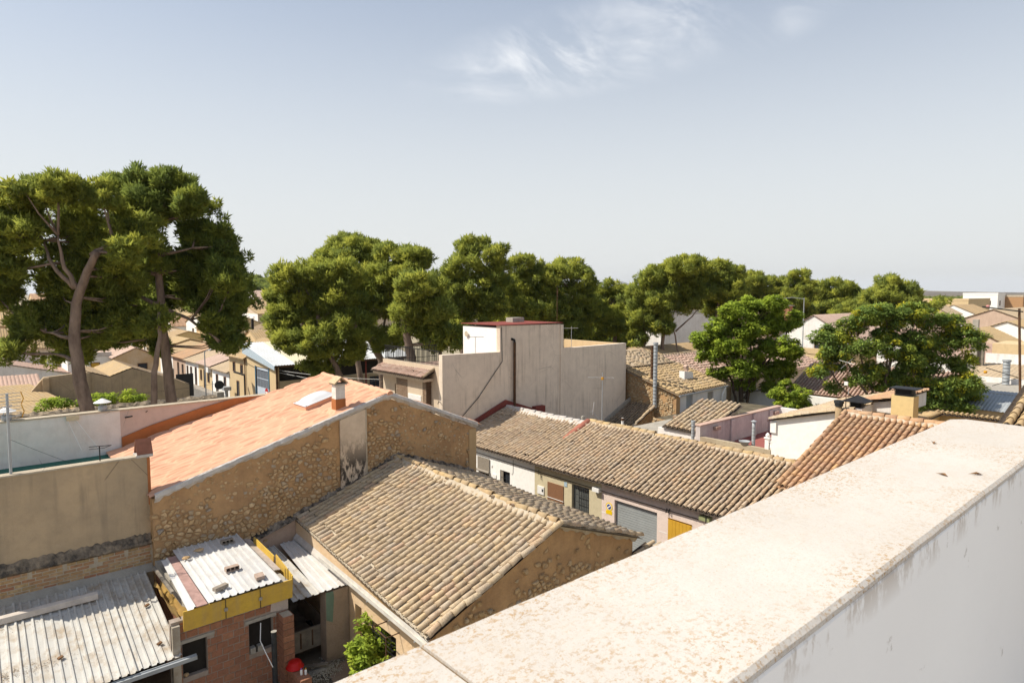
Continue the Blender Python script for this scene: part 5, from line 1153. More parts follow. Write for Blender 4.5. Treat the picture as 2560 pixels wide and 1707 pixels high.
cs = part('chimney_stub', MB().prism([(36.0,23.9,5.0),(37.0,23.9,5.0),(37.0,23.9,5.42),(36.0,23.9,5.55)], (0,.4,0)), M['white'], rb)
sub('clay_pot', MB().obox((36.45,24.1,5.72),(.10,0,.06),(0,.12,0),(-.09,0,.16)), M['tile_red'], cs)
flue('tall_zinc_flue', 'tall ribbed zinc flue pipe before the rubble wall', 32.85, 23.92, 3.5, 7.6, .125, 'zinc', 'collar')
flue('rusty_flue', 'rusty brown flue pipe rising through the yellowish tiles', 33.3, 24.48, 4.9, 7.35, .11, 'rust', 'collar')
ll = thing('lean_to_tile_roof', 'dark shaded tile lean-to between the grey wall and the rubble house', 'roof', (31, 25, 0))
tile_roof(ll, (28.2,23.95,1.45), (28.2,25.95,1.45), (32.95,23.95,3.62), (32.95,25.95,3.62), .2, .31, 'tile_dark', 0)
sw2 = part('stone_wall', MB().prism([(28.3,24.05,0),(33.0,24.05,0),(33.0,24.05,3.55),(28.3,24.05,1.4)], (0,.3,0)), M['mud'], ll)
stones(sw2, planeY(24.05), 30.2, 32.95, .8, 3.4, .2, .15, lambda u, v: .9 if v < 1.25+(u-28.3)*.45 else 0, 'stone', 150)
ridge_tiles(ll, (28.2,23.9,1.5), (32.95,23.9,3.68), 'tile_old', .09, .42, None)
part('abutment', MB().prism([(28.2,25.9,1.5),(33,25.9,3.7),(33,25.9,3.95),(28.2,25.9,1.75)], (0,.08,0)), M['concrete'], ll)
fb = thing('flat_roof_annex', 'low annex with mossy flat roof below the rubble house', 'building', (35.5, 20.5, 0))
part('wall', MB().box(31.0,40,18.3,22.55,0,3.24), M['concrete'], fb); part('roof_surface', MB().box(31.2,40,18.3,22.55,3.245,3.29), flat('mossy_flat_roof', (.17,.145,.10), .95, 0, .35, 1.2, .5), fb)
bq = part('brick_upstand', MB().box(31.0,31.2,18.6,21.3,3.24,3.62), M['mortar'], fb)
bricks(bq, planeX(31.0), 18.6, 21.3, 3.25, 3.62, .25, .062, (), 'brick', .006, 120, .01, .002)
for k in range(3): solo('roof_plank', MB().obox((33.2+.9*k,21.6-.15*k,3.32),(.7,.12*k-.1,0),(.01,.06,0),(0,0,.02)), M['wood_grey'], ('grey plank on the mossy flat roof next to the grey door','grey plank on the mossy flat roof, middle of three','grey plank on the mossy flat roof next to the concrete ring')[k], 'plank')
solo('concrete_ring', MB().lathe((34.6,19.6,3.29),[(.27,0),(.27,.72),(.22,.72),(.22,.1)],18), plaster('ochre_concrete_ring',(.46,.38,.25),(.38,.3,.19),2,.3), 'ochre concrete pipe ring on the mossy flat roof', 'pipe ring', None, True)
sf = thing('slab_roof', 'pale sagging slab roof below the brick upstand', 'roof', (29, 19, 0))
part('slab', MB().prism([(26.6,18.2,3.5),(30.9,18.2,3.6),(30.9,21.0,3.55),(27.6,21.6,3.4)], (0,0,-.14)), M['concrete'], sf); part('wall', MB().box(27.4,30.8,18.4,20.8,0,3.34), M['white_old'], sf)
stones(part('rubble_base', MB().box(30.75,31.0,21.3,22.5,0,3.3), M['mud'], sf), planeX(30.75), 21.3, 22.5, 2.4, 3.3, .2, .13, lambda u, v: .9, 'stone_pale', 60)
# long red-tiled shed behind the broadleaf tree
rs = thing('red_tile_shed', 'long shed with reddish tile roof behind the broadleaf tree', 'shed', (48, 26, 0))
part('wall', face_wall(planeY(24.3), 39.6, 57.5, 0, 4.35, [(44.0,46.2,2.2,3.9),(47.2,48.6,2.0,3.7),(49.8,51,2,3.7)], .3), M['beige'], rs)
for a, b, c, d in ((44.0,46.2,2.2,3.9),(47.2,48.6,2.0,3.7),(49.8,51,2,3.7)): part('opening_shade_sheet', slab(planeY(24.3), a, b, c, d, -.295, -.25), M['inside'], rs)  # dark sheets painted as the shade within the shed openings
part('body', MB().box(39.6,57.5,24.7,28.0,0,4.3), M['beige'], rs)
tile_roof(rs, (39.3,24.0,4.38), (57.6,24.0,4.38), (39.3,28.3,5.98), (57.6,28.3,5.98), .33, .36, 'tile_red', 0, .5, channel='tile_red')
ridge_tiles(rs, (39.3,28.3,6.0), (57.6,28.3,6.0), 'tile_old', .12, .5, 'mortar')
part('verge_wall', MB().prism([(57.6,23.9,4.3),(57.6,28.4,5.95),(57.6,28.4,6.2),(57.6,23.9,4.55)], (.3,0,0)), M['sand_wall'], rs)
yw = thing('white_yard_wall', 'white yard wall dappled by the broadleaf tree', 'wall', (42.6, 19, 0))
part('wall', MB().box(42.5,42.75,13.5,24.25,0,3.88), M['white'], yw)
part('pier', MB().box(42.42,42.5,20.7,21.1,0,3.9), M['white'], yw)
r3 = thing('rosy_tile_house', 'low house with rosy scalloped tile roof behind the yard wall', 'house', (46, 16, 0))
part('wall', MB().box(43.3,49,11,20.2,0,4.0), M['white_old'], r3)
tile_roof(r3, (43.0,11,4.08), (43.0,20.3,4.0), (47.0,11,5.75), (47.0,20.3,5.75), .22, .30, 'tile_red', 0, .6, channel='tile_red')
part('eave_board', MB().box(43.05,43.2,11,20.2,3.86,3.98), M['wood_brown'], r3)
# ------------------------------------------------------------------ houses, walls and street furniture at the left, beyond the pines
G1 = 'small houses in the town beyond the pines'
dk = thing('rubble_garden_wall', 'long dark rubble garden wall behind the pine trunks', 'wall', (6, 50, 0))
part('wall', MB().box(-12,14.6,50,50.5,0,3.0), plaster('dark_rubble', (.21,.155,.105),(.14,.105,.075),1.4,.3,(.07,.06,.05),1.0), dk)
mb = MB(); vs = []
for i in range(120):
    x = -12+26.6*i/119; vs += [(x,49.85,2.95+random.uniform(-.05,.05)),(x,50.25,3.12+random.uniform(-.06,.08)),(x,50.6,2.95)]
mb.add(vs, [(i*3+k, i*3+k+1, i*3+4+k, i*3+3+k) for i in range(119) for k in range(2)]); part('ragged_top', mb, M['mould'], dk)
part('corner_pier', MB().box(14.6,15.1,49.9,50.6,0,3.3), M['concrete'], dk)
tw = thing('twin_gable_barn', 'weathered barn wall with two low gables behind the garden wall', 'barn', (8, 60, 0))
part('wall', MB().prism([(4.1,60,0),(15.3,60,0),(15.3,60,2.75),(14.2,60,3.35),(11.0,60,4.5),(9.4,60,3.9),(7.9,60,4.45),(5.1,60,4.25),(4.1,60,3.0)], (0,.4,0)), M['brown_wall'], tw)
part('buttress', MB().box(5.0,5.4,59.75,60,0,4.2), M['brown_wall'], tw); part('buttress', MB().box(7.85,8.05,59.85,60,0,4.4), M['brown_wall'], tw)
part('body', MB().box(4.3,15,60.4,68,0,2.6), M['brown_wall'], tw)
part('roof', wavy_roof((9.4,60,3.98),(9.4,68,3.98),(11.0,60,4.58),(11.0,68,4.58), .5, .03), M['tile_yellow'], tw)
part('roof', wavy_roof((9.4,60,3.98),(9.4,68,3.98),(7.9,60,4.5),(7.9,68,4.5), .5, .03), M['tile_yellow'], tw)
part('roof', wavy_roof((15.3,60,2.8),(15.3,68,2.8),(11.0,60,4.58),(11.0,68,4.58), .3, .04), M['tile_dark'], tw)
lr = thing('low_brown_roof_shed', 'low shed with flat brown tile roof beside the garden wall', 'shed', (2, 58, 0))
part('wall', MB().box(-6,6.6,55.5,61.5,0,2.2), M['brown_wall'], lr); part('roof', wavy_roof((-6.2,55.2,2.25),(6.9,55.2,2.25),(-6.2,62,3.6),(4.4,62,3.6), .3, .03), M['tile_yellow'], lr)
simple_house('red_roof_cottage','cottage with rows of pale red tiles left of the twin-gable barn',-4,5.6,68,76,2.2,3.3,'white_old','tile_red','X',G1)
simple_house('long_gable_house','white gabled house with long rose tile roof at the left edge',-6,9.2,83,97,2.1,4.0,'white_old','tile_red','Y',G1)
t = simple_house('yellow_door_house','white house with tall mustard door among the pine trunks',9.3,13.4,84,90,3.6,4.6,'white','mortar_white','flat',G1,holesY=[(11.4,12.3,.1,3.0)],shut='yellow_deep')
simple_house('ochre_stone_house','ochre stone gable house with one dark window behind the pines',13.4,17.6,82,92,3.6,4.55,'ochre','tile_red','Y',G1,holesY=[(15.6,16.6,1.6,2.8)])
simple_house('tall_beige_house','tall blank beige house wall at the left edge beyond the pines',-14,8.5,108,120,6.4,8.2,'beige','tile_yellow','X',G1)
t = simple_house('beige_porch_house','beige house with yellow shaded porch at the left edge',2,9.8,99,106,4.0,6.2,'beige','tile_yellow','X',G1)
simple_house('mid_beige_house','plain beige house half hidden by pine foliage',8.8,15,104,112,5.2,6.4,'beige','tile_old','X',G1,holesY=[(10,10.8,3,4.2),(12.5,13.3,3,4.2)])
simple_house('pale_terrace_house','pale flat-roofed house behind the yellow door house',3,9.0,90,96,3.4,3.6,'white_old','mortar_white','flat',G1)
# street terrace facing the pines, running away along the street
def terrace(yy, X, specs, lab, rf):
    for k, (y0, y1, eave, ridge, wl_, rm, hx, lb) in enumerate(specs):
        simple_house('terrace_house', lb, X, X+7.5, y0, y1, eave, ridge, wl_, rm, 'Y', 'terraced houses along the far street', holesX=hx, over=.35, frame='wood_brown', pitch=.3)
terrace(0, 21, [
 (67.6,73.2,2.7,3.9,'white','tile_old',[(68.6,69.3,1.0,2.1),(71.2,71.9,.1,2.1)],'white terrace house with yellowish tiles next to the ochre two-storey house'),
 (73.2,78.3,2.85,4.1,'sand_wall','tile_red',[(74.2,74.9,.9,2.1),(75.6,76.3,.1,2.2),(77,77.6,.9,2.1)],'sand-coloured terrace house with dark red roof and air conditioner'),
 (78.3,83.6,2.8,4.0,'white','tile_old',[(79,79.7,.1,2.2),(80.9,81.6,.9,2.1),(82.5,83.1,.9,2.1)],'white terrace house with a brown weathered roof'),
 (83.6,89.5,2.9,4.2,'pinkish','tile_orange',[(84.6,85.3,.9,2.1),(86.6,87.3,.1,2.2)],'pinkish terrace house with vivid orange-red roof'),
 (89.5,96,3.0,4.1,'white','tile_yellow',[(90.5,91.2,.9,2.2),(93,93.8,.1,2.2)],'white terrace house with a pale tile roof beyond the orange roof'),
 (96,104,3.2,4.4,'sand_wall','tile_yellow',[(97,97.7,.9,2.2),(99,99.7,.1,2.3),(101.5,102.2,.9,2.2)],'sand terrace house with pale tiles, far end of the straight row')], '', '')
terrace(0, 24, [
 (108,114,3.6,4.8,'yellow_wall','tile_yellow',[(109,109.8,1.2,2.6),(111,111.8,.1,2.6),(112.8,113.4,1.2,2.6)],'yellow terrace house with brown shutters where the street bends'),
 (114,121,3.6,4.8,'white','tile_old',[(115,115.8,1.2,2.6),(117.2,118,.1,2.6),(119.5,120.3,1.2,2.6)],'white terrace house beyond the street bend'),
 (121,130,3.9,5.0,'sand_wall','tile_yellow',[(122,122.8,1.2,2.8),(124.5,125.3,.1,2.8),(127.5,128.3,1.2,2.8)],'far sand-coloured terrace house beyond the street bend'),
 (130,142,4.2,5.4,'white','tile_yellow',[(131,131.8,1.2,2.8),(134,134.8,1.2,2.8),(138,138.8,1.2,2.8)],'farthest white terrace house on the street')], '', '')
# two-storey ochre house and the corrugated warehouse
t = simple_house('ochre_two_storey_house','ochre two-storey street house beside the warehouse',21,28,62.45,67.5,4.55,6.0,'sand_wall','tile_yellow','Y',None,holesX=[(65.6,66.3,2.9,3.9),(63.4,64.1,2.8,3.8),(64.6,65.3,.1,2.1)],over=.4)
part('pipe', MB().tube([(20.9,62.6,0),(20.9,62.6,4.4)], .05, 6), M['wood_brown'], t)
wv = thing('corrugated_warehouse', 'cream warehouse with white corrugated roof and pale blue gate', 'warehouse', (27, 59, 0))
part('front_wall', face_wall(planeX(21), 55, 62.4, 0, 4.5, [(56.75,59.9,0,3.95)], .2, lambda u: 4.45+(u-55)*.19), M['sand_wall'], wv)
gt = part('gate', slab(planeX(21), 56.8, 59.85, .02, 3.9, -.12, -.06), flat('pale_blue_gate', (.52,.58,.66), .5, 0, .05, 2), wv)
for i in range(4):
    for j in range(2): sub('gate_pane', slab(planeX(21), 56.95+.72*i, 57.58+.72*i, 2.15+.82*j, 2.88+.82*j, -.06, -.04), flat('gate_glass',(.17,.19,.22),.2) if (i,j)==(0,0) else bpy.data.materials['gate_glass'], gt)
part('gate_frame', MB().box(20.94,21.05,59.9,60.05,0,4.0).box(20.94,21.05,56.6,56.75,0,4.0), flat('blue_steel',(.10,.2,.28),.5), wv)
part('corner_post', MB().box(20.95,21.1,54.9,55.0,0,4.5), M['rust'], wv)
part('red_plinth', slab(planeX(21), 59.9, 62.3, 0, .6, 0, .02), flat('red_plinth_paint',(.42,.13,.08),.8), wv)
part('side_wall', MB().box(21.2,34,55.0,55.2,0,3.0), plaster('shaded_tan_render',(.42,.345,.235),(.38,.31,.21),.8,.2), wv)  # tan darker than the front, its sunless side put into the colour
part('open_band_shade', MB().box(21.2,34,55.3,55.5,3.0,4.2), M['inside'], wv)  # dark box painted as the shade behind the open band
for x in (25.2, 29.6, 33.8): part('steel_column', MB().box(x-.07,x+.07,54.93,55.0,0,4.3), M['dark_red'], wv)
part('side_window', MB().box(30.0,33.0,54.96,55.0,1.6,2.7), M['glass_dark'], wv)
for k in range(3): part('window_bar', MB().box(30.6+.7*k,30.64+.7*k,54.93,54.96,1.6,2.7), M['rust'], wv)
t_ = sheet_mat('white_corrugated', (.66,.68,.69), (.4,.36,.3), .3)
for i in range(7):
    a = 20.7+2.0*i; rows_ = ((54.6,62.6),)
    for ya, yb in rows_:
        o = part('roof_sheet', corr((a,ya,4.50+(ya-55)*.19),(a+2.03,ya,4.50+(ya-55)*.19),(a+2.03,yb,4.50+(yb-55)*.19),(a,yb,4.50+(yb-55)*.19), 8, .05, 'sin', 4, .004), t_ if i != 1 else flat('yellowed_sheet',(.66,.60,.42),.6), wv)
part('eave_beam', MB().box(20.7,34.5,54.7,54.85,4.25,4.42), M['rust'], wv)
part('blue_fascia', MB().prism([(20.68,54.6,4.05),(20.68,54.6,4.42),(20.68,62.6,5.92),(20.68,62.6,5.0)], (.03,0,0)), flat('light_blue_fascia',(.46,.55,.62),.6), wv)
# behind the warehouse
simple_house('pink_ridge_house','brown-roofed house with pink painted ridge above the warehouse',26,36,72,80,4.6,6.4,'sand_wall','tile_yellow','X',G1)
simple_house('dark_roof_house','white-walled house with dark tile roof and red chimney above the warehouse',31,41,86,98,4.2,6.3,'white_old','tile_dark','Y',G1,chim=[(40.5,88,.8,4,6.2,'dark_red'),(33,95,.15,4,7,'black')])
simple_house('porch_roof_house','small house with rosy tile porch left of the dark-roofed house',27.5,32,96,102,3.2,4.2,'beige','tile_red','X',G1,holesY=[(28.5,29.4,1,2.6),(30.2,31.2,.3,2.6)])
t = simple_house('big_beige_gable_house','big beige gable house with a white front and ochre shutters',42,56,118,136,7.0,9.2,'beige','tile_yellow','X',G1,holesX=[(119.5+2.6*k,120.4+2.6*k,5.4,6.4) for k in range(6)],shut='yellow_deep')
part('white_front', slab(planeX(42), 118, 130, 4.6, 6.95, 0, .03), M['white'], t)
t = simple_house('red_roof_pavilion','long pavilion with pinkish red roof and white shutters below the wooded hill',60,92,170,182,9.3,11.5,'white_old','tile_red','X',G1)
for k in range(7): part('white_panel', slab(planeY(170), 60.4+3.3*k, 63.4+3.3*k, 6.6, 9.1, 0, .08), M['white_paint'], t); part('steel_post', slab(planeY(170), 63.5+3.3*k, 63.62+3.3*k, 6, 9.2, 0, .14), M['wood_brown'], t)
simple_house('cream_long_house','long cream house below the pavilion',50,66,150,158,8.2,9.2,'sand_wall','tile_yellow','X',G1)
simple_house('cream_corner_house','cream house with three shuttered windows behind the ochre stone house',10,19,114,124,4.6,6.2,'sand_wall','tile_yellow','X',G1,holesY=[(11.5,12.4,2.6,3.9),(14,14.9,2.6,3.9),(16.5,17.4,2.6,3.9)])
simple_house('white_flat_house','white flat-roofed house behind the cream corner house',16,23.5,126,136,5.6,5.7,'white','white','flat',G1,holesY=[(17.5,18.4,3.2,4.6),(20.5,21.4,3.2,4.6)],holesX=[(128,129,3.2,4.6)])
simple_house('rosy_roof_house','long house with rosy roof left of the white flat-roofed house',0,13,126,137,4.8,6.6,'white_old','tile_red','X',G1,holesY=[(2+3*q,2.9+3*q,2.8,4.1) for q in range(4)])
simple_house('ochre_yard_house','ochre house with tan roof behind the red roof cottage',-12,0,122,132,5.0,6.8,'ochre','tile_old','X',G1,holesY=[(-9,-8,2.8,4.1),(-5,-4,2.8,4.1)])
simple_house('sand_gable_house','sand-coloured gable house behind the terraced row',31,40,106,116,5.0,7.0,'sand_wall','tile_old','Y',G1,holesY=[(33,34,2.6,4),(36.5,37.5,2.6,4)],holesX=[(108,109,2.6,4),(112,113,2.6,4)])
simple_house('white_corner_house','white corner house with tan roof where the far street bends',33,41,120,130,5.4,7.0,'white','tile_yellow','X',G1,holesX=[(121.5,122.5,3,4.4),(125,126,3,4.4)])
# lamps and signs
def lamp(name, lab, x, y, h, arm, z0=0, double=False, mat='zinc'):
    t = thing(name, lab, 'street lamp', (x, y, z0), 'street lamps')
    part('pole', MB().tube([(x,y,z0),(x,y,z0+h)], [.07,.045], 8), M[mat], t)
    for s in ((1, -1) if double else (1,)):
        a = Vector(arm)*s; tip = Vector((x,y,z0+h))+a
        part('arm', MB().tube([(x,y,z0+h-.1), Vector((x,y,z0+h))+a*.5+Vector((0,0,.1)), tip], .03, 6), M[mat], t)
        part('lantern', MB().obox(tip, a.normalized()*.28, Vector((-a.y,a.x,0)).normalized()*.12, (0,0,.06)), M['white_paint'], t)
    return t
lamp('street_lamp','slim grey street lamp before the terraced houses',17.6,63.5,5.3,(.7,.3,.1))
sl = thing('solar_lamp','short dark lamp with tilted solar panel by the warehouse gate','street lamp',(20.3,61.0,0))
part('pole', MB().tube([(20.3,61,0),(20.3,61,3.1)], .06, 8), M['steel_dark'], sl); part('panel', MB().obox((19.9,61.2,3.25),(.45,-.1,-.18),(.15,.45,0),(.02,0,.03)), M['steel_dark'], sl)
ne = thing('no_entry_sign','red no-entry disc by the warehouse corner','sign',(20.4,55.6,0))
part('pole', MB().tube([(20.55,55.2,0),(20.55,55.2,2.1),(20.5,55.35,2.3)], .035, 6), M['zinc'], ne)
sd_ = part('disc', disc(planeX(20.42), 55.75, 2.05, .36, 0, .03), flat('sign_red',(.42,.015,.015),.45,0,.03,2), ne); sub('bar', slab(planeX(20.42), 55.5, 56.0, 1.98, 2.12, .03, .04), M['white_paint'], sd_)
bsn = thing('road_sign_backs','dark backs of a round and a triangular road sign on one post','sign',(15.6,54.5,0))
part('pole', MB().tube([(15.62,54.5,0),(15.62,54.5,3.6)], .035, 6), M['zinc'], bsn); part('round_sign', disc(planeY(54.4), 16.1, 3.25, .36, 0, .03), M['steel_dark'], bsn)
part('triangle_sign', MB().prism([(15.75,54.4,2.6),(16.5,54.4,2.6),(16.12,54.4,1.95)], (0,.03,0)), M['steel_dark'], bsn)
wb = thing('white_waste_bin','white pedestal box on the pavement before the terraced houses','bin',(20.2,66.0,0)); part('pedestal', MB().tube([(20.2,66,0),(20.2,66,1.1)], .16, 10), M['zinc'], wb); part('head', MB().box(19.85,20.55,65.6,66.4,1.1,1.45), M['zinc'], wb)
ac = solo('air_conditioner', MB().box(20.65,20.98,73.5,74.3,2.1,2.65), M['white_paint'], 'white air conditioner under the eaves of the sand terrace house', 'air conditioner')
gp_ = thing('green_gatepost','round green-grey gatepost with dark gate cloth by the street','gatepost',(16.2,70,0)); part('post', MB().tube([(16.2,70,0),(16.2,70,3.2)], .3, 10), M['concrete'], gp_); part('gate_cloth', MB().box(16.6,18.2,69.8,69.86,.3,2.6), M['steel_dark'], gp_)
for k, (a, b, s) in enumerate((((21.2,55.2,4.0),(27,40,4.2),.3),((21.2,55.3,3.8),(27.5,39.5,3.4),.35),((21.2,55.2,4.1),(18.3,31.7,5.8),.6),((20.9,62.5,4.2),(21.1,55.1,3.7),.25))):
    cable('overhead_wire', ('pale overhead wire from the warehouse corner, upper of two','pale overhead wire from the warehouse corner, lower of two','long overhead wire from the warehouse to the grey building','slack wire across the warehouse front')[k], a, b, s, .014, ('white_paint','white_paint','black','black')[k])
cable('garden_wire', 'thin wire over the garden wall between the pine trunks', (1,49,4.2), (15,50,4.0), .3, .01, 'steel_dark')
# ------------------------------------------------------------------ town at the right, towards the plain
G2 = 'town houses towards the plain'
simple_house('pale_behind_house','pale house with low tan roof seen between the right-hand pine trunks',48,58,35,41,4.3,5.5,'white_old','tile_yellow','X',G2)
simple_house('white_tall_house','tall pale house wall behind the right-hand pines',60,72,43,52,8.2,8.5,'white_old','mortar_white','flat',G2)
simple_house('yellow_villa','yellow villa half hidden by the right-hand pine crowns',76,92,50,60,9.0,10.4,'yellow_wall','tile_orange','X',G2,holesX=[(52,53,6,7.5),(55,56,6,7.5)],holesY=[(78,79,6,7.5),(81,82,6,7.5),(84,85,6,7.5)])
simple_house('pinkish_villa','pinkish house behind the broadleaf tree crown',86,98,44,50,8.4,9.4,'pinkish','tile_red','X',G2)
simple_house('red_gable_house','house with dark red and rosy roof and brick chimney beyond the broadleaf tree',73,85,27.5,36,5.6,8.2,'white_old','tile_red','X',G2,holesX=[(30.6,31.6,4,5)],chim=[(74,35.4,.5,7,9.2,'brick')])
simple_house('rosy_porch_house','low house with rosy roof right of the red gable house',76,84,22,28,5.2,6.6,'white_old','tile_red','X',G2,holesY=[(77,78,3.6,4.8),(80,81,3.6,4.8)])
simple_house('grey_yard_house','grey wall house with red edging below the red gable house',63,72,27,33,4.6,4.7,'concrete','dark_red','flat',G2)
simple_house('sand_block_house','sand-coloured block house behind the reddish shed',58.5,64,22,27.5,5.2,5.3,'sand_wall','sand_wall','flat',G2)
simple_house('white_long_house','white house with long rosy roof behind the yellowing tree',62,80,14,21,4.4,5.9,'white','tile_red','X',G2,holesX=[(16,17,2,3.4),(18.5,19.5,2,3.4)])
simple_house('tan_long_house','long tan tile roof house with white wall at the right edge',86,110,13.0,20.5,6.1,7.6,'white','tile_yellow','X',G2,holesX=[(15,15.8,4,5.2)],holesY=[(88,89,4,5.4),(91,92,4,5.4),(94,95,4,5.4)],chim=[(90,14.5,.15,5.8,7.6,'white')])
simple_house('brown_long_house','brown tile roof house behind the long tan roof',112,132,20,27,7.0,8.4,'pinkish','tile_old','X',G2)
simple_house('tan_annex','tan tiled annex next to the leaning concrete columns',79,86,15.5,21,5.6,7.0,'beige','tile_yellow','X',G2)
simple_house('hip_roof_house','small pinkish house with hipped brown roof right of the dome pines',148,156,38,44,6.6,8.3,'pinkish','tile_old','X',G2,holesX=[(40,41,5,6)])
simple_house('white_front_house','white-fronted house with tan roof and air conditioners',163,178,36.5,46,6.0,8.2,'white','tile_yellow','X',G2,holesX=[(39,40,4,5),(43,44,4,5)],holesY=[(166,167,3.6,4.8),(171,172,3.6,4.8)])
simple_house('tan_blind_house','long tan windowless block behind the hipped house',186,206,44,54,9.0,9.1,'sand_wall','sand_wall','flat',G2)
simple_house('white_apartment_house','tall white apartment house with brick-red flank on the skyline',214,222,44,52,10.4,10.5,'white','white','flat',G2,holesX=[(45.5,46.6,7.6,8.8),(45.5,46.6,4,5.4),(49,50.2,7.6,8.8)],holesY=[(216,217,7.4,8.8),(216,217,4,5.2)])
simple_house('brick_flank_block','brick-red block beside the white apartment house',222.2,226,40,47,9.8,9.9,'brick_old','mortar','flat',G2)
simple_house('grey_low_block','low grey block with flat roof at the right skyline',228,244,30,42,6.6,6.7,'white_old','concrete','flat',G2)
simple_house('orange_brick_block','orange brick block at the far right skyline',250,270,22,36,7.6,7.7,'brick_old','tile_orange','flat',G2,holesX=[(25,27,4.6,6),(30,32,4.6,6)])
WN = {'white':'white','beige':'beige','sand_wall':'sand-coloured','pinkish':'pinkish','white_old':'greyish white'}; RN = {'tile_red':'rosy','tile_yellow':'pale tan','tile_old':'tan','tile_dark':'dark brown','tile_orange':'orange'}
for k in range(34):
    x = random.uniform(260, 620); y = x*random.uniform(.03, .24); s = random.uniform(7, 14); h = random.uniform(3.2, 6.5); wm = random.choice(['white','beige','sand_wall','pinkish']); rm = random.choice(['tile_red','tile_yellow','tile_old'])
    simple_house('distant_house', 'tiny %s house with %s roof far out on the edge of the plain' % (WN[wm], RN[rm]), x, x+s, y, y+s*random.uniform(.6,1.1), h, h+1.4, wm, rm, random.choice('XY'), 'tiny houses on the edge of the plain', pitch=1.2)
for i_ in range(9):
    for j_ in range(7):
        x = -14+12.5*i_+random.uniform(-1.5,1.5)+j_*3.5; y = 146+15*j_+random.uniform(-2,2)
        if y > 236 or (56 < x+6 < 96 and 145 < y+5 < 190): continue
        a_, b_ = random.uniform(8,11.5), random.uniform(8,12); h = random.uniform(3.4,7.2)+j_*.45; wm = random.choice(['white','beige','sand_wall','white_old','white','pinkish']); rm = random.choice(['tile_red','tile_orange','tile_old','tile_yellow'])
        simple_house('hidden_town_house', '%s house with %s roof deep in the town behind the tall pines' % (WN[wm], RN[rm]), x, x+a_, y, y+b_, h, h+1.6, wm, rm, random.choice('XY'), 'houses deep in the town behind the tall pines', holesY=[(x+1.2+2.6*q, x+2.2+2.6*q, h-2.2, h-.9) for q in range(3)], holesX=[(y+1.2+2.8*q, y+2.2+2.8*q, h-2.2, h-.9) for q in range(2)], pitch=.8)
# roofs, walls and columns just right of the yellowing tree
fl = thing('flat_roof_cluster','pale patched flat roofs with leaning low walls at the right edge','building',(58,10,0))
part('wall', MB().box(47,75,4,14.5,0,4.6), M['beige'], fl); part('roof_surface', MB().box(46.9,75.1,3.9,14.6,4.605,4.66), M['concrete'], fl)
for q in ((60,60.3,5,14.2,4.66,5.2),(66,66.25,5,14.2,4.66,5.6),(52.5,52.75,5,13.2,4.66,5.0)): part('low_wall', MB().box(*q), M['white_old'], fl)
part('hut', MB().box(70,75,9,14.6,4.66,6.2).box(61.5,64,7,9,4.66,5.3), M['sand_wall'], fl)
part('tile_patch', wavy_roof((53,6,4.75),(53,13,4.75),(59.5,6,5.35),(59.5,13,5.35), .3), M['tile_old'], fl)
for x, y, a, b, lab in ((57.7,13.1,4.4,8.7,'tall grey concrete column beside the yellowing tree'),(58.0,12.75,4.4,7.55,'shorter brown concrete column beside the yellowing tree')):
    solo('concrete_column', MB().box(x-.18,x+.18,y-.18,y+.18,a,b), M['concrete' if b > 8 else 'wood_grey'], lab, 'column')
flue('roof_flue','grey flue pipe with wide collar on the patched flat roofs',51.9,10.0,4.66,6.3,.2,'zinc','collar')
rc = thing('ribbed_roof_annex','small annex with grey ribbed sheet roof below the patched roofs','shed',(46,8.3,0)); part('wall', MB().box(44.6,47,5.5,10.5,0,3.9), M['brown_wall'], rc)
part('roof_sheet', corr((44.3,5.2,3.95),(44.3,10.7,3.95),(47.4,10.7,4.75),(47.4,5.2,4.75), 30, .03, 'sin', 4, .002), M['zinc'], rc)
lamp('double_street_lamp','tall slim street lamp with two arms above the red gable house',65.2,29.4,10.2,(-1.9,1.6,-.1))
lamp('far_slim_lamp','slim lamp post among the right-hand pines',78,46,9.5,(.4,.3,.05))
yagi('red_house_antenna','T-shaped aerial on the grey yard house',(63.5,27.6,4.6),1.6,1.6,1.55,3,'black',.1,.025,(.7,-.7,0))
# ------------------------------------------------------------------ hills and plain
def hill(name, pts, depth, mat, jag, label=None):
    mb = MB(); vs = []; n = len(pts)
    for i, (x, y, z) in enumerate(pts):
        d = Vector((x, y, 0)).normalized(); vs += [(x-d.x*depth, y-d.y*depth, -5), (x-d.x*depth*.45, y-d.y*depth*.45, z*.62+random.uniform(-jag,jag)), (x, y, z+random.uniform(-jag,jag)), (x+d.x*depth, y+d.y*depth, -5)]
    mb.add(vs, [(i*4+k, i*4+k+1, i*4+5+k, i*4+4+k) for i in range(n-1) for k in range(3)]); return struct(name, mb, mat, True)
def az(px, dist, z):
    """bearing in the camera's picture (pixels right of centre over focal length) -> point on the ground plan"""
    a = math.radians(48.7586)-math.atan((px-1280)/1600.); return (dist*math.cos(a), dist*math.sin(a), z)
M['scrub'] = flat('scrub_hill', (.10,.105,.06), .95, 0, .3, .02); M['far_blue'] = flat('far_mountain', (.16,.15,.13), .95, 0, .2, .001); M['plain_hill'] = flat('dry_ridge', (.20,.165,.12), .95, 0, .35, .006)
hill('wooded_hill', [az(px, 640, z) for px, z in ((300,18),(420,40),(520,47),(580,32),(620,25),(680,18),(740,15),(800,13),(880,10),(960,6))], 200, M['scrub'], .6)
hill('mountains', [az(px, 12500, z) for px, z in ((1380,60),(1430,150),(1480,190),(1505,235),(1530,225),(1555,245),(1585,170),(1640,130),(1720,110),(1800,90),(1900,60))], 2500, M['far_blue'], 6)
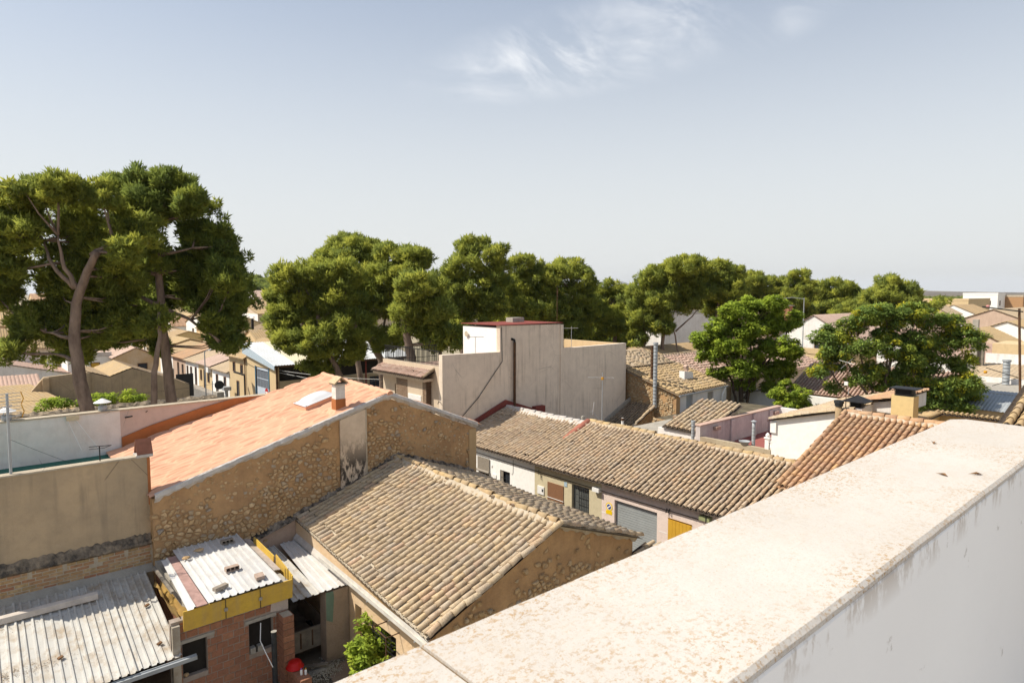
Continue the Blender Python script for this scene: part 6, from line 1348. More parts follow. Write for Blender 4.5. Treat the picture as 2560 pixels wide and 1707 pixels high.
hill('plain_ridge', [az(px, 5200, z) for px, z in ((1980,10),(2080,28),(2140,42),(2200,46),(2280,34),(2380,26),(2460,22),(2560,20),(2700,18))], 900, M['plain_hill'], 1.5)
hill('low_plain_ridge', [az(px, 2600, z) for px, z in ((2150,6),(2260,10),(2380,8),(2500,9),(2620,8),(2750,8))], 500, M['plain_hill'], .6)
# trees in their own frame: (sideways, height) of trunk, crown masses (sideways, height, half-width, half-height) and limbs, in metres
TREES = [
 ('pine','tall forked pine with smooth grey trunk at the left edge',(4.60,35.97),0.3,'A',
  [(0.07, 0.0), (0.07, 5.07), (-0.26, 6.94), (-0.38, 8.44), (-0.19, 10.13), (0.28, 11.44), (0.94, 12.57)],
  [(-3.38, 15.01, 1.59, 1.12), (-1.78, 15.57, 1.22, 0.84), (-0.38, 15.76, 1.31, 0.79), (1.03, 15.47, 1.12, 0.84), (2.06, 14.16, 1.12, 0.94), (-2.62, 13.6, 1.59, 1.12), (-0.84, 13.97, 1.5, 1.12), (0.84, 13.69, 1.31, 1.03), (-3.56, 12.01, 1.5, 1.03), (-1.97, 11.26, 1.41, 1.03), (-2.72, 9.57, 1.41, 1.12), (-1.41, 9.38, 1.22, 1.03), (-1.69, 7.97, 1.03, 0.71), (-4.59, 13.88, 1.5, 1.5), (-4.78, 11.07, 1.5, 1.5), (-1.31, 12.57, 1.12, 0.84), (2.62, 12.94, 1.03, 0.84), (-0.19, 9.01, 0.94, 0.94), (-3.19, 8.26, 0.94, 0.75), (0.09, 12.57, 1.12, 0.79), (-0.94, 11.44, 1.12, 0.84), (1.22, 11.91, 1.03, 0.84), (0.47, 10.88, 0.84, 0.75), (0.66, 9.38, 0.94, 0.75)],
  [[(-0.19, 10.88), (-1.12, 12.01), (-1.88, 13.13)], [(0.0, 10.69), (-0.66, 12.19), (-0.75, 13.32)], [(0.66, 12.38), (1.5, 13.13)], [(-0.28, 8.44), (-1.69, 8.82)], [(-0.34, 7.51), (-1.5, 7.79)]]),
 ('pine','tall dense pine with straight trunk beside the forked pine',(8.24,36.78),0.27,'B',
  [(0.27, 0.0), (0.27, 4.82), (0.14, 6.58), (-0.04, 9.26), (-0.14, 11.73), (-0.27, 14.21)],
  [(-2.17, 16.48, 1.24, 0.78), (-0.83, 16.85, 1.34, 0.74), (0.62, 16.58, 1.24, 0.83), (1.75, 15.55, 1.07, 0.99), (-0.52, 15.34, 1.75, 1.24), (1.03, 14.0, 1.44, 1.07), (2.48, 13.59, 1.07, 0.95), (3.16, 12.04, 0.99, 0.93), (3.44, 10.6, 0.93, 0.87), (1.96, 12.35, 1.55, 1.24), (0.31, 12.35, 1.65, 1.13), (-1.34, 12.56, 1.44, 1.03), (2.78, 9.47, 1.07, 0.87), (1.55, 10.39, 1.34, 1.03), (-1.55, 10.5, 1.24, 0.99), (-2.99, 10.5, 1.34, 1.03), (-2.27, 8.95, 1.03, 0.72), (2.06, 8.33, 1.13, 0.78), (3.09, 8.23, 0.72, 0.58), (0.52, 10.91, 1.24, 0.83), (-3.09, 8.64, 0.93, 0.72), (-1.34, 8.02, 0.93, 0.62), (3.51, 11.53, 0.93, 0.83)],
  [[(-0.1, 11.53), (-1.55, 12.15), (-2.37, 11.73)], [(-0.06, 10.08), (-1.55, 10.5), (-3.4, 9.57)], [(-0.02, 9.88), (1.34, 9.26), (2.78, 8.43)], [(-0.14, 12.56), (1.55, 12.97)], [(-0.04, 8.85), (-1.13, 8.23)]]),
 ('pine','thin curved pine stem between the two tall pines',(7.31,34.93),0.16,'C',
  [(-0.06, 0.0), (-0.06, 5.17), (0.06, 6.82), (0.33, 8.18), (0.41, 9.73)],
  [(0.19, 9.34, 0.78, 0.58), (-0.48, 8.95, 0.78, 0.54)],
  []),
 ('pine','broad low-branched pine before the warehouse roof',(20.47,44.73),0.26,'M',
  [(1.41, 0.0), (1.41, 4.28), (0.94, 5.46), (0.0, 7.22), (-0.29, 9.87)],
  [(-0.29, 11.92, 2.2, 1.41), (-1.91, 9.72, 2.06, 1.62), (1.17, 10.01, 2.2, 1.7), (-1.91, 7.37, 1.76, 1.41), (0.0, 7.22, 2.2, 1.62), (1.62, 11.92, 1.76, 1.41), (-2.79, 8.54, 1.32, 1.32), (-0.29, 5.31, 1.62, 1.03), (2.35, 8.1, 1.76, 1.47), (-2.06, 11.63, 1.32, 1.17), (1.76, 6.34, 1.62, 1.17), (-3.23, 10.45, 1.17, 1.03)],
  [[(0.0, 7.22), (-1.47, 8.69)], [(-0.15, 8.69), (1.47, 9.57)]]),
 ('pine','tall pine crown left of centre on the skyline',(27.44,53.29),0.3,'M',
  [(0.72, 0.0), (0.72, 2.44), (0.0, 7.52), (-0.36, 11.87)],
  [(-0.36, 14.77, 1.99, 1.27), (1.27, 14.7, 1.81, 1.16), (-1.81, 13.5, 1.81, 1.45), (0.36, 12.96, 2.72, 1.81), (-1.09, 11.14, 2.17, 1.63), (2.17, 13.32, 1.63, 1.45), (-3.08, 12.23, 1.45, 1.27)],
  []),
 ('pine','leaning pine with forked dark trunk before the warehouse',(25.30,44.50),0.32,'M',
  [(0.16, 0.0), (0.16, 3.1), (0.0, 5.44), (-0.78, 7.01), (-2.19, 8.57), (-2.66, 9.82)],
  [(1.09, 13.57, 2.03, 1.19), (0.31, 11.69, 2.19, 1.56), (2.19, 12.01, 1.72, 1.5), (-0.47, 9.51, 1.88, 1.41), (1.56, 9.51, 1.88, 1.56), (0.62, 7.01, 1.56, 1.25), (-1.41, 10.44, 1.56, 1.41), (2.97, 13.26, 1.25, 1.19)],
  [[(-0.31, 6.07), (0.31, 8.57), (0.94, 11.69)]]),
 ('pine','rounded yellow-green pine in front of the central pines',(23.92,37.71),0.34,'M',
  [(-0.06, 0.0), (-0.06, 6.06), (-0.33, 7.44), (-0.6, 8.81), (-0.49, 9.91)],
  [(0.28, 11.01, 1.43, 1.1), (1.38, 11.15, 1.24, 0.96), (-0.28, 9.5, 1.38, 1.1), (1.24, 9.36, 1.51, 1.24), (2.06, 9.36, 1.04, 0.96), (-0.55, 8.26, 1.24, 0.82), (1.51, 7.44, 1.51, 1.1), (2.75, 7.44, 1.24, 1.1)],
  [[(-0.55, 8.81), (0.82, 9.64)]]),
 ('pine','tall central pine with red-brown stem behind the grey building',(33.86,44.99),0.3,'M',
  [(-0.11, 0.0), (-0.11, 5.17), (-0.07, 8.32), (0.07, 11.12), (0.53, 13.93)],
  [(0.7, 14.62, 1.82, 1.12), (0.18, 12.7, 2.03, 1.58), (2.8, 13.93, 1.12, 1.12), (2.98, 12.18, 1.47, 1.58), (1.23, 10.6, 2.1, 1.68), (-0.7, 10.42, 1.75, 1.58), (2.45, 9.72, 1.75, 1.58), (0.7, 7.97, 2.1, 1.4), (-1.4, 11.82, 1.58, 1.58)],
  []),
 ('pine','slender pine between the two central crowns',(40.23,44.75),0.25,'M',
  [(-0.19, 0.0), (-0.19, 5.16), (0.19, 8.91), (0.56, 11.91)],
  [(0.56, 13.22, 1.8, 1.2), (-0.38, 11.16, 1.95, 1.69), (1.69, 11.54, 1.57, 1.57), (0.38, 8.91, 2.25, 1.69), (-1.5, 8.16, 1.88, 1.5), (2.25, 9.29, 1.69, 1.69), (0.38, 6.66, 2.25, 1.31)],
  []),
 ('pine','wide pine crown behind the tall stair block aerial',(45.21,43.04),0.3,'M',
  [(0.19, 0.0), (0.19, 4.59), (0.12, 8.08), (0.0, 11.18)],
  [(-0.19, 13.04, 1.86, 1.16), (-1.74, 11.96, 1.94, 1.63), (1.16, 11.76, 1.63, 1.63), (-0.19, 10.21, 2.71, 1.74), (-0.97, 8.08, 2.52, 1.74), (1.55, 8.86, 1.74, 1.74), (0.58, 6.53, 2.33, 1.55)],
  []),
 ('pine','lower pine crown with a gap to the far mountains',(51.54,42.83),0.25,'M',
  [(0.21, 0.0), (0.21, 4.21), (0.12, 7.09), (-0.21, 9.57)],
  [(0.0, 11.14, 1.4, 1.07), (-1.44, 9.78, 1.65, 1.57), (1.03, 9.57, 1.65, 1.57), (-0.21, 7.71, 2.48, 1.73), (-1.86, 6.68, 1.86, 1.65), (1.44, 7.09, 1.86, 1.73)],
  []),
 ('pine','pine with open crown left of the two bare right-hand trunks',(50.60,38.32),0.22,'M',
  [(0.0, 0.0), (0.0, 3.04), (0.08, 6.14), (0.19, 9.63)],
  [(0.78, 11.96, 1.63, 1.36), (-0.19, 10.21, 1.86, 1.55), (1.16, 9.63, 1.63, 1.47), (-0.39, 8.08, 1.94, 1.47), (1.55, 7.69, 1.55, 1.36), (-0.78, 6.14, 1.36, 1.16)],
  []),
 ('pine','tall pine with two bare trunks behind the zinc flue',(52.93,36.27),0.22,'M',
  [(-1.08, 0.0), (-1.08, 3.24), (-1.24, 5.76), (-0.85, 8.47), (0.0, 11.18)],
  [(0.58, 13.12, 2.13, 1.24), (-0.78, 12.34, 1.74, 1.36), (2.13, 12.73, 1.74, 1.36), (0.39, 11.38, 2.33, 1.47), (2.33, 10.99, 1.74, 1.36), (-1.16, 10.21, 1.55, 1.36), (0.97, 9.63, 1.55, 1.16)],
  [[(0.58, 3.82), (0.08, 6.14), (-0.39, 8.08), (0.39, 10.41)], [(0.0, 6.92), (1.55, 8.47), (2.71, 9.63)]]),
 ('pine','flat-topped pine right of the two bare trunks',(57.95,34.54),0.22,'M',
  [(-0.48, 0.0), (-0.48, 4.8), (-0.32, 8.0), (0.0, 11.2)],
  [(-0.4, 12.8, 1.8, 1.2), (1.2, 12.4, 1.52, 1.12), (-1.2, 11.4, 1.68, 1.28), (0.4, 10.8, 1.92, 1.44), (2.0, 11.2, 1.44, 1.2), (0.0, 9.0, 1.6, 1.4)],
  [[(-0.32, 8.4), (1.2, 9.6)]]),
 ('pine','dark pine on the skyline behind the broadleaf tree',(80.56,42.73),0.25,'M',
  [(-0.27, 0.0), (-0.27, 3.96), (-0.27, 10.33)],
  [(-0.8, 12.19, 2.23, 1.49), (1.59, 11.66, 2.23, 1.49), (-2.12, 10.6, 2.12, 1.59), (0.27, 10.07, 2.92, 1.59), (2.66, 10.07, 2.12, 1.38), (3.72, 8.74, 2.39, 1.49)],
  []),
 ('pine','tufted pine at the right end of the long pine belt',(84.75,39.05),0.25,'M',
  [(-0.27, 0.0), (-0.27, 5.55), (-0.27, 10.87)],
  [(0.0, 12.88, 1.59, 1.17), (-1.33, 11.66, 1.91, 1.27), (0.8, 11.13, 1.7, 1.38), (-0.8, 9.54, 2.39, 1.59), (0.27, 7.68, 2.12, 1.49)],
  []),
 ('pine','far pine filling the belt behind the rounded yellow-green pine',(41.50,59.63),0.25,'M',
  [(0.0, 0.0), (0.0, 4.08), (0.0, 9.47)],
  [(-0.45, 9.47, 2.7, 1.8), (0.9, 7.67, 2.7, 1.8), (-1.35, 6.78, 2.25, 1.57), (-1.8, 10.38, 1.8, 1.35), (1.35, 5.88, 2.25, 1.57)],
  []),
 ('pine','far pine filling the belt behind the slender pine',(48.57,56.10),0.25,'M',
  [(0.0, 0.0), (0.0, 3.89), (0.0, 10.37)],
  [(0.0, 10.37, 2.08, 1.62), (-0.93, 8.06, 2.54, 1.85), (1.39, 7.59, 2.54, 1.85), (3.24, 6.67, 2.31, 1.76), (-1.85, 6.21, 2.08, 1.62), (4.62, 5.74, 2.08, 1.39)],
  []),
 ('pine','far pine filling the belt left of the mountain gap',(55.87,49.70),0.25,'M',
  [(0.0, 0.0), (0.0, 3.89), (0.0, 8.52)],
  [(0.0, 9.21, 1.85, 1.39), (-0.93, 7.59, 2.31, 1.76), (1.39, 7.13, 2.08, 1.62), (0.46, 5.74, 2.54, 1.62), (3.24, 5.51, 2.08, 1.29)],
  []),
 ('pine','far pine with dark crown behind the warehouse pine',(27.19,69.51),0.25,'M',
  [(2.62, 0.0), (2.62, 3.38), (2.41, 8.63)],
  [(1.97, 10.38, 1.75, 1.4), (0.88, 8.63, 1.75, 1.53), (3.06, 8.63, 1.97, 1.66), (0.0, 6.44, 1.75, 1.31), (8.75, 6.88, 2.19, 1.75), (10.06, 5.13, 2.19, 1.53), (5.25, 7.76, 2.19, 1.75)],
  []),
 ('pine','far pine behind the two bare right-hand trunks',(70.18,45.16),0.2,'M',
  [(0.25, 0.0), (0.25, 4.35), (0.25, 9.35)],
  [(0.0, 10.35, 2.0, 1.25), (-2.0, 9.6, 1.75, 1.1), (2.0, 9.85, 1.9, 1.2), (4.5, 9.6, 1.9, 1.1), (-4.5, 8.85, 1.5, 1.1)],
  []),
 ('stone_pine','wide dome-shaped pine on the skyline',(108.89,44.56),0.35,'D',
  [(0.0, 0.0), (0.0, 4.37), (0.0, 8.96)],
  [(0.0, 11.45, 3.15, 1.31), (-2.3, 10.6, 2.49, 1.44), (2.62, 10.4, 2.1, 1.44), (0.0, 9.62, 4.07, 1.58), (-1.97, 7.65, 3.28, 1.44), (1.97, 7.32, 3.15, 1.44)],
  []),
 ('stone_pine','largest dome-shaped pine with pointed shoulder on the skyline',(108.54,35.53),0.35,'D',
  [(-0.31, 0.0), (-0.31, 4.78), (-0.31, 9.68)],
  [(-0.61, 12.01, 2.21, 1.1), (1.23, 11.21, 2.57, 1.23), (-2.14, 10.29, 2.57, 1.35), (3.37, 10.17, 1.84, 1.23), (0.31, 9.38, 3.67, 1.47), (-3.06, 8.76, 2.45, 1.47), (3.67, 8.15, 2.21, 1.35), (-1.23, 7.23, 3.06, 1.47)],
  []),
 ('pine','low dark pine mass between the two dome pines',(101.42,37.77),0.25,'M',
  [(0.0, 0.0), (0.0, 3.77), (0.0, 7.33)],
  [(-0.89, 8.22, 2.49, 1.42), (1.48, 7.33, 2.38, 1.42), (-2.67, 6.74, 2.49, 1.42), (0.3, 5.85, 2.97, 1.42)],
  []),
 ('pine','small round pine before the hipped-roof house',(127.51,34.90),0.2,'D',
  [(0.0, 0.0), (0.0, 6.82), (0.0, 8.88)],
  [(0.69, 9.02, 1.51, 0.69), (-1.03, 8.33, 1.51, 0.69)],
  []),
 ('broadleaf_tree','bright green broadleaf tree with several dark stems behind the mossy flat roof',(41.18,22.57),0.2,'L',
  [(-0.08, 0.0), (-0.08, 1.66), (-0.19, 4.41), (-0.14, 6.06)],
  [(0.14, 9.78, 1.24, 0.69), (1.65, 9.78, 1.16, 0.69), (-0.96, 9.5, 0.96, 0.6), (-1.79, 8.26, 1.24, 0.82), (-0.14, 8.4, 1.51, 0.96), (1.79, 8.4, 1.38, 0.96), (3.02, 8.81, 1.04, 0.82), (-2.75, 7.3, 0.96, 0.69), (-1.24, 6.89, 1.51, 0.96), (0.69, 6.89, 1.38, 0.96), (2.48, 6.89, 1.24, 0.88), (-2.34, 6.34, 0.96, 0.6), (3.02, 6.47, 0.77, 0.55), (-0.69, 5.51, 1.24, 0.77), (1.24, 5.24, 1.16, 0.77), (2.61, 5.38, 0.96, 0.71), (-1.79, 5.24, 0.69, 0.49), (3.3, 5.24, 0.49, 0.33), (0.14, 4.41, 0.82, 0.49), (2.06, 4.27, 0.82, 0.49)],
  [[(-0.41, 1.8), (-0.55, 3.86), (-1.24, 6.06), (-1.79, 7.16)], [(0.19, 1.8), (0.3, 4.41), (0.41, 6.61), (0.41, 8.26)], [(0.08, 3.31), (0.96, 5.24), (2.06, 7.16)], [(-0.14, 4.41), (-0.14, 7.16), (-0.41, 8.81)], [(0.3, 4.41), (1.79, 6.06), (2.61, 7.44)]]),
 ('yellowing_tree','spreading thin-leaved tree turning yellow right of the broadleaf tree',(41.18,13.91),0.15,'Y',
  [(0.12, 0.0), (0.12, 2.98), (0.12, 4.62), (0.59, 6.73)],
  [(1.52, 9.55, 1.05, 0.52), (-0.23, 9.43, 1.17, 0.56), (-1.41, 8.84, 1.05, 0.56), (0.7, 9.08, 1.17, 0.66), (2.81, 9.08, 1.05, 0.66), (4.22, 8.72, 0.94, 0.66), (-3.05, 7.9, 1.05, 0.61), (4.92, 7.9, 0.82, 0.7), (3.75, 7.67, 1.17, 0.75), (-1.88, 7.9, 0.82, 0.52), (0.23, 8.14, 0.94, 0.56), (2.11, 7.9, 1.05, 0.66), (3.05, 6.5, 1.29, 0.75), (4.92, 6.5, 0.94, 0.7), (4.45, 5.33, 1.17, 0.66), (2.81, 5.09, 1.17, 0.61), (5.39, 4.74, 1.05, 0.52), (2.11, 4.39, 0.94, 0.56), (3.98, 3.92, 1.41, 0.52), (-2.81, 6.5, 0.7, 0.47), (-3.52, 7.2, 0.59, 0.42), (-0.23, 6.26, 0.59, 0.42), (0.94, 5.56, 0.82, 0.52), (-0.7, 4.39, 0.59, 0.42), (-2.58, 5.09, 0.59, 0.35), (5.39, 4.15, 0.82, 0.42), (-2.34, 7.2, 0.94, 0.56), (-1.17, 7.44, 0.94, 0.59), (-3.52, 6.03, 0.7, 0.42), (-1.17, 6.03, 0.82, 0.52), (1.41, 6.73, 1.05, 0.66), (0.0, 5.33, 0.82, 0.52), (-1.88, 5.56, 0.59, 0.35), (1.88, 5.8, 1.05, 0.66), (3.28, 4.39, 1.17, 0.59), (1.17, 4.15, 0.94, 0.59), (0.47, 7.44, 0.94, 0.66), (2.81, 7.2, 1.05, 0.66), (4.22, 4.62, 1.05, 0.59), (-1.17, 9.31, 0.82, 0.47), (-2.58, 8.37, 0.7, 0.47)],
  [[(0.12, 3.45), (-1.17, 5.33), (-2.58, 7.2), (-3.05, 7.9)], [(0.12, 3.45), (-0.94, 6.03), (-1.41, 8.14)], [(0.19, 3.92), (0.35, 6.73), (0.12, 9.08)], [(0.23, 3.69), (1.05, 6.03), (1.64, 9.08)], [(0.23, 3.69), (1.88, 5.8), (3.05, 8.37)], [(0.28, 3.45), (2.58, 5.09), (4.45, 7.2)], [(-0.23, 3.69), (-2.11, 4.86), (-3.28, 6.73)], [(0.28, 3.33), (3.05, 4.39), (4.92, 4.86)]]),
 ('shrub','leafy green shrub by the white yard wall',(41.18,19.24),0.06,'S',
  [(0.0, 0.0), (0.0, 2.43), (0.0, 3.47)],
  [(0.0, 4.5, 0.57, 0.41), (-0.52, 3.99, 0.78, 0.47), (0.52, 4.12, 0.65, 0.47), (0.0, 3.47, 0.99, 0.52), (-0.65, 3.34, 0.65, 0.39), (0.65, 3.34, 0.57, 0.39)],
  []),]
RIGHT = Vector((math.sin(math.radians(48.7586)), -math.cos(math.radians(48.7586)), 0)); AWAY = Vector((math.cos(math.radians(48.7586)), math.sin(math.radians(48.7586)), 0))
def leaf_mat(name, stops, trans=.3):
    t = NT(name); a = t.node('ShaderNodeAttribute'); a.attribute_name = 'tint'; v = t.math('FRACT', a.outputs['Fac'])
    r = t.node('ShaderNodeNewGeometry').outputs['Random Per Island']
    col = t.ramp(t.math('ADD', t.math('MULTIPLY', v, .72), t.math('MULTIPLY', r, .28)), stops)
    t.n.remove(t.b); d = t.node('ShaderNodeBsdfDiffuse'); tr = t.node('ShaderNodeBsdfTranslucent'); mx = t.node('ShaderNodeMixShader'); mx.inputs[0].default_value = trans
    t.l.new(col, d.inputs[0]); t.l.new(col, tr.inputs[0]); t.l.new(d.outputs[0], mx.inputs[1]); t.l.new(tr.outputs[0], mx.inputs[2]); t.l.new(mx.outputs[0], t.n['Material Output'].inputs[0]); return t.m
M['needles'] = leaf_mat('pine_needles', [(0,(.20,.255,.075)),(.3,(.30,.35,.085)),(.55,(.40,.44,.09)),(.8,(.50,.52,.10)),(1,(.58,.58,.11))], .5)
M['needles_dark'] = leaf_mat('dark_pine_needles', [(0,(.16,.22,.07)),(.4,(.25,.31,.075)),(.7,(.34,.39,.08)),(1,(.45,.48,.09))], .5)
M['leaves'] = leaf_mat('broad_leaves', [(0,(.22,.31,.055)),(.4,(.31,.41,.06)),(.7,(.40,.50,.065)),(1,(.50,.57,.075))], .45)
M['leaves_yellow'] = leaf_mat('thin_leaves', [(0,(.17,.26,.08)),(.45,(.25,.34,.08)),(.70,(.36,.43,.08)),(.84,(.55,.54,.06)),(1,(.75,.63,.05))], .45)
def bark(name, a, b):
    t = NT(name); c = t.mix(t.rng(t.noise(3.5, 6, .65, t.mapc((1,1,.35))), .35, .65), a, b); return t.done(c, t.bump(t.noise(9, 6, .7, t.mapc((1,1,.4))), .9, .06), .95)
M['bark'] = bark('pine_bark', (.27,.20,.155), (.14,.10,.078)); M['bark_dark'] = bark('dark_bark', (.12,.085,.06), (.07,.05,.04))
def unit(n):
    v = rng.normal(size=(n, 3)); return v/np.linalg.norm(v, axis=1)[:, None]
def crown_mesh(name, cl, kind, px):
    """cl: (k,4) clump centres and radii -> thousands of leaf-sized faces around them"""
    V = []; T = []; NN = []
    for (x, y, z, r) in cl:
        if kind in 'ABCMD':
            n = int({'A':210,'B':210,'C':150,'M':130,'D':90}[kind]*(r/.4)**1.25); d = unit(n); d[:,2] = d[:,2]*.9+.18
            p = np.array((x,y,z))+d*(r*rng.uniform(.25,1.0,(n,1))**.5)*np.array((1,1,.85))
            dirn = d*.75+unit(n)*.65+np.array((0,0,.35)); dirn /= np.linalg.norm(dirn, axis=1)[:,None]
            L = rng.uniform(.10,.21,(n,1))*px*np.where(rng.uniform(size=(n,1)) < .12, 1.8, 1.); w = L*rng.uniform(.12,.20,(n,1)); s = np.cross(dirn, unit(n)); s /= np.linalg.norm(s,axis=1)[:,None]
            s2 = np.cross(dirn, s)
            no = d*.6+unit(n)*.6+np.array((0,0,.3))
            for q in (s, s2): V.append(np.stack([p-q*w, p+q*w, p+dirn*L], 1).reshape(-1,3)); NN.append(no)
            T.append(np.full(n*2*3, rng.uniform(0,.999)))
        else:
            n = int({'L':150,'Y':130,'S':170}[kind]*(r/.5)**1.3); d = unit(n)
            p = np.array((x,y,z))+d*(r*rng.uniform(.2,1.0,(n,1))**.55)*np.array((1,1,.6))
            dirn = d*np.array((1,1,.3))+unit(n)*.5+np.array((0,0,-.25)); dirn /= np.linalg.norm(dirn,axis=1)[:,None]
            s = np.cross(dirn, np.array((0,0,1.))+unit(n)*.45); s /= np.linalg.norm(s,axis=1)[:,None]
            L = rng.uniform(.12,.22,(n,1))*px; w = L*(.26 if kind != 'Y' else .20)
            V.append(np.stack([p-dirn*L*.5, p+s*w, p+dirn*L*.5], 1).reshape(-1,3)); V.append(np.stack([p-dirn*L*.5, p+dirn*L*.5, p-s*w], 1).reshape(-1,3)); no = d*.7+unit(n)*.5+np.array((0,0,.35)); NN += [no, no]
            tv = rng.uniform(0,.999)
            if kind == 'Y': tv = tv*.72 if not (rng.uniform() < .2) else rng.uniform(.85,.999)
            T.append(np.full(n*6, tv))
    V = np.concatenate(V); T = np.concatenate(T); NN = np.concatenate(NN); NN /= np.linalg.norm(NN, axis=1)[:,None]
    V3 = V.reshape(-1,3,3); g = np.cross(V3[:,1]-V3[:,0], V3[:,2]-V3[:,0]); fl = (g*NN).sum(1) < 0; tmp = V3[fl,1].copy(); V3[fl,1] = V3[fl,0]; V3[fl,0] = tmp; V = V3.reshape(-1,3)
    nt = len(V)//3; me = bpy.data.meshes.new(name)
    me.vertices.add(len(V)); me.vertices.foreach_set('co', V.astype(np.float32).ravel()); me.loops.add(len(V)); me.loops.foreach_set('vertex_index', np.arange(len(V), dtype=np.int32))
    me.polygons.add(nt); me.polygons.foreach_set('loop_start', np.arange(0, 3*nt, 3, dtype=np.int32)); me.update(calc_edges=True)
    at = me.attributes.new('tint', 'FLOAT', 'POINT'); at.data.foreach_set('value', T.astype(np.float32))
    me.polygons.foreach_set('use_smooth', np.ones(nt, dtype=bool)); me.normals_split_custom_set_from_vertices(np.repeat(NN, 3, axis=0).astype(np.float32)); return me
def make_tree(name, label, base, r0, kind, trunk, masses, limbs):
    b = Vector((*base, 0)); t = thing(name, label, 'shrub' if name == 'shrub' else 'tree', b, 'pines of the town' if 'pine' in name else None)
    def W_(lat, h, dep=0): return b+RIGHT*lat+AWAY*dep+Vector((0,0,h))
    dist = (b-CAMP).length; px = {'A':1,'B':1,'C':1,'M':1.25,'D':2.2,'L':1.25,'Y':1.2,'S':.62 if 'citrus' in label else 1.}[kind]
    bm_ = M['bark' if kind in 'ABCMDY' else 'bark_dark']; n = len(trunk)
    pts = [W_(*p) for p in trunk]
    # smooth the trunk line
    dense = []
    for i in range(n-1):
        for k in range(4): dense.append(pts[i].lerp(pts[i+1], k/4)+Vector((random.gauss(0,.02),random.gauss(0,.02),0)))
    dense.append(pts[-1]); m = len(dense)
    part('trunk', MB().tube(dense, [r0*(1.12-.62*(i/(m-1))) for i in range(m)], 12), bm_, t, True)
    cand = []
    for q in limbs:
        P = [W_(a, h, random.uniform(-.3,.3)*i) for i, (a, h) in enumerate(q)]; D = []
        for i in range(len(P)-1):
            for k in range(4): D.append(P[i].lerp(P[i+1], k/4)+Vector((random.gauss(0,.03),random.gauss(0,.03),random.gauss(0,.03))))
        D.append(P[-1]); cand += D[len(D)//2:]; r1 = r0*(.42 if kind in 'ABCM' else .55); part('limb', MB().tube(D, [r1*(1-.7*i/(len(D)-1)) for i in range(len(D))], 8), bm_, t, True)
    cl = []; CEN = []; tops = dense[max(0, m//2-1):]+cand
    for (a, h, rx, rz) in masses:
        h -= .38 if kind in 'AB' else 0; rx = max(.45, rx-(.22 if kind in 'AB' else .06 if kind == 'M' else 0)); rz = max(.35, rz-(.12 if kind in 'AB' else .06 if kind == 'M' else 0)); 
        dp = random.uniform(-.55,.55)*max(1.2, rx*1.1)
        if kind in 'AB' and abs(a-.2) < 2.4 and 6.5 < h < 13.8: dp = random.uniform(1.0, 2.2)+rx*.5    # leaves the forks open on the side of the street
        c = W_(a, h, dp); CEN.append(c)
        j = min(tops, key=lambda p: (p-c).length+max(0, p.z-c.z)*1.5)
        for u in range(2 if kind in 'ABM' else 3):
            e = c+Vector((random.uniform(-.6,.6)*rx,random.uniform(-.6,.6)*rx,random.uniform(-.2,.5)*rz)); mid = j.lerp(e,.55)-Vector((0,0,.08*(e-j).length))
            part('branch', MB().tube([j, mid, e], ([r0*.22,r0*.12,r0*.05] if kind in 'ABCMD' else [r0*.16,r0*.10,r0*.04]), 6), bm_, t, True)
        area = rx*rz; R = {'A':.36,'B':.36,'C':.34,'M':.46,'D':.8,'L':.5,'Y':.45,'S':.16 if 'citrus' in label else .3}[kind]
        k = max(3, int({'A':8.4,'B':8.4,'C':6,'M':6.8,'D':6.,'L':10.5,'Y':13.,'S':7}[kind]*area/(R*R)*.75))
        for _ in range(k):
            d = unit(1)[0]; f = rng.uniform(.35,1.0)**.5
            p = c+RIGHT*(d[0]*rx*f*.9)+AWAY*(d[1]*rx*f*.85)+Vector((0,0,(d[2]*.95+.05)*rz*f*.92)); cl.append((p.x,p.y,p.z,R*rng.uniform(.6,1.2)))
    if kind in 'AB':
        for i, p in enumerate(CEN):
            for q in CEN[:i]:
                if .8 < math.hypot((p-q).dot(RIGHT), p.z-q.z) < 2.5:
                    for _ in range(5):
                        f = random.uniform(.2,.8); c = b+RIGHT*((p-b).lerp(q-b, f).dot(RIGHT)+random.gauss(0,.3))+AWAY*random.uniform(.7,3.0)+Vector((0,0,p.z*(1-f)+q.z*f+random.gauss(0,.3))); cl.append((c.x,c.y,c.z,random.uniform(.26,.46)))
    me = crown_mesh('crown', cl, kind, px)
    mt = {'L':'leaves','Y':'leaves_yellow','S':'leaves','B':'needles_dark'}.get(kind, 'needles'); o = link('crown', me, M[mt], t)
    return t, len(me.polygons)
TOT = 0
for T_ in TREES:
    tt, k = make_tree(*T_); TOT += k
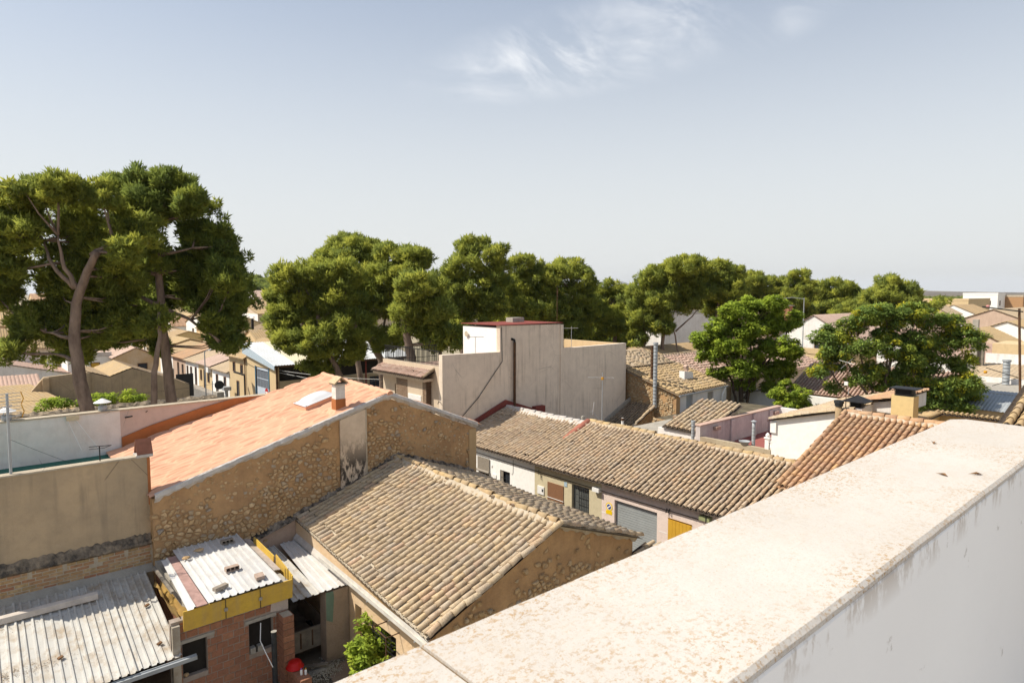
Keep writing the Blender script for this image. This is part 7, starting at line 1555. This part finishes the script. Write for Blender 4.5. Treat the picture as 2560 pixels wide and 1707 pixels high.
# citrus bush at the yard window, vine on the garden wall, hillside wood
tt, k = make_tree('shrub', 'glossy citrus bush growing against the grille of the old house', (6.95,13.0), .04, 'S', [(0,1.4),(0,1.8),(.05,2.4)], [(0,2.55,.13,.15),(-.1,2.35,.17,.15),(.1,2.3,.16,.15),(-.08,2.08,.2,.15),(.06,1.82,.22,.16),(.12,2.05,.14,.14)], []); TOT += k
V = []
for k in range(26): V.append((rng.uniform(4.2,10.2), 52+rng.uniform(-.8,1.2), 3.15+rng.uniform(-.1,.35), .55))
o = tag(link('climbing_vine', crown_mesh('climbing_vine', V, 'L', 1.3), M['leaves']), 'bright green vine spreading behind the garden wall', 'vine')
V = []
for k in range(1500):
    px = rng.uniform(330, 960); dd = rng.uniform(.72,1.0); x, y, _ = az(px, 640*dd, 0)
    hz = float(np.interp(px, [300,420,520,580,620,680,740,800,880,960], [18,40,47,32,25,18,15,13,10,6]))*(dd-.45)/.55
    V.append((x, y, hz+rng.uniform(0,4.5), rng.uniform(1.6,3.4)))
me = crown_mesh('hillside_wood', V, 'D', 6.5); o = link('hillside_wood', me, M['needles_dark']); o['kind'] = 'stuff'; o['label'] = 'pine wood covering the far hillside'
V = []
for k in range(420):
    px = rng.uniform(2250, 2640); d_ = rng.uniform(500, 2300); x, y, _ = az(px, d_, 0); V.append((x, y, 1.5, rng.uniform(1.5,4)))
me = crown_mesh('plain_scrub', V, 'D', 9); o = link('plain_scrub', me, M['needles_dark']); o['kind'] = 'stuff'; o['label'] = 'scattered trees and scrub on the plain'
print('LEAF TRIS', TOT)
# ------------------------------------------------------------------ light summer haze over the plain
def haze():
    m = bpy.data.materials.new('summer_haze'); m.use_nodes = True; n = m.node_tree.nodes; n.clear(); out = n.new('ShaderNodeOutputMaterial'); v = n.new('ShaderNodeVolumePrincipled')
    v.inputs['Color'].default_value = (.86,.9,.97,1); v.inputs['Density'].default_value = .00005; v.inputs['Anisotropy'].default_value = .2; m.node_tree.links.new(v.outputs[0], out.inputs[1])
    o = link('haze', MB().box(-9600,17000,-9600,17000,-12,290).mesh('haze'), m); o['kind'] = 'stuff'; o['label'] = 'pale summer haze'
HAZE = True
if HAZE: haze()
